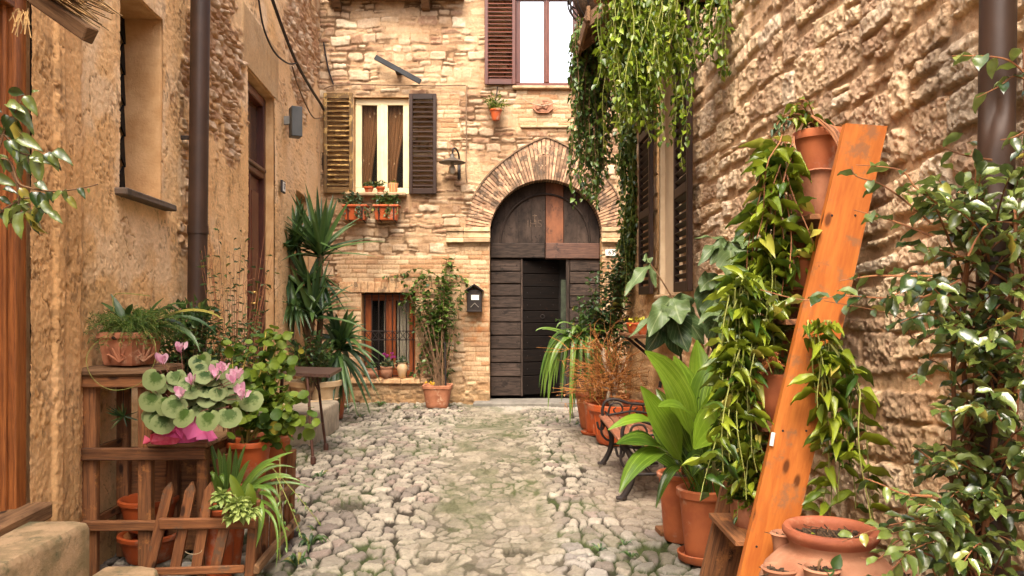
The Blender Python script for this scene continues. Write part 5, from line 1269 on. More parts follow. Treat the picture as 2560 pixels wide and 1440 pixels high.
Bl.build('broad_leaves', M['lf_deep'], t)
b = MB(); b.tube(path_pts([P(262, 838, YS - 0.02), P(228, 870, YS - 0.04), P(216, 900, YS - 0.09), P(228, 940, YS - 0.09), P(260, 968, YS - 0.09), P(300, 975, YS - 0.09), P(350, 958, YS - 0.09), P(385, 910, YS - 0.08), P(388, 860, YS - .06), P(370, 830, YS)], 6), 0.0018, 5)
b.tube(path_pts([P(375, 740, YS + .05), P(290, 735, YS + .1), P(285, 780, YS + 0.1)], 4), 0.003, 4)
b.build('trailing_stem', M['stem_green'], t)
# tiny air plant hanging in the upper bay
t = thing('air_plant', P(310, 1030, YS + 0.1), 'dark spiky little plant hanging in the upper bay of the timber stand', 'plant')
Bl = Blades(); cc = P(310, 1040, YS + 0.12)
for k in range(22):
    d = rv().normalized(); d.z = d.z * 0.8 - 0.1; Bl.add(cc, cc + d * 0.06, cc + d * random.uniform(0.08, 0.13) + Vector((0, 0, 0.01)), 0.010, (0, -1, .5), 'sword', 6)
Bl.build('leaves', M['lf_deep'], t); b = MB(); b.tube([cc, P(308, 960, YS + 0.1)], 0.002, 4); b.build('cord', M['iron'], t)
# cyclamen in its pink wrapping
YC = 4.36; c = Vector((X(455, YC), YC + 0.04, zs2))
t = thing('potted_cyclamen', c, 'pink flowered cyclamen with marbled leaves in crumpled pink wrapping', 'potted plant')
nseg, vs_, fs_ = 44, [], []
for i, (r_, z_) in enumerate(((0.065, 0.0), (0.085, 0.03), (0.10, 0.07), (0.125, 0.11), (0.155, 0.14))):
    for k in range(nseg):
        a = 2 * math.pi * k / nseg; tri = abs((k * 0.25) % 2 - 1) - 0.5; kk_ = random.Random(k // 4).uniform(-1, 1)
        rr = r_ * (1 + (0.16 * tri + 0.10 * kk_) * (i / 4) + 0.05 * random.uniform(-1, 1)); zz = z_ + (i / 4) * (0.045 * kk_ - 0.05 * tri) - (0.10 * (i == 4) * max(0, -math.sin(a)) * (0.5 + kk_))
        vs_.append(c + Vector((rr * math.cos(a) * 1.05, rr * math.sin(a), max(zz, 0.003 if i else 0.0))))
for i in range(4):
    for k in range(nseg): fs_.append([i * nseg + k, i * nseg + (k + 1) % nseg, (i + 1) * nseg + (k + 1) % nseg, (i + 1) * nseg + k])
b = MB(); b.add(vs_, fs_, False, 0.5)
def paper(pts): b.add([P(x, y, Y_) for x, y, Y_ in pts], [list(range(len(pts)))], False, random.uniform(0.3, 0.9))
for q in (((430, 1058, 4.30), (500, 1030, 4.27), (520, 1080, 4.24), (470, 1100, 4.21), (455, 1075, 4.23)), ((500, 1030, 4.27), (545, 1096, 4.24), (490, 1100, 4.22)), ((485, 1030, 4.31), (512, 1048, 4.25), (540, 1100, 4.25), (522, 1104, 4.21), (500, 1060, 4.25)), ((428, 1040, 4.33), (470, 1032, 4.30), (455, 1098, 4.22), (440, 1080, 4.24)), ((412, 1056, 4.36), (440, 1040, 4.33), (450, 1096, 4.24), (405, 1090, 4.26))): paper(q)
s_ = NT('pink wrapping'); s_.set(Base_Color=s_.mix(s_.attr('tint'), (0.62, 0.05, 0.25), (0.74, 0.17, 0.40)), Roughness=0.5)
tr_ = s_.n("BsdfTranslucent", Color=(0.75, 0.10, 0.35)); mx_ = s_.n("MixShader", Fac=0.3); s_.t.links.new(s_.b.outputs[0], mx_.inputs[1]); s_.t.links.new(tr_.outputs[0], mx_.inputs[2]); s_.t.links.new(mx_.outputs[0], s_.out.inputs[0])
M['wrap'] = s_.m
b.build('wrapping', M['wrap'], t)
Lv = Leaves(tmpl('heart', cup=-0.03)); sb = MB(); hub = c + Vector((0, 0, 0.13))
for k in range(66):
    x, y = random.gauss(498, 62), random.gauss(985, 42)
    if not (368 < x < 640 and 890 < y < 1028) or ell(x, y, 505, 985, 135, 88) > 1.0: continue
    dep = YC + 0.06 - 0.20 * math.sqrt(max(0, 1 - ell(x, y, 505, 985, 140, 100) ** 2)) + random.uniform(-.02, .05)
    p = P(x, y, dep); out = (p - hub); d = Vector((out.x * 0.6 + random.gauss(0, .2), -0.35 + random.gauss(0, .2), -0.75 + out.z * 0.8))
    s_l = random.uniform(0.075, 0.120); Lv.add(p - d.normalized() * s_l * 0.4, d, s_l, s_l * 1.05, None, n=Vector((out.x * 0.9, -0.75, 1.0 + out.z)) + rv(0.32)); sb.tube(curve_pts(hub, (hub + p) / 2 + Vector((0, 0, 0.04)), p - d.normalized() * s_l * 0.3, 5), [0.003, 0.002], 4)
for (x, y, Y_) in ((385, 1000, 4.22), (392, 1045, 4.22), (378, 1035, 4.25), (410, 1055, 4.18), (440, 1015, 4.14), (470, 1040, 4.12), (520, 1047, 4.14), (572, 1040, 4.2), (415, 1010, 4.16), (400, 950, 4.22), (625, 1000, 4.3)):
    p = P(x, y, Y_); Lv.add(p + Vector((0, 0, 0.05)), (random.gauss(0, .25), -0.3, -1), 0.115, 0.125, random.uniform(.4, 1), n=(random.gauss(0, .2), -1, 0.6)); sb.tube(curve_pts(hub, (hub + p) / 2 + Vector((0, 0, .03)), p + Vector((0, 0, 0.05)), 5), [0.003, 0.002], 4)
Lv.build('leaves', M['lf_cyclamen'], t)
Lv = Leaves(tmpl('obov', 5, -0.22, 0.12))
for (x, y, Y_) in ((407, 910, 4.25), (453, 880, 4.36), (480, 960, 4.14), (538, 945, 4.18), (557, 930, 4.20), (583, 958, 4.16), (607, 998, 4.18), (450, 993, 4.12), (600, 985, 4.2), (592, 945, 4.2)):
    p = P(x, y, Y_); sb.tube(curve_pts(hub, (hub + p) / 2 + Vector((0, 0, .06)), p, 6), [0.0028, 0.0022], 4)
    for q in range(6): a = q * 1.05 + random.random() * .8; Lv.add(p + rv(.006), Vector((math.cos(a) * random.uniform(.3, 1.0), math.sin(a) * 0.4 - 0.15, random.uniform(.45, 1.1))), random.uniform(0.040, 0.068), random.uniform(.028, .04), None, n=Vector((-math.cos(a), -math.sin(a) - 0.3, 0.3)) + rv(.3))
Lv.build('flowers', M['pink'], t); sb.build('stems', plain('pinkish stem', (0.30, 0.13, 0.10), tint=0.2), t)
t = thing('wrapped_parcel', P(420, 1090, 4.30), 'small parcel in crumpled red pink paper lying beside the cyclamen', 'parcel')
b = MB(); cp = Vector((X(412, 4.31), 4.31, zs2)); vs_, fs_ = [], []
for i, (r_, z_) in enumerate(((0.055, 0.002), (0.075, 0.02), (0.06, 0.05), (0.03, 0.065))):
    for k in range(12): a = 2 * math.pi * k / 12; r2_ = r_ * random.uniform(0.75, 1.2); vs_.append(cp + Vector((r2_ * math.cos(a) * 1.15, r2_ * math.sin(a) * .7, z_ * random.uniform(.8, 1.15))))
for i in range(3):
    for k in range(12): fs_.append([i * 12 + k, i * 12 + (k + 1) % 12, (i + 1) * 12 + (k + 1) % 12, (i + 1) * 12 + k])
fs_.append([36 + k for k in range(12)]); b.add(vs_, fs_, False, 0.3); b.add([cp + Vector((-0.06, -.01, .02)), cp + Vector((-.10, -.02, .05)), cp + Vector((-.105, -.03, 0.004)), cp + Vector((-0.09, 0.0, 0.0))], [(0, 1, 2, 3)], False, .4)
b.build('paper', plain('red pink paper', (0.62, 0.055, 0.12), (0.70, 0.14, 0.22), 20, 0.5), t)
# geranium in its orange pot, and the pot behind it
c = Vector((X(622, 4.8), 4.8, Z(1150, 4.8) - 0.02)); cg_ = Vector((c.x, 4.8, 0.30))
t = pot_thing('potted_geranium', Vector((c.x, 4.8, Z(1100, 4.8) - 0.24)), 0.128, 0.092, 0.24, M['terra_new'], 'yellow stemmed leafy geranium in a bright orange pot behind the fence', lip=0.010, rim=0.035)
top = Vector((c.x, 4.8, Z(1100, 4.8))); Lv = Leaves(T_ROUND); sb = MB()
for (x, y, Y_, n_) in ((700, 850, 4.95, 26), (665, 830, 4.95, 18), (720, 880, 4.9, 14), (640, 930, 4.75, 16), (690, 940, 4.8, 22), (730, 1000, 4.75, 20), (765, 1040, 4.7, 16), (600, 980, 4.7, 14), (655, 1010, 4.7, 22), (735, 1085, 4.8, 14), (580, 880, 4.95, 12), (710, 1010, 4.6, 16), (620, 880, 4.9, 14), (600, 1040, 4.65, 12), (690, 900, 4.9, 16), (690, 1060, 4.65, 12)):
    e = P(x, y, Y_); pts = curve_pts(top + rv(0.03), (top + e) / 2 + Vector((random.gauss(0, .06), 0, 0.02)), e, 10); sb.tube(pts, [0.007, 0.003], 5)
    for k in range(int(n_ * 1.5)):
        i = random.randint(5, 10); p = pts[i] + rv(0.045); s_l = random.uniform(0.035, 0.080); d = rv(.7) + Vector((0, -0.3, -0.3)); Lv.add(p, d, s_l, s_l, None, n=Vector((0, -.6, 1)) + rv(.45))
Lv.build('leaves', M['lf_bright'], t); sb.build('stems', plain('yellow green stem', (0.36, 0.27, 0.05), (0.24, 0.19, 0.05), 20, 0.6, 0.1), t)
rib('flowerpot', 672, 1088, 0.135, 0.10, 0.30, 5.15, 'dull terracotta pot just behind the bright orange geranium pot', M['terra'], True)
# dense leafy shrub by the downpipe and the tall twiggy shrub next to it
c = Vector((-2.02, 4.98, 0.0))
t = pot_thing('potted_shrub', c, 0.15, 0.11, 0.30, M['terra'], 'rounded small leaved shrub in front of the downpipe')
Lv = Leaves(T_OV3); sb = MB()
bush(Lv, sb, P(478, 850, 4.95), (0.24, 0.16, 0.26), 85, c + Vector((0, 0, 0.3)), 0.05, 0.030, 0.004, 0.03)
bush(Lv, sb, P(470, 800, 5.0), (0.22, 0.14, 0.12), 40, P(480, 880, 4.98), 0.055, 0.034, 0.003, 0.03)
Lv.build('foliage', M['lf_deep'], t); sb.build('stems', M['stem'], t)
c = Vector((-1.93, 5.55, 0.0))
t = pot_thing('twiggy_shrub', c, 0.13, 0.10, 0.28, M['terra'], 'tall thin twiggy shrub with few leaves against the ochre wall')
Lv = Leaves(T_LAN); sb = MB(); r0_ = c + Vector((0, 0, 0.27))
for k in range(44):
    e = P(random.uniform(500, 690), random.uniform(600, 860) if k % 3 else random.uniform(560, 680), random.uniform(5.5, 6.0)); pts = curve_pts(r0_ + rv(.02), (r0_ * .6 + e * .4) + Vector((0, 0, 0.12)), e, 10); sb.tube(pts, [0.0045, 0.0010], 4)
    for q in range(4): p = pts[random.randint(5, 9)]; e2 = p + rv(0.07) + Vector((0, 0, .08)); sb.tube([p, (p + e2) / 2 + rv(.008), e2], [0.0015, 0.0006], 3); 
    along(Lv, pts[5:] if k % 4 else pts[4:8], 0.10 if k % 4 else 0.035, 0.05, 0.017, 0.9, 0.2)
for k in range(26):
    e = P(random.uniform(540, 640), random.uniform(800, 950), random.uniform(5.3, 5.7)); pts = curve_pts(r0_, (r0_ + e) / 2 + rv(.05), e, 8); sb.tube(pts, [0.003, 0.001], 4); along(Lv, pts[4:], 0.035, 0.06, 0.022, 0.9, 0.3)
Lv.build('leaves', M['lf_deep'], t); sb.build('twigs', M['stem_red'], t)
# spider plant and rosettes inside the fence
c = Vector((X(560, 4.5), 4.50, 0.0))
t = pot_thing('spider_plant', c, 0.115, 0.085, 0.30, M['terra_new'], 'spider plant with arching striped leaves spilling over the picket fence')
Bl = Blades(); top = c + Vector((0.02, 0, 0.32))
for (x, y, mx, my, Y_, w_) in ((527, 1105, 540, 1180, 4.45, .028), (545, 1120, 555, 1180, 4.45, .026), (575, 1112, 575, 1190, 4.5, .024), (590, 1120, 590, 1190, 4.5, .026), (735, 1130, 640, 1160, 4.6, .022), (700, 1150, 640, 1150, 4.5, .028), (755, 1205, 660, 1170, 4.5, .020), (780, 1220, 670, 1190, 4.6, .018), (690, 1160, 630, 1170, 4.35, .024), (730, 1190, 650, 1180, 4.55, .02), (640, 1370, 690, 1200, 4.15, .030), (700, 1330, 690, 1180, 4.2, .022), (720, 1380, 700, 1200, 4.2, .016), (690, 1420, 720, 1210, 4.15, .012), (535, 1200, 520, 1150, 4.3, .026), (560, 1215, 545, 1150, 4.3, .026), (625, 1150, 600, 1190, 4.5, .026), (740, 1170, 640, 1150, 4.7, .018), (615, 1110, 590, 1180, 4.6, .02), (560, 1130, 560, 1200, 4.4, .028), (680, 1240, 640, 1190, 4.25, .024), (705, 1260, 665, 1180, 4.3, .022)):
    Bl.add(top + rv(0.025), P(mx, my, Y_) + Vector((0, 0, .03)), P(x, y, Y_), w_ * 1.35, (0.3, -.8, .8), 'strap', 12, None, 0.2)
Bl.build('leaves', M['lf_strap'], t)
Bl = Blades()
for (x0, y0, x1, y1, Y_) in ((610, 1262, 575, 1185, 4.16), (632, 1262, 622, 1206, 4.18)): Bl.add(P(x0, y0, Y_), P((x0 + x1) / 2, (y0 + y1) / 2, Y_ - 0.03), P(x1, y1, Y_), 0.055, (0, -1, .2), 'strap', 8, 0.85, 0.1)
Bl.build('broad_straps', M['lf_bright'], t)
sb = MB(); Lv = Leaves(T_LAN)
for (x0, y0, x1, y1, Y_) in ((690, 1250, 755, 1345, 4.25), (680, 1230, 800, 1310, 4.35), (700, 1200, 700, 1400, 4.2), (690, 1270, 718, 1378, 4.2)):
    pts = curve_pts(P(x0, y0 - 60, Y_ + .1), P((x0 + x1) / 2, y0, Y_), P(x1, y1, Y_), 9); sb.tube(pts, 0.0022, 4); along(Lv, pts[4:], 0.035, 0.03, 0.014, 1, .2)
Lv.build('runner_leaves', M['lf_strap'], t); sb.build('runners', M['stem_green'], t)
t = thing('potted_succulent', P(575, 1340, 4.36), 'pale green succulent rosettes in an orange pot behind the front rail', 'potted plant')
cs_ = Vector((X(548, 4.36), 4.36, 0.0)); pot_mb(cs_, 0.085, 0.065, 0.40, rim=0.03).build('pot', M['terra_new'], t)
b = MB(); b.lathe([(0.075, 0.385), (0.0001, 0.395)], cs_, 20); b.build('soil', M['soil'], t)
Lv = Leaves(tmpl('obov', 4, 0.25, 0.15)); sb = MB()
for (x, y, Y_, s_l, n_) in ((556, 1238, 4.14, 0.085, 24), (595, 1258, 4.10, 0.095, 26), (622, 1275, 4.10, 0.085, 22), (605, 1280, 4.08, 0.09, 20), (583, 1290, 4.10, 0.075, 16), (610, 1250, 4.13, .06, 12)):
    p = P(x, y, Y_); sb.tube(curve_pts(cs_ + Vector((0, 0, 0.39)), (cs_ + p) / 2 + Vector((0, 0, 0.28)), p, 5), [0.008, 0.006], 6)
    for k in range(n_):
        a = k * 2.4; q = k / n_; d = Vector((math.cos(a) * (0.4 + q), math.sin(a) * (0.4 + q) * .6 - 0.35, 0.75 - 1.4 * q)); Lv.add(p, d, s_l * (0.5 + .5 * q), s_l * 0.34, random.uniform(0.3, 1))
for k in range(14): a = k * 2.4; Lv.add(P(540, 1275, 4.2), Vector((math.cos(a), math.sin(a) - .3, 0.6)), 0.04, 0.024, 0.1)
Lv.build('rosettes', M['lf_succ'], t); sb.build('stems', M['stem_green'], t)
# folding table
t = thing('folding_table', G(799, 1140), 'brown perforated metal table on thin rusty legs', 'table')
zt_ = 0.84
cor = [G(825, 936, zt_), G(855, 919, zt_), Vector((-2.63, 8.62, zt_)), Vector((-2.56, 7.95, zt_))]
s_ = NT('brown perforated metal'); co_ = s_.coord(); v_ = s_.n("TexVoronoi", Vector=co_, Scale=46.0); v_.inputs['Randomness'].default_value = 0.05
cc_ = s_.mix(s_.ramp(s_.noise(co_, 9, 8, .75), 0.60, 0.68), (0.075, 0.042, 0.034), (0.36, 0.26, 0.20)); cc_ = s_.mix(s_.ramp(v_.outputs['Distance'], 0.33, 0.22), cc_, (0.012, 0.008, 0.006)); s_.set(Base_Color=cc_, Roughness=0.35, Specular_IOR_Level=0.6)
b = MB(); b.prism([p - Vector((0, 0, 0.03)) for p in cor], (0, 0, 0.03), 0.5); b.build('table_top', s_.m, t)
M['rust'] = plain('rusty brown paint', (0.075, 0.030, 0.018), (0.045, 0.020, 0.014), 14, 0.5, 0.3, spots=((0.28, 0.14, 0.08), 10, 0.02), tint=0.1)
for (xt, yt, Yt, xb, yb) in ((768, 940, 7.72, 783, 1160), (792, 938, 8.2, 815, 1125)):
    p0 = Vector((X(xt, Yt), Yt, zt_ - 0.03)); p1 = G(xb, yb); b = MB(); b.tube([p0, p1], 0.014, 10); b.lathe([(0.026, 0), (0.028, 0.05), (0.018, 0.07)], p1, 12); b.build('leg', M['rust'], t)
for (x_, y_) in ((-2.40, 8.05), (-2.45, 8.55)):
    b = MB(); b.tube([(x_, y_, zt_ - 0.03), (x_ - 0.06, y_ + 0.02, 0)], 0.019, 10); b.build('leg', M['rust'], t)
b = MB(); b.tube([Vector((X(778, 7.9), 7.9, zt_ - 0.03)), Vector((X(800, 8.05), 8.05, 0.60))], 0.009, 6); b.build('strut', M['rust'], t)
# two yuccas at the corner
def yucca_head(Bl, c, n, L, W, lift=0.35, droop=0.5, dn=0):
    for k in range(n):
        a = random.random() * 6.28; el = random.uniform(-0.15 if dn == 0 else -1.0, 1.45) if dn < 2 else random.uniform(-1.4, -0.3)
        d = Vector((math.cos(a) * math.cos(el), math.sin(a) * math.cos(el), math.sin(el))); l = L * random.uniform(0.75, 1.1)
        Bl.add(c + Vector((0, 0, random.uniform(-.06, .06))), c + d * l * 0.55 + Vector((0, 0, 0.05)), c + d * l + Vector((0, 0, -droop * l * max(0.1, math.cos(el)) * random.uniform(0.1, 1))), W * random.uniform(0.8, 1.2), Vector((0, -.4, 1)) if abs(el) < 1 else Vector((0, -1, 0.2)), 'sword', 8, None, 0.18)
c = Vector((X(788, 10.1), 10.1, 0))
t = pot_thing('potted_yucca', c, 0.31, 0.22, 0.55, M['cream_pot'], 'tall yucca in a banded cream clay pot in the corner', lip=0.025, rim=0.07)
b = MB()
for zz in (0.32, 0.24): b.lathe([(0.262 + zz * .06, zz - 0.012), (0.285 + zz * .06, zz), (0.262 + zz * .06, zz + 0.012)], c, 28)
b.build('pot_bands', M['cream_pot'], t)
Bl = Blades(); sb = MB(); Yy = 10.1
heads = ((745, 605, 10.1, 26, 0.66, 0), (770, 715, 10.0, 20, 0.60, 0), (805, 700, 10.1, 20, .5, 2), (800, 635, 10.05, 56, 0.84, 0), (725, 640, 10.0, 34, 0.74, 0), (782, 790, 9.95, 44, 0.70, 0), (735, 740, 10.0, 40, 0.55, 2), (722, 700, 9.95, 36, 0.6, 2))
for (x, y, Y_, n_, L_, dn) in heads: 
    hc = P(x, y, Y_); yucca_head(Bl, hc, n_, L_, 0.066, 0.3, 0.18, dn); 
    if dn == 0: sb.tube(path_pts([c + Vector((random.uniform(-.06, .06), 0, 0.5)), (c + hc) / 2 + Vector((random.uniform(-.05, .05), 0, .25)), hc], 6), [0.045, 0.03], 10)
Bl.build('leaves', M['lf_yucca'], t); sb.build('trunks', M['stem'], t)
c = Vector((X(828, 10.55), 10.55, 0))
t = pot_thing('potted_yucca', c, 0.20, 0.15, 0.50, M['terra'], 'shorter drooping yucca in a plain terracotta pot', lip=0.018, rim=0.05)
Bl = Blades(); sb = MB(); hc = P(850, 868, 10.4)
yucca_head(Bl, hc, 60, 0.62, 0.080, 0.3, 0.85); yucca_head(Bl, hc + Vector((0, -.05, -.1)), 34, 0.65, 0.070, 0.3, .9, 2); sb.tube([c + Vector((0, 0, .45)), hc], [0.04, 0.03], 10)
Bl.build('leaves', M['lf_yucca'], t); sb.build('trunk', M['stem'], t)
Lv = Leaves(T_OV3); sb = MB(); t = pot_thing('potted_shrub', Vector((X(775, 9.7), 9.70, 0)), 0.15, 0.11, 0.35, M['cream_pot'], 'small dark shrub in a pale pot below the yucca, behind the table', lip=0.01)
bush(Lv, sb, P(775, 880, 9.7), (0.30, 0.2, 0.25), 60, Vector((X(775, 9.7), 9.7, 0.35)), 0.075, 0.045, 0.004)
Lv.build('foliage', M['lf_deep'], t); sb.build('stems', M['stem'], t)
# camellia branch reaching in from the left edge
c = Vector((-1.80, 2.22, 0.51))
t = pot_thing('potted_camellia', c, 0.13, 0.10, 0.25, M['terra'], 'glossy camellia branches reaching into view over the left door')
Lv = Leaves(tmpl('ovate', 5, 0.25, 0.25)); sb = MB(); YL = 2.3
root = c + Vector((0, 0, 0.24)); trunk = path_pts([root, Vector((-1.72, 2.25, 1.1)), P(-70, 640, YL), P(-50, 420, YL), P(-30, 330, YL)], 6); sb.tube(trunk, [0.014, 0.006], 7)
def lf(x, y, dx, dy, L_, tint=None, Yo=0.0, n=None):
    p = P(x, y, YL + Yo); Lv.add(p, Vector((dx, random.uniform(-.25, .25), -dy)), L_, L_ * 0.5, tint, n or (random.gauss(0, .5), -0.8, 0.6 + random.gauss(0, .3)))
br = [((-60, 560), (10, 330), (30, 295), (62, 235)), ((-70, 480), (0, 340), (45, 380), (110, 392)), ((-50, 400), (20, 400), (45, 455), (75, 470), (130, 478), (190, 473), (245, 461)), ((-60, 600), (-10, 540), (50, 500), (90, 495)), ((30, 430), (45, 470), (45, 520), (20, 560))]
for q in br: sb.tube(path_pts([P(x, y, YL) for x, y in q], 5), [0.0045, 0.0018], 5)
for (x, y, dx, dy, L_) in ((62, 235, -1, -.2, .055), (60, 240, .7, 1, .06), (80, 232, .8, -.3, .02), (20, 268, 1, .9, .09), (15, 262, 1, .3, .06), (12, 285, .1, 1, .05), (30, 290, .1, 1, .085), (45, 300, .2, 1, .08), (5, 280, -.8, -.2, .05), (5, 330, -.6, .1, .05), (45, 345, 1, .45, .072), (28, 355, .8, .5, .055), (35, 370, .4, 1, .07), (78, 388, 1, .4, .06), (95, 390, .1, 1, .075), (105, 388, 1, .6, .06), (130, 380, 1, .5, .062), (125, 385, .5, 1, .05), (75, 390, 0, 1, .055), (20, 395, .1, 1, .045), (0, 385, .3, 1, .05), (85, 458, 1, .6, .052), (120, 477, .4, 1, .035), (160, 480, -.4, .3, .04), (165, 472, .1, 1, .045), (172, 490, .5, .9, .04), (195, 470, .7, .9, .035), (220, 470, .2, 1, .015), (70, 505, -1, .7, .085), (60, 490, .2, 1, .07), (80, 480, .5, .8, .07), (100, 480, .3, 1, .06), (75, 520, .4, 1, .08), (60, 530, -.1, 1, .075), (95, 530, -.2, 1, .065), (118, 525, -.5, .7, .05), (125, 530, .6, .5, .045), (5, 475, .9, .1, .04), (0, 492, .8, .6, .035), (0, 510, .2, 1, .05), (35, 520, -.4, 1, .06), (48, 500, -.6, .3, .03), (110, 500, .5, .8, .055), (60, 400, -.3, 1, .06), (-10, 310, .8, .6, .06), (-15, 440, .9, .4, .06), (20, 350, .5, .8, .07), (48, 470, .6, .9, .05), (105, 515, -.6, .9, .06)): lf(x, y, dx, dy, L_ * 1.05)
Lv.build('leaves', M['lf_camellia'], t); sb.build('branches', M['stem'], t)
# ================================================================ right side
# aspidistra in its pot
YA = 4.70
c = Vector((X(1757, YA), YA, 0.0))
t = thing('potted_aspidistra', c, 'big broad leaved aspidistra, partly yellow green, in a plain terracotta pot', 'potted plant')
b = MB(); b.lathe([(0.125, 0), (0.142, 0.01), (0.150, 0.05), (0.140, 0.055), (0.132, 0.02), (0.05, 0.02)], c, 30); b.build('saucer', M['terra'], t)
pot_mb(c + Vector((0, 0, 0.022)), 0.136, 0.100, 0.405, rim=0.05, lip=0.016).build('pot', M['terra'], t)
b = MB(); b.lathe([(0.118, 0.37), (0.0001, 0.385)], c, 24); b.build('soil', M['soil'], t)
top = c + Vector((0, 0, 0.37)); Bl = Blades()
def asp(x, y, Y_, mx, my, Ym, w_, tint, n, stalk=0.38, wave=0.15):
    Bl.add(top + Vector((random.uniform(-.05, .04), random.uniform(-.04, .04), 0)), P(mx, my, Ym), P(x, y, Y_), w_ * 1.2, n, 'wide', 16, tint, 0.16, stalk=stalk, wave=wave)
asp(1612, 878, 4.35, 1745, 1010, 4.5, 0.185, 0.80, (0.45, -1, 0.55))
asp(1815, 873, 4.6, 1735, 1000, 4.5, 0.165, 0.42, (-.55, -1, 0.2))
asp(1601, 966, 4.25, 1690, 1120, 4.4, 0.150, 0.85, (0.5, -1, 0.3))
asp(1645, 1017, 4.15, 1770, 985, 4.4, 0.105, 0.55, (0.0, -.5, 1), 0.55)
asp(1735, 1122, 4.05, 1840, 960, 4.35, 0.185, 0.70, (0.3, -1, 0.6), 0.5)
asp(1520, 1075, 4.25, 1680, 985, 4.4, 0.080, 0.80, (0.0, -.4, 1), 0.5)
asp(1542, 1110, 4.15, 1665, 1075, 4.35, 0.125, 0.25, (0.0, -.55, 1), 0.45)
asp(1549, 1232, 4.0, 1655, 1025, 4.3, 0.105, 0.40, (-.2, -.7, 1), 0.45)
asp(1806, 952, 4.5, 1795, 1080, 4.5, 0.170, 0.80, (-.1, -1, 0.25), 0.45)
asp(1812, 1290, 4.3, 1800, 1080, 4.3, 0.120, 0.30, (0.4, -1, .25), 0.4)
asp(1742, 850, 4.9, 1755, 1000, 4.8, 0.150, 0.72, (0.2, -1, 0.2))
asp(1660, 930, 4.8, 1730, 1060, 4.8, 0.150, 0.15, (0.4, -1, 0.3))
asp(1685, 890, 4.75, 1740, 1030, 4.75, 0.150, 0.60, (0.3, -1, 0.2))
asp(1700, 1000, 4.6, 1725, 1090, 4.6, 0.13, 0.3, (0.2, -1, .2)); asp(1780, 900, 4.85, 1770, 1050, 4.8, 0.14, 0.2, (-.2, -1, .2))
asp(1640, 1270, 4.35, 1690, 1080, 4.4, 0.05, 0.2, (-.4, -1, .5)); asp(1730, 1190, 4.45, 1745, 1090, 4.4, 0.10, 0.1, (0, -1, .4)); asp(1850, 1050, 4.9, 1800, 1060, 4.8, .13, .2, (-.3, -1, .3))
for k in range(28):
    a = random.random() * 6.28; e = top + Vector((math.cos(a) * random.uniform(.10, .38), math.sin(a) * .25 + .12, random.uniform(0.2, 0.62))); Bl.add(top + rv(.03), (top + e) / 2 + Vector((0, 0, .12)), e, random.uniform(0.08, .13), (random.gauss(0, .4), -1, .4), 'wide', 12, random.uniform(0, .35), 0.15, stalk=0.4)
Bl.build('leaves', M['lf_aspid'], t)
c2 = Vector((X(1712, 5.05), 5.12, 0)); t = pot_thing('potted_loquat', c2, 0.150, 0.115, 0.43, M['terra'], 'young loquat with large ribbed drooping leaves in the pot behind the aspidistra')
Bl = Blades(); sb = MB(); top = c2 + Vector((0, 0, 0.4))
Q = {'a': (1681, 745, 4.85), 'b': (1826, 605, 4.95), 'c': (1829, 765, 4.75), 'd': (1626, 660, 4.85), 'e': (1900, 590, 5.0), 'f': (1800, 700, 5.0)}
for k, m_ in (('a', (1720, 950)), ('b', (1800, 850)), ('c', (1800, 950)), ('e', (1850, 850)), ('f', (1770, 900))):
    sb.tube(curve_pts(top, P(*m_, 5.0), P(*Q[k]), 10), [0.011, 0.006], 7)
sb.tube(curve_pts(P(*Q['a']), P(1655, 700, 4.85), P(*Q['d']), 6), [0.006, 0.004], 6)
def loq(k, x, y, mx, my, Yo, w_, tint, n=(0, -1, .35)):
    p = P(*Q[k]); Y_ = Q[k][2] + Yo; Bl.add(p, P(mx, my, (p.y + Y_) / 2), P(x, y, Y_), w_ * 1.35, n, 'wide', 16, tint, 0.10, wave=0.45, stalk=0.05)
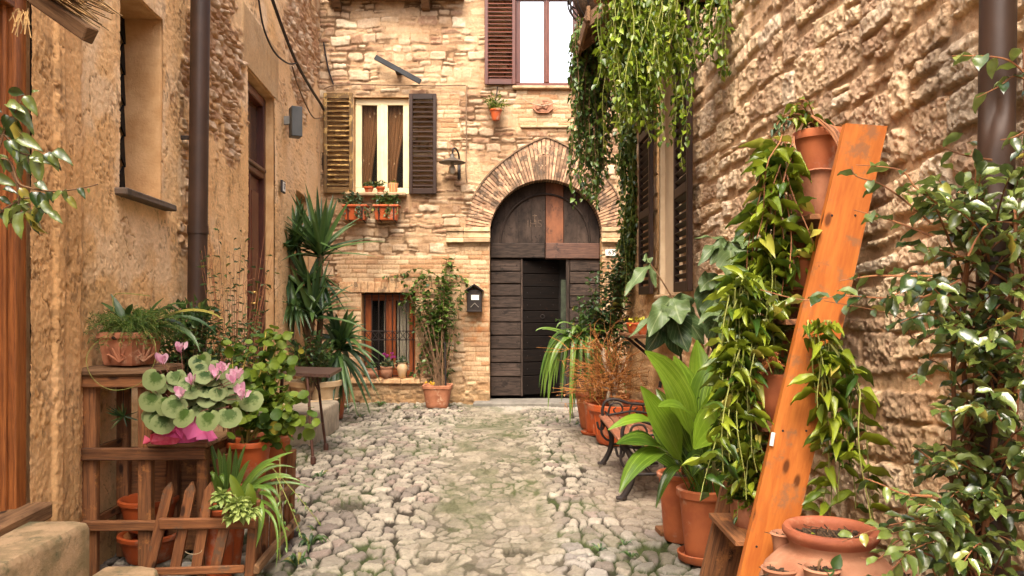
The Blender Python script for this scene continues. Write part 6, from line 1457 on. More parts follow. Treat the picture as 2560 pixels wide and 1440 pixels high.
for q in (('a', 1622, 842, 1650, 770, -.15, .10, .7, (.3, -1, .6)), ('a', 1702, 810, 1690, 770, -.15, .125, .95, (-.2, -1, .5)), ('a', 1572, 843, 1640, 790, -.1, .05, .8, (0, -.3, 1)), ('a', 1722, 790, 1715, 750, .1, .09, .4), ('a', 1720, 880, 1690, 820, -.05, .12, .1), ('a', 1615, 880, 1660, 820, .05, .12, .15), ('a', 1700, 890, 1680, 830, .05, .14, .05), ('a', 1760, 860, 1730, 810, .1, .10, .4),
          ('b', 1834, 735, 1825, 640, -.2, .135, .75, (.1, -1, .2)), ('b', 1745, 665, 1790, 600, -.1, .07, .5, (0, -.4, 1)), ('b', 1776, 662, 1800, 615, -.1, .075, .65), ('b', 1735, 596, 1790, 588, 0, .035, .9, (0, -.3, 1)), ('b', 1920, 640, 1880, 590, -.1, .11, .85, (0, -.8, 1)), ('b', 1885, 690, 1880, 620, -.1, .12, .5), ('b', 1870, 700, 1850, 650, .1, .12, .1),
          ('c', 1820, 888, 1825, 800, -.2, .150, .95, (.1, -1, .25)), ('c', 1745, 812, 1790, 765, -.1, .06, .8, (0, -.4, 1)), ('c', 1768, 845, 1790, 790, .1, .12, .4), ('c', 1790, 830, 1800, 780, .1, .13, .2), ('c', 1870, 840, 1860, 790, .1, .12, .1),
          ('d', 1606, 650, 1618, 645, 0, .065, .98, (0, -.6, 1)), ('d', 1562, 740, 1600, 680, -.15, .06, .95, (0, -.4, 1)), ('d', 1640, 720, 1632, 690, 0, .03, .9),
          ('e', 1925, 600, 1930, 570, -.1, .10, .4), ('e', 1860, 700, 1870, 640, 0, .12, .1), ('e', 1868, 585, 1890, 570, -.1, .08, .6),
          ('f', 1755, 800, 1765, 730, 0, .13, .3), ('f', 1782, 850, 1780, 760, -.1, .13, .45), ('f', 1830, 800, 1830, 740, .1, .14, .05), ('f', 1750, 730, 1770, 690, -.1, .09, .7), ('f', 1860, 820, 1850, 740, .05, .14, .1), ('f', 1800, 900, 1790, 800, .1, .14, .15)): loq(*q)
Bl.build('leaves', M['lf_loquat'], t); sb.build('branches', M['stem'], t)
b = MB(); b.box((X(1700, 5.3), 5.25, 0.02), (0.32, 0.14, 0.035), Matrix.Rotation(0.1, 3, 'Z'), 0.004); tag(b.build('loose_plank', M['stand'], None), 'dark offcut of plank lying by the aspidistra pot', 'plank')
# ---- ladder shelf of two leaning planks
M['ladder'] = wood('orange varnished pine', (0.46, 0.150, 0.028), (0.33, 0.088, 0.016), 0.55, 9, 0.35, ((0.25, 0.105, 0.042), 0.08), 0.3)
t = thing('ladder_shelf', (0.95, 3.5, 0), 'leaning plant shelf of bright orange varnished planks against the rubble wall', 'shelf')
YD0, YD1 = 3.25, 3.74
def plank_side(Y0, lab=None):
    q = [P(2115, 308, YD0), P(2219, 315, YD0), P(1913, 1685, YD0), P(1792, 1685, YD0)]
    q = [Vector((p.x, Y0, max(p.z, 0.002))) for p in q]
    b = MB(); ax = ((q[0] + q[1]) / 2 - (q[2] + q[3]) / 2).normalized(); sd = Vector((ax.z, 0, -ax.x)); b.prism(q, (0, 0.036, 0), 0.5)
    b.u = [((Vector(v) - q[3]).dot(ax), (Vector(v) - q[3]).dot(sd) + (Vector(v).y - Y0) * 1.5, 2.0 + Y0) for v in b.v]
    return b.build('side_plank', M['ladder'], t)
plank_side(YD0); fp = plank_side(YD1); fp.data.materials[0] = M['stand']; fp['label'] = 'far side plank, its shade painted as dark brown wood'  # far plank lies in shadow; the darker timber colour stands in for it
def axisX(z): a, b_ = P(2167, 311, YD0), P(1854, 1685, YD0); return b_.x + (a.x - b_.x) * (z - b_.z) / (a.z - b_.z)
for z in (0.53, 1.0, 1.44, 1.875):
    b = MB(); b.box((axisX(z) - 0.02, (YD0 + YD1 + 0.036) / 2, z - 0.012), (0.23, YD1 - YD0 - 0.042, 0.022), bev=0.002); b.build('shelf_board', M['stand'], t)
b = MB()
for z in (0.53, 1.0, 1.44, 1.875):                    # screws that hold the shelves
    for dx in (-.05, .045): b.lathe([(.0055, -.001), (.0045, .002), (.0001, .0025)], (axisX(z) - .01 + dx, YD0, z - .012), 8, axis=(0, -1, 0))
b.build('screw_heads', M['iron'], t)
YM = 3.52
def shelf_pot(name, px_, pyr, r1, r0, h, mat_, label, **k):
    c = Vector((X(px_, YM), YM, Z(pyr, YM) - h)); return pot_thing(name, c, r1, r0, h, mat_, label, **k), c
def trail(Lv, sb, p0, n, length, L, W, spreadx=0.1, spready=0.1, first=None, step=0.055, tint=None, r=0.0035, drift=0.10):
    for k in range(n):
        p = Vector(p0) + Vector((random.uniform(-spreadx, spreadx), random.uniform(-spready, spready), 0))
        o_ = Vector(first) if first else Vector((random.uniform(-.10, .06), -random.uniform(0.0, 0.12), 0.03))
        pts = hang(p, length * random.uniform(0.55, 1.1), drift, 0.025, 12, o_); sb.tube(pts, [r, r * 0.6], 5); along(Lv, pts[1:], step, L, W, 1.35, -0.12, tint=tint, jit=.3)
T_TR = tmpl('lance', 5, 0.28, 0.28)
t, c = shelf_pot('potted_trailer', 2052, 330, 0.108, 0.078, 0.185, M['terra'], 'round orange pot with half withered trailing plant at the very top of the plank shelf', lip=0.010, rim=0.04)
Lv = Leaves(T_TR); Ld = Leaves(T_TR); sb = MB(); tp = c + Vector((-.02, 0, 0.18))
for (x, y) in ((1985, 262), (1965, 300), (1995, 275), (2030, 290), (2060, 300), (2000, 250), (1945, 290), (2080, 320), (2020, 310), (1960, 270)):
    pts = curve_pts(tp + rv(.02), P((x + 2050) / 2, y - 12, YM - .05), P(x, y, YM - random.uniform(0, .15)), 8); sb.tube(pts, [0.004, 0.002], 5); along(Lv, pts[3:], 0.028, 0.055, 0.022, .9, .5)
for (x, y) in ((1930, 325), (1940, 310), (2110, 380), (2100, 350), (1950, 330)):
    pts = curve_pts(tp + rv(.03), P((x + 2050) / 2, 255, YM - .05), P(x, y, YM - .12), 9); sb.tube(pts, [0.004, 0.002], 5); along(Ld, pts[6:], 0.02, 0.04, 0.012, .5, 1.0)
for k in range(5):
    pts = path_pts([tp + rv(.02), P(2030 + k * 10, 290 + k * 6, 3.4), P(2075 + k * 5, 330, 3.35), P(2098 + k * 3, 370 + k * 5, 3.32)], 5); sb.tube(pts, [0.006, 0.004], 5)
trail(Lv, sb, P(1958, 345, 3.44), 12, 0.62, 0.115, 0.046, 0.035, 0.06, (-.05, -.06, 0), 0.05)
trail(Lv, sb, P(1968, 390, 3.44), 6, 0.5, 0.125, 0.052, 0.03, 0.06, (-.05, -.06, 0), 0.06)
Lv.build('foliage', M['lf_trail'], t); Ld.build('withered_leaves', M['lf_deep'], t); sb.build('stems', M['lf_dry'] if False else M['stem_red'], t)
t, c = shelf_pot('square_planter', 2052, 430, 0.092, 0.062, 0.195, M['terra_old'], 'mottled square terracotta planter holding up the topmost round pot', cat='planter', square=0.8, rot=0.35, lip=0.008, rim=0.012)
t, c = shelf_pot('potted_trailer', 2005, 632, 0.10, 0.075, 0.16, M['terra'], 'orange pot on the third shelf, smothered by yellow green trailing leaves')
Lv = Leaves(T_TR); sb = MB()
trail(Lv, sb, c + Vector((-.20, -.02, 0.15)), 14, 0.42, 0.105, 0.036, 0.05, 0.08, None, 0.05); trail(Lv, sb, P(1865, 690, 3.42), 12, 0.55, 0.11, 0.034, 0.05, 0.06, (-.04, -.04, 0.05), 0.045)
bush(Lv, sb, P(1960, 660, 3.45), (0.16, .1, .1), 14, c + Vector((0, 0, .15)), 0.11, 0.04, .004, .05)
Lv.build('foliage', M['lf_trail'], t); sb.build('stems', M['stem_green'], t)
t, c = shelf_pot('potted_trailer', 1938, 932, 0.090, 0.055, 0.215, M['terra'], 'smooth round bottomed orange pot with a dry twist of roots on the second shelf', lip=0.002, rim=0.02, belly=0.022)
Lv = Leaves(T_TR); sb = MB(); Ldy = MB()
trail(Lv, sb, P(2044, 800, 3.19), 8, 0.50, 0.115, 0.040, 0.05, 0.03, (0, -.02, 0), 0.062); trail(Lv, sb, P(2075, 860, 3.17), 7, 0.82, 0.115, 0.040, 0.06, 0.03, (.05, -.02, 0), 0.065)
trail(Lv, sb, P(1858, 850, 3.4), 18, 0.66, 0.105, 0.036, 0.05, 0.06, (-.03, -.04, 0.04), 0.05)
bush(Lv, sb, P(1950, 785, 3.4), (0.20, .1, .09), 12, c + Vector((0, 0, .2)), 0.11, 0.04, .004, .05)
for k in range(9):
    Ldy.tube(path_pts([P(1935 + random.uniform(-25, 15), 885 + random.uniform(-12, 15), 3.38), P(1905, 925, 3.36) + rv(.006), P(1888, 960, 3.36) + rv(.006), P(1872 + random.uniform(-6, 6), 1000 + random.uniform(-14, 10), 3.36)], 5), [0.006, 0.003], 5)
for k in range(12): Ldy.tube([P(1930, 890, 3.38) + rv(.02), P(1940, 900, 3.38) + rv(.02), P(1925, 905, 3.36) + rv(.02)], 0.004, 4)
Lv.build('foliage', M['lf_trail'], t); sb.build('stems', M['stem_green'], t); Ldy.build('dry_roots', plain('dry orange fibre', (0.34, 0.12, 0.03), (0.18, 0.06, 0.02), 40), t)
t, c = shelf_pot('potted_sedum', 1878, 1243, 0.088, 0.052, 0.15, M['terra_old'], 'weathered bowl of small bright green sprigs on the lowest shelf', lip=0.004, rim=0.02, belly=0.015)
Lv = Leaves(T_OV3); sb = MB(); bush(Lv, sb, c + Vector((-.02, -.02, 0.17)), (0.11, .09, .055), 75, c + Vector((0, 0, .12)), 0.036, 0.017, .002, .016)
for k in range(10):
    p = hang(c + Vector((random.uniform(-.09, .07), -.08, .15)), random.uniform(.03, .09)); sb.tube(p, .002, 4); along(Lv, p, .016, .034, .016)
bush(Lv, sb, P(1850, 1140, 3.4), (0.13, .09, .16), 26, c + Vector((-.02, 0, .14)), 0.085, 0.036, .003, .045)
Lv.build('foliage', M['lf_trail'], t); sb.build('stems', M['stem_green'], t)
t = thing('plant_label', P(1905, 1098, 3.4), 'pale blue plant label hanging beside the orange plank', 'label')
b = MB(); b.box(P(1940, 1098, 3.24) + Vector((-.015, 0, 0)), (0.016, 0.004, 0.055), Matrix.Rotation(.15, 3, 'Y'), 0.001); b.build('card', plain('pale blue card', (.50, .66, .66), tint=0), t)
# ---- strawberry urn
c = Vector((1.175, 2.95, 0))
t = thing('strawberry_urn', c, 'round pinkish terracotta strawberry urn with thick rim and side pockets', 'urn')
b = MB(); b.lathe([(0.12, 0), (0.135, 0.01), (0.19, 0.10), (0.245, 0.24), (0.268, 0.37), (0.262, 0.45), (0.235, 0.525), (0.19, 0.572), (0.152, 0.592), (0.145, 0.604), (0.147, 0.622), (0.158, 0.640), (0.168, 0.655), (0.170, 0.668), (0.163, 0.679), (0.150, 0.681), (0.138, 0.672), (0.134, 0.655), (0.132, 0.60), (0.15, 0.57)], c, 64); b.build('body', M['terra_pale'], t)
b = MB(); b.lathe([(0.1475, 0.6235), (0.159, 0.641), (0.1692, 0.6552), (0.1712, 0.668), (0.164, 0.6802), (0.150, 0.6822), (0.137, 0.673), (0.1325, 0.655), (0.1322, 0.62)], c, 64); b.build('rim', plain('dark red terracotta', (0.30, 0.092, 0.042), (0.22, 0.062, 0.030), 8, 0.7, 0.4, 60, spots=((0.38, 0.20, 0.12), 5, 0.05), tint=0.1), t)
def soil_bits(name, cc, r, parent, n=60):
    b = MB(); b.lathe([(r, -0.006), (r * 0.6, 0.004), (0.0001, 0.006)], cc, 24)
    for k in range(n):
        a, q = random.random() * 6.28, math.sqrt(random.random()) * r * .92; p = Vector(cc) + Vector((math.cos(a) * q, math.sin(a) * q, 0.004)); 
        if k % 3: b.tube([p, p + Vector((random.gauss(0, .022), random.gauss(0, .022), random.uniform(0, .014)))], random.uniform(.0015, .003), 4)
        else: b.box(p, (random.uniform(.008, .022),) * 3, Matrix.Rotation(random.random() * 3, 3, rv().normalized()), .002)
    return b.build(name, M['soil'], parent)
soil_bits('soil', c + Vector((0, 0, 0.642)), 0.133, t, 110)
b = MB(); Lv = Leaves(T_OV3)
for k in range(12): p = c + Vector((random.uniform(-.08, .1), random.uniform(-.1, .05), .648)); b.tube([p, p + Vector((random.uniform(-.05, .06), random.uniform(-.04, .03), random.uniform(.01, .05)))], .0018, 4)
b.build('dead_twigs', M['stem'], t)
Lv.add(c + Vector((0.05, -.10, 0.63)), (.1, -.2, 1), .03, .02, .9); Lv.add(c + Vector((0.055, -.11, 0.62)), (.4, -.4, .6), .022, .016, .8); Lv.add(c + Vector((-.11, -.10, 0.684)), (1, 0, .1), .016, .012, .95); Lv.build('sprout', M['lf_bright'], t)
for (az, zt_, r_) in ((241, 0.595, 0.060), (200, 0.555, 0.060), (118, 0.60, 0.045), (320, 0.56, .06)):
    a = R(az); d = Vector((math.cos(a), math.sin(a), 0)); pc = c + d * 0.228; pc.z = zt_ - 0.075
    b = MB(); b.lathe([(0.012, -0.05), (0.034, -0.03), (r_ * .85, 0.03), (r_, 0.066), (r_ + .006, 0.074), (r_ - .002, 0.080), (r_ - .009, 0.070), (r_ * .78, 0.05)], pc, 26); po = b.build('pocket', M['terra_pale'], t)
    soil_bits('soil', pc + Vector((0, 0, 0.058)), r_ - 0.010, po, 30)
a = R(241); p = c + Vector((math.cos(a), math.sin(a), 0)) * .228; p.z = 0.60
Lv = Leaves(T_OV); Lv.add(p + Vector((.03, -.02, .0)), (.5, -.1, .9), .055, .042, .5, n=(0, -1, .4)); Lv.add(p + Vector((.01, -.03, -.004)), (-.2, -1, .1), .05, .035, .4); b = MB(); b.tube(path_pts([p + Vector((-.01, 0, -.02)), p + Vector((-.008, 0, .015)), p + Vector((0.002, 0, .026))], 4), .0045, 6)
Lv.build('sprout', M['lf_deep'], t); b.build('stub', M['stem'], t)
# ---- camellia hedge bush at the right edge
c = Vector((1.30, 2.36, 0.0))
t = thing('camellia_bush', c, 'large glossy camellia bush filling the right edge in front of the black pipe', 'shrub')
Lv = Leaves(tmpl('ell', 6, 0.20, 0.20)); sb = MB()
stems = []
for (x, y, Y_, m) in ((2480, 640, 2.35, (2430, 1050)), (2410, 700, 2.3, (2400, 1100)), (2540, 560, 2.25, (2500, 1000)), (2460, 420, 2.4, (2450, 900)), (2600, 420, 2.3, (2540, 900)), (2380, 860, 2.3, (2400, 1150)), (2560, 120, 2.35, (2590, 700))):
    pts = curve_pts(c + Vector((random.uniform(-.06, .1), random.uniform(-.08, .06), 0)), P(*m, Y_), P(x, y, Y_), 22); stems.append(pts); sb.tube(pts, [0.013, 0.005], 7)
def inside(x, y):
    lim = np.interp(y, [60, 200, 330, 420, 520, 640, 740, 860, 960, 1060, 1160, 1260, 1340, 1440], [2545, 2540, 2400, 2330, 2270, 2230, 2205, 2270, 2300, 2315, 2290, 2250, 2215, 2230])
    return x > lim + 6
n_b = 0
while n_b < 165:
    x, y = random.uniform(2200, 2640), random.uniform(330, 1470)
    if not inside(x, y): continue
    if y < 430 and random.random() < .5: continue
    if 2400 < x < 2480 and 640 < y < 800 and random.random() < .7: continue
    n_b += 1; Y_ = random.uniform(1.95, 2.45); e = P(x, y, Y_); e.x = min(e.x, 1.42)
    st_ = random.choice(stems); near = min(st_, key=lambda q: abs(q.z - (e.z - 0.12)) + .2 * random.random()); 
    if (near - e).length > .62: near = near.lerp(e, .45)
    pts = curve_pts(near, (near + e) / 2 + Vector((0, 0, .06)) + rv(.02), e, 9); sb.tube(pts, [0.0042, 0.0014], 5); along(Lv, pts[3:], 0.030, 0.058, 0.030, 0.95, 0.25, jit=.35); Lv.add(e, e - pts[-2], .05, .028)
for tw in (((2470, 830), (2380, 815), (2290, 850), (2240, 790), (2060, 752)), ((2400, 700), (2300, 745), (2200, 745), (2110, 740), (2010, 750), (1900, 724)), ((2330, 560), (2260, 500), (2200, 460), (2140, 440), (2130, 415)), ((2360, 520), (2290, 470), (2250, 425), (2140, 412)), ((2330, 590), (2240, 555), (2190, 540), (2135, 525)), ((2480, 400), (2400, 385), (2340, 360)), ((2330, 690), (2240, 690), (2180, 690), (2100, 702)), ((2330, 1240), (2260, 1235), (2200, 1210), (2160, 1195)), ((2330, 1300), (2240, 1310), (2170, 1330), (2105, 1355)), ((2330, 1370), (2250, 1350), (2200, 1395), (2150, 1395)), ((2350, 1400), (2280, 1380), (2210, 1440), (2160, 1440)), ((2330, 960), (2290, 940), (2280, 945)), ((2560, 180), (2520, 150), (2460, 140), (2380, 140)), ((2600, 220), (2540, 190), (2500, 215), (2440, 245)), ((2560, 330), (2530, 345), (2500, 350)), ((2420, 640), (2470, 560), (2560, 560)), ((2330, 1150), (2290, 1120), (2280, 1115))):
    Y_ = random.uniform(2.0, 2.25); pts = path_pts([P(x, y, Y_) for x, y in tw], 6); sb.tube(pts, [0.0032, 0.0012], 5); along(Lv, pts[2:-2], 0.034, 0.056, 0.032, 0.9, 0.3, jit=.35)
Lv.build('leaves', M['lf_camellia'], t); sb.build('branches', M['stem_red'], t)
# ---- black downpipe on the right
t = thing('downpipe', (1.405, 2.33, 0), 'thick dark dented downpipe on the rough stone at right', 'downpipe')
b = MB(); bx_, by_ = 1.405, 2.33; n_ = 150; sides = 40; vs_, fs_ = [], []
for i in range(n_ + 1):
    z = -0.02 + 4.6 * i / n_
    for k in range(sides):
        a = 2 * math.pi * k / sides; r_ = 0.0485; x_, y_ = math.cos(a), math.sin(a)
        for (zd, ad, dp, sz, sa) in ((2.08, 235, .030, .060, .75), (2.02, 205, .012, .05, .4), (1.88, 255, .007, .09, .5)):
            da = (a - R(ad) + math.pi) % (2 * math.pi) - math.pi; r_ -= dp * math.exp(-((z - zd) / sz) ** 2 - (da / sa) ** 2)
        vs_.append((bx_ + x_ * r_ + (z - 1.5) * 0.012, by_ + y_ * r_, z))
fs_ = [[i * sides + k, i * sides + (k + 1) % sides, (i + 1) * sides + (k + 1) % sides, (i + 1) * sides + k] for i in range(n_) for k in range(sides)]
b.add(vs_, fs_, True, .5); b.build('pipe', M['copper'], t)
b = MB()
for z in (0.7, 2.95): b.beam((bx_, by_ + .02, z), (RWX(2.33) + .02, by_ + .03, z), .03, .02)
b.build('bracket', M['iron'], t)
# ---- garden bench
t = thing('garden_bench', (1.05, 6.85, 0), 'small park bench of worn brown slats on scrolled black cast iron ends', 'bench')
M['slat'] = wood('worn brown bench slat', (0.30, 0.115, 0.058), (0.20, 0.075, 0.040), 0.6, 16, 0.4, ((0.46, 0.30, 0.20), 0.06))
for k in range(5):
    b = MB(); x_ = 0.865 + k * 0.092; b.box((x_, 6.85, 0.445 - 0.008 * k), (0.078, 1.52, 0.026), bev=0.006); b.build('seat_slat', M['slat'], t)
for k in range(2):
    b = MB(); b.box((1.345 + k * 0.03, 6.85, 0.56 + k * 0.13), (0.024, 1.46, 0.07), Matrix.Rotation(R(14), 3, 'Y'), .005); b.build('back_slat', M['slat'], t)
for y_ in (6.17, 7.52):
    b = MB(); V3 = lambda x, z: Vector((x, y_, z))
    def pt(pts, r0_, r1_): b.tube(path_pts([V3(*q) for q in pts], 6), [r0_, r1_], 8)
    pt([(0.845, .425), (0.90, .36), (0.935, .26), (0.925, .15), (0.885, .06), (0.845, .005)], .022, .026); b.box((0.845, y_, 0.012), (0.085, 0.045, 0.024), bev=.006)
    pt([(1.27, .40), (1.20, .30), (1.20, .18), (1.26, .07), (1.32, .005)], .022, .024); b.box((1.33, y_, 0.012), (0.085, 0.045, 0.024), bev=.006)
    pt([(0.83, .415), (1.0, .40), (1.27, .385), (1.34, .50), (1.40, .78)], .018, .016)
    pt([(0.80, .40), (0.815, .34), (0.85, .33), (0.865, .37), (0.84, .40)], .011, .009); pt([(0.845, .40), (.84, .30), (.88, .24), (.925, .22)], .012, .010)
    pt([(0.855, .44), (0.85, .52), (0.885, .595), (0.98, .61), (1.10, .575), (1.24, .565), (1.37, .57)], .015, .013)
    for ox in (0, .20): pt([(0.90 + ox, .455), (0.93 + ox, .56), (1.01 + ox, .57), (1.04 + ox, .51), (.99 + ox, .475), (.955 + ox, .51), (.98 + ox, .535)], .010, .007)
    pt([(.88, .46), (1.0, .48), (1.15, .50), (1.32, .47)], .010, .010); pt([(0.87, .50), (.90, .47), (.885, .45)], .009, .007)
    b.build('iron_end', M['iron'], t)
b = MB(); b.tube([(1.06, 6.17, .19), (1.06, 7.52, .19)], .010, 8)
b.tube([(0.93, 6.17, .19), (1.22, 6.17, .20)], .012, 8); b.tube([(0.93, 7.52, .19), (1.22, 7.52, .20)], .012, 8); b.tube([(1.05, 6.2, .40), (1.06, 6.5, .19)], .006, 6); b.tube([(0.92, 6.2, .41), (1.08, 6.18, .2)], .006, 6); b.build('stretcher', M['iron'], t)
# ---- pots beyond the bench
c = Vector((X(1545, 8.9), 8.72, 0))
t = pot_thing('potted_bare_shrub', c, 0.34, 0.25, 0.43, M['terra_new'], 'dried orange twigged shrub with pale bent trunk in the largest orange pot', lip=0.022, rim=0.07)
b = MB(); 
for k in range(26): a = k / 26 * 6.28; p = c + Vector((math.cos(a) * .288, math.sin(a) * .288, .10)); q = c + Vector((math.cos(a) * .328, math.sin(a) * .328, .33)); b.tube([p, q], [.008, .012], 5)
b.build('fluting', M['terra_new'], t)
top = c + Vector((0, 0, .38)); sb = MB(); tw = MB(); Lv = Leaves(T_OV3)
tr1 = path_pts([top, P(1537, 985, 8.75), P(1540, 960, 8.75), P(1518, 925, 8.75), P(1505, 870, 8.8)], 5); tr2 = path_pts([top + Vector((-.03, 0, 0)), P(1522, 1000, 8.7), P(1520, 975, 8.7), P(1496, 965, 8.7)], 5)
sb.tube(tr1, [.040, .020], 8); sb.tube(tr2, [.034, .016], 8); sb.tube(path_pts([P(1538, 965, 8.75), P(1550, 935, 8.8), P(1565, 890, 8.85)], 5), [.022, .01], 7)
for k in range(150):
    s0 = random.choice(tr1[6:] + tr2[6:]); v = rv().normalized(); v.z = abs(v.z) * .9 - .15; l = random.uniform(.25, .75); e = s0 + Vector((v.x * l * .85 - .05, v.y * l * .6, v.z * l)); pts = curve_pts(s0, (s0 + e) / 2 + rv(.05), e, 6); tw.tube(pts, [.0065, .002], 4)
    for q in range(3): p = pts[random.randint(2, 5)]; e2 = p + v * .12 + rv(.08); tw.tube([p, (p + e2) / 2 + rv(.012), e2], [.004, .0015], 3)
    if k % 3 == 0: along(Lv, pts[3:], .06, .045, .03)
Lv.build('sparse_leaves', M['lf_dry'], t); tw.build('twigs', plain('orange twig', (0.36, 0.15, 0.035), (0.22, 0.085, 0.025), 30), t); sb.build('trunk', plain('pale bark', (0.34, 0.26, 0.18), (0.20, 0.15, 0.10), 14), t)
c = Vector((X(1478, 10.2), 9.75, 0))
t = pot_thing('potted_dracaena', c, 0.235, 0.17, 0.46, M['terra'], 'drooping strap leaved plant in an old terracotta pot near the gate', lip=0.018, rim=.06)
Bl = Blades(); top = P(1452, 850, 9.6); sb = MB(); sb.tube([c + Vector((0, 0, .42)), top], [.03, .02], 8)
for k in range(74):
    a = random.random() * 6.28; d = Vector((math.cos(a), math.sin(a), 0)); l = random.uniform(.22, .52); dz = random.choice([-.9, -.7, -.4, -1.0, .12]) * random.uniform(.5, 1.15)
    Bl.add(top + rv(.05), top + d * l * .9 + Vector((0, 0, random.uniform(.12, .32))), top + d * l * 1.1 + Vector((0, 0, dz)), random.uniform(.045, .07), (d.x * .5, -.5, 1), 'strap', 10, None, .2)
Bl.add(top, top + Vector((.01, 0, .2)), top + Vector((0.02, 0, .42)), .08, (0, -1, 0), 'lance', 8, .1)
Bl.build('leaves', M['lf_strap'], t); sb.build('trunk', M['stem'], t)
c = Vector((X(1497, 9.6), 9.55, 0.0)); t = pot_thing('potted_climber', Vector((1.22, 9.72, 0)), 0.20, 0.15, 0.42, M['terra'], 'bushy small leaved climber growing up the corner beside the shuttered window', lip=.015)
Lv = Leaves(T_OV3); sb = MB(); root = Vector((1.22, 9.72, .4))
for (x, y, sx, sy, n_) in ((1540, 700, 26, 50, 46), (1515, 770, 35, 40, 46), (1470, 755, 30, 14, 12), (1480, 800, 40, 35, 30), (1545, 800, 22, 60, 30), (1500, 680, 22, 14, 10), (1450, 840, 35, 30, 24), (1560, 640, 14, 50, 34), (1555, 870, 20, 50, 16)):
    hub = root.lerp(P(x, y, 9.6), .6)
    for k in range(n_):
        e = P(x + random.gauss(0, sx * .75), y + random.gauss(0, sy * .75), random.uniform(9.3, 9.8)); pts = curve_pts(hub, (hub + e) / 2 + rv(.05), e, 8); 
        if k % 2 == 0: sb.tube(pts, [.006, .002], 4)
        along(Lv, pts[4:], .055, .075, .05)
    sb.tube([root, hub], [.012, .008], 5)
Lv.build('foliage', M['lf_deep'], t); sb.build('stems', M['stem'], t)
t = pot_thing('flowerpot', Vector((X(1495, 9.3), 9.30, 0.015)), 0.16, 0.13, 0.36, M['terra_new'], 'orange pot on a saucer squeezed behind the largest orange pot', soil=True, lip=.012)
b = MB(); b.lathe([(.16, 0), (.19, .005), (.20, .03), (.19, .034), (.17, .014)], (X(1495, 9.3), 9.30, 0), 28); b.build('saucer', M['terra_new'], t)
# ---- wall shelf with little pots
YW = 7.6; zsw = Z(838, YW)
t = thing('wall_shelf', (RWX(YW), YW, zsw), 'dark wooden shelf on slanting iron brackets below the shuttered window', 'shelf')
b = MB(); b.box((RWX(YW) - 0.21, YW, zsw), (0.44, 0.75, 0.03), bev=.006, jit=.003); b.build('board', M['stand'], t)
for y_ in (7.32, 7.85):
    b = MB(); b.beam((RWX(y_) - .38, y_, zsw - .02), (RWX(y_) - .01, y_, zsw - .33), .028, .02); b.beam((RWX(y_) - .02, y_, zsw - .36), (RWX(y_) - .02, y_, zsw), .028, .02); b.build('bracket', M['iron'], t)
for (dx, dy, r_, lab) in ((.30, .16, .085, 'low orange bowl of yellow flowers at the outer end of the wall shelf'), (.13, -.02, .085, 'orange pot of yellow flowers nearest the wall on the shelf'), (.27, -.22, .075, 'small orange pot at the near corner of the wall shelf')):
    cc = Vector((RWX(YW) - dx, YW + dy, zsw + .015)); t = pot_thing('flowerpot', cc, r_, r_ * .75, .10, M['terra_new'], lab, 'flowerpot', lip=.006, rim=.02)
    Lv = Leaves(T_OBOV); 
    for k in range(46): Lv.add(cc + Vector((random.gauss(0, r_ * .5), random.gauss(0, r_ * .5), .09 + random.random() * .05)), rv() + Vector((0, 0, .8)), .035, .022)
    Lv.build('blossoms', plain('yellow green blossom', (.50, .40, .04), (.30, .32, .04), 30, tint=.3), t)
# ================================================================ canopy over the right window, baskets and hanging creepers
t = thing('window_canopy', (RWX(7), 7.0, 4.2), 'small timber canopy on braces over the shuttered window at right', 'canopy')
ya, yb_ = 6.75, 8.75
def cz(x): return 4.62 - (RWX(7) - x) * 0.78
b = MB()
for i in range(9):
    x0 = RWX(7) - i * .096; x1 = x0 - .093; b.prism([(x0, ya, cz(x0)), (x1, ya, cz(x1)), (x1, ya, cz(x1) + .022), (x0, ya, cz(x0) + .022)], (0, yb_ - ya, 0))
b.build('boarding', M['plank'], t)
for y_ in (ya + .02, 7.4, 8.05, yb_ - .06):
    b = MB(); b.beam((RWX(7), y_, cz(RWX(7)) - .05), (RWX(7) - .88, y_, cz(RWX(7) - .88) - .05), .09, .06, (0, 0, 1), .006); b.build('rafter', M['plank'], t)
    b = MB(); b.beam((RWX(7) - .02, y_, cz(RWX(7)) - .75), (RWX(7) - .60, y_, cz(RWX(7) - .6) - .09), .07, .05, (0, 0, 1), .006); b.build('brace', M['plank'], t)
b = MB(); b.beam((RWX(7) - .865, ya - .04, cz(RWX(7) - .865) + .0), (RWX(7) - .865, yb_ + .04, cz(RWX(7) - .865)), .13, .03, (0, 0, 1), .006); b.build('fascia', M['plank'], t)
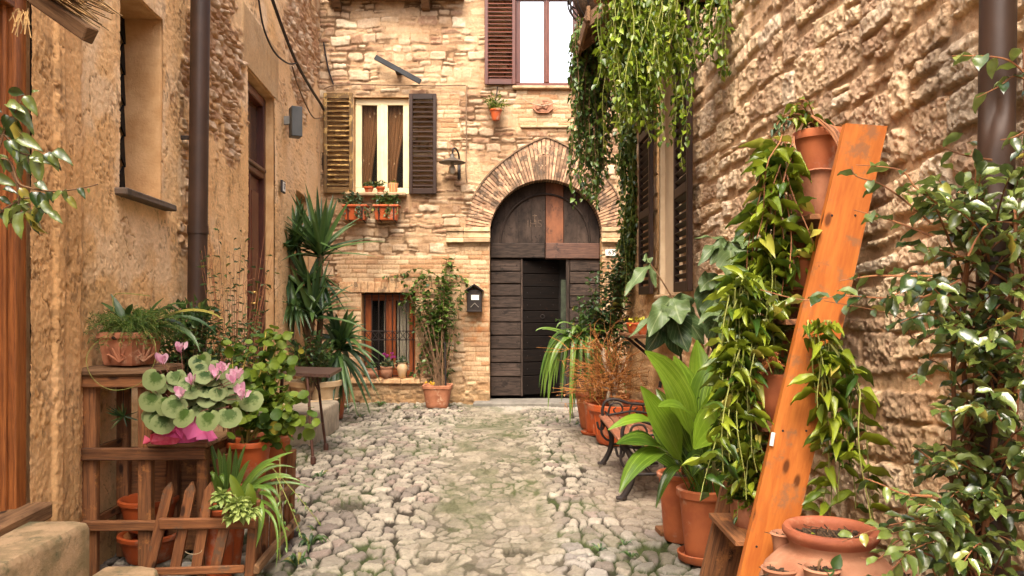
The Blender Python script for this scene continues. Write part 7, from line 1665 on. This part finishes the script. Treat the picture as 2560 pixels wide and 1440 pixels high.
# basket of curved iron at the far corner, and the trough in front, both overflowing
def creeper(name, label, loc, strands, mat_, L, W, step, stemmat='stem_green', container=None, extra=None):
    t = thing(name, loc, label, 'hanging plant'); Lv = Leaves(T_OV3); sb = MB()
    for (x, y0, y1, Y_, n_, sx) in strands:
        for k in range(n_):
            xx = x + random.gauss(0, sx); ln = (y1 - y0) / F * Y_ * random.uniform(.75, 1.06); p = P(xx, y0 + random.uniform(-18, 18), Y_ + random.gauss(0, .10))
            pts = hang(p, max(ln, .1), .09 if Y_ < 7 else .045, .035 if Y_ < 7 else .022, max(8, int(ln * 9))); sb.tube(pts, [.004, .002], 4); along(Lv, pts, step, L, W, .9, .35, jit=.35)
    if container: container(t)
    Lv.build('foliage', mat_, t); sb.build('stems', M[stemmat], t); return t
def basket(t):
    b = MB()
    for k in range(7):
        a = R(150 + k * 24); cc = P(1492, 25, 7.9); d = Vector((math.cos(a) * .26, math.sin(a) * .26, 0)); b.tube(path_pts([cc + d * .9 + Vector((0, 0, .28)), cc + d * 1.1 + Vector((0, 0, .10)), cc + d * .95 + Vector((0, 0, -.04)), cc + d * .4 + Vector((0, 0, -.15)), cc + Vector((0, 0, -.17))], 5), .009, 6)
    cc = P(1492, 25, 7.9)
    for rr, zz in ((.235, .28), (.28, .09)): b.tube([cc + Vector((math.cos(a) * rr, math.sin(a) * rr, zz)) for a in [i * math.pi / 12 for i in range(25)]], .009, 6)
    b.tube([cc + Vector((.25, 0, .28)), cc + Vector((.95, 0, .5)), ], .014, 6); b.build('iron_basket', M['iron'], t)
    b = MB(); b.lathe([(.05, -.13), (.17, -.06), (.23, .08), (.21, .2), (.0001, .22)], cc, 20); b.build('moss_liner', M['soil'], t)
creeper('hanging_creeper', 'dark dense creeper column hanging from a curved iron basket at the gate side', P(1470, 100, 7.9),
        ((1462, 60, 300, 7.85, 22, 20), (1475, 80, 480, 7.8, 17, 16), (1490, 110, 400, 7.9, 13, 14), (1452, 80, 240, 7.8, 14, 14), (1450, 240, 420, 7.75, 8, 12), (1480, 300, 545, 7.7, 7, 12), (1510, 180, 420, 8.0, 9, 14), (1500, 290, 480, 7.9, 4, 16), (1525, 200, 330, 8.0, 8, 14)), M['lf_vine_dark'], .062, .042, .036, 'stem', basket)
def trough2(t):
    b = MB(); p = P(1640, -45, 5.6); b.box((p.x + .05, 5.6, p.z), (.95, .24, .22), bev=.012); b.build('trough', M['terra_old'], t)
    for x_, y_ in ((p.x - .25, 5.52), (p.x - .25, 5.68)):
        b = MB(); b.beam((x_, y_, p.z - .13), (RWX(5.6), y_, p.z - .13), .03, .03); b.build('bracket', M['iron'], t)
creeper('hanging_creeper', 'bright yellow green creeper curtain spilling over the shuttered window', P(1620, 0, 5.6),
        ((1545, -30, 220, 5.55, 26, 17), (1580, -30, 290, 5.5, 28, 18), (1570, -30, 350, 5.55, 14, 14), (1620, -30, 200, 5.5, 18, 22), (1660, -30, 190, 5.5, 14, 22), (1605, 40, 320, 5.6, 10, 14), (1650, 60, 300, 5.5, 5, 20), (1690, -30, 230, 5.5, 10, 18), (1705, 40, 360, 5.5, 4, 14), (1735, -30, 150, 5.5, 9, 16), (1775, -30, 190, 5.5, 7, 18), (1720, 100, 400, 5.55, 2, 8), (1810, -30, 60, 5.5, 5, 10)), M['lf_vine'], .056, .037, .030, 'stem_green', trough2)
creeper('wall_creeper', 'narrow creeper trailing down the house corner beside the far shutter', P(1565, 400, 9.4),
        ((1576, 200, 700, 9.5, 12, 8), (1580, 330, 620, 9.4, 14, 8), (1568, 500, 760, 9.5, 12, 8), (1550, 300, 480, 9.4, 9, 10), (1578, 220, 420, 9.3, 10, 8)), M['lf_vine_dark'], .075, .05, .045)
# ---- weeds between the cobbles
for i, (x, y, s_l) in enumerate(((800, 1190, .07), (1000, 1020, .06), (870, 1020, .09), (950, 1012, .10), (1040, 1018, .05), (1125, 1015, .05), (775, 1360, .10), (745, 1410, .10), (1150, 1030, .05), (790, 1325, .06), (1440, 1060, .06), (1500, 1375, .06), (1580, 1390, .06), (700, 1330, .06), (900, 1040, .07), (1560, 1360, .05))):
    p = G(x, y); Bl = Blades()
    for k in range(16 if s_l > .06 else 10):
        a = random.random() * 6.28; d = Vector((math.cos(a), math.sin(a), 0)) * s_l * random.uniform(.4, 1.1); p0 = p + d * .2 + Vector((0, 0, -.01)); Bl.add(p0, p0 + d * .5 + Vector((0, 0, s_l * random.uniform(.4, 1))), p0 + d + Vector((0, 0, s_l * random.uniform(-.1, .7))), s_l * .22, (d.x, d.y - .5, 1), 'lance', 5)
    tag(Bl.build('weed_tuft', M['lf_deep'], None), 'little tuft of green weed between cobbles', 'weed', 'weeds sprouting between the cobbles')
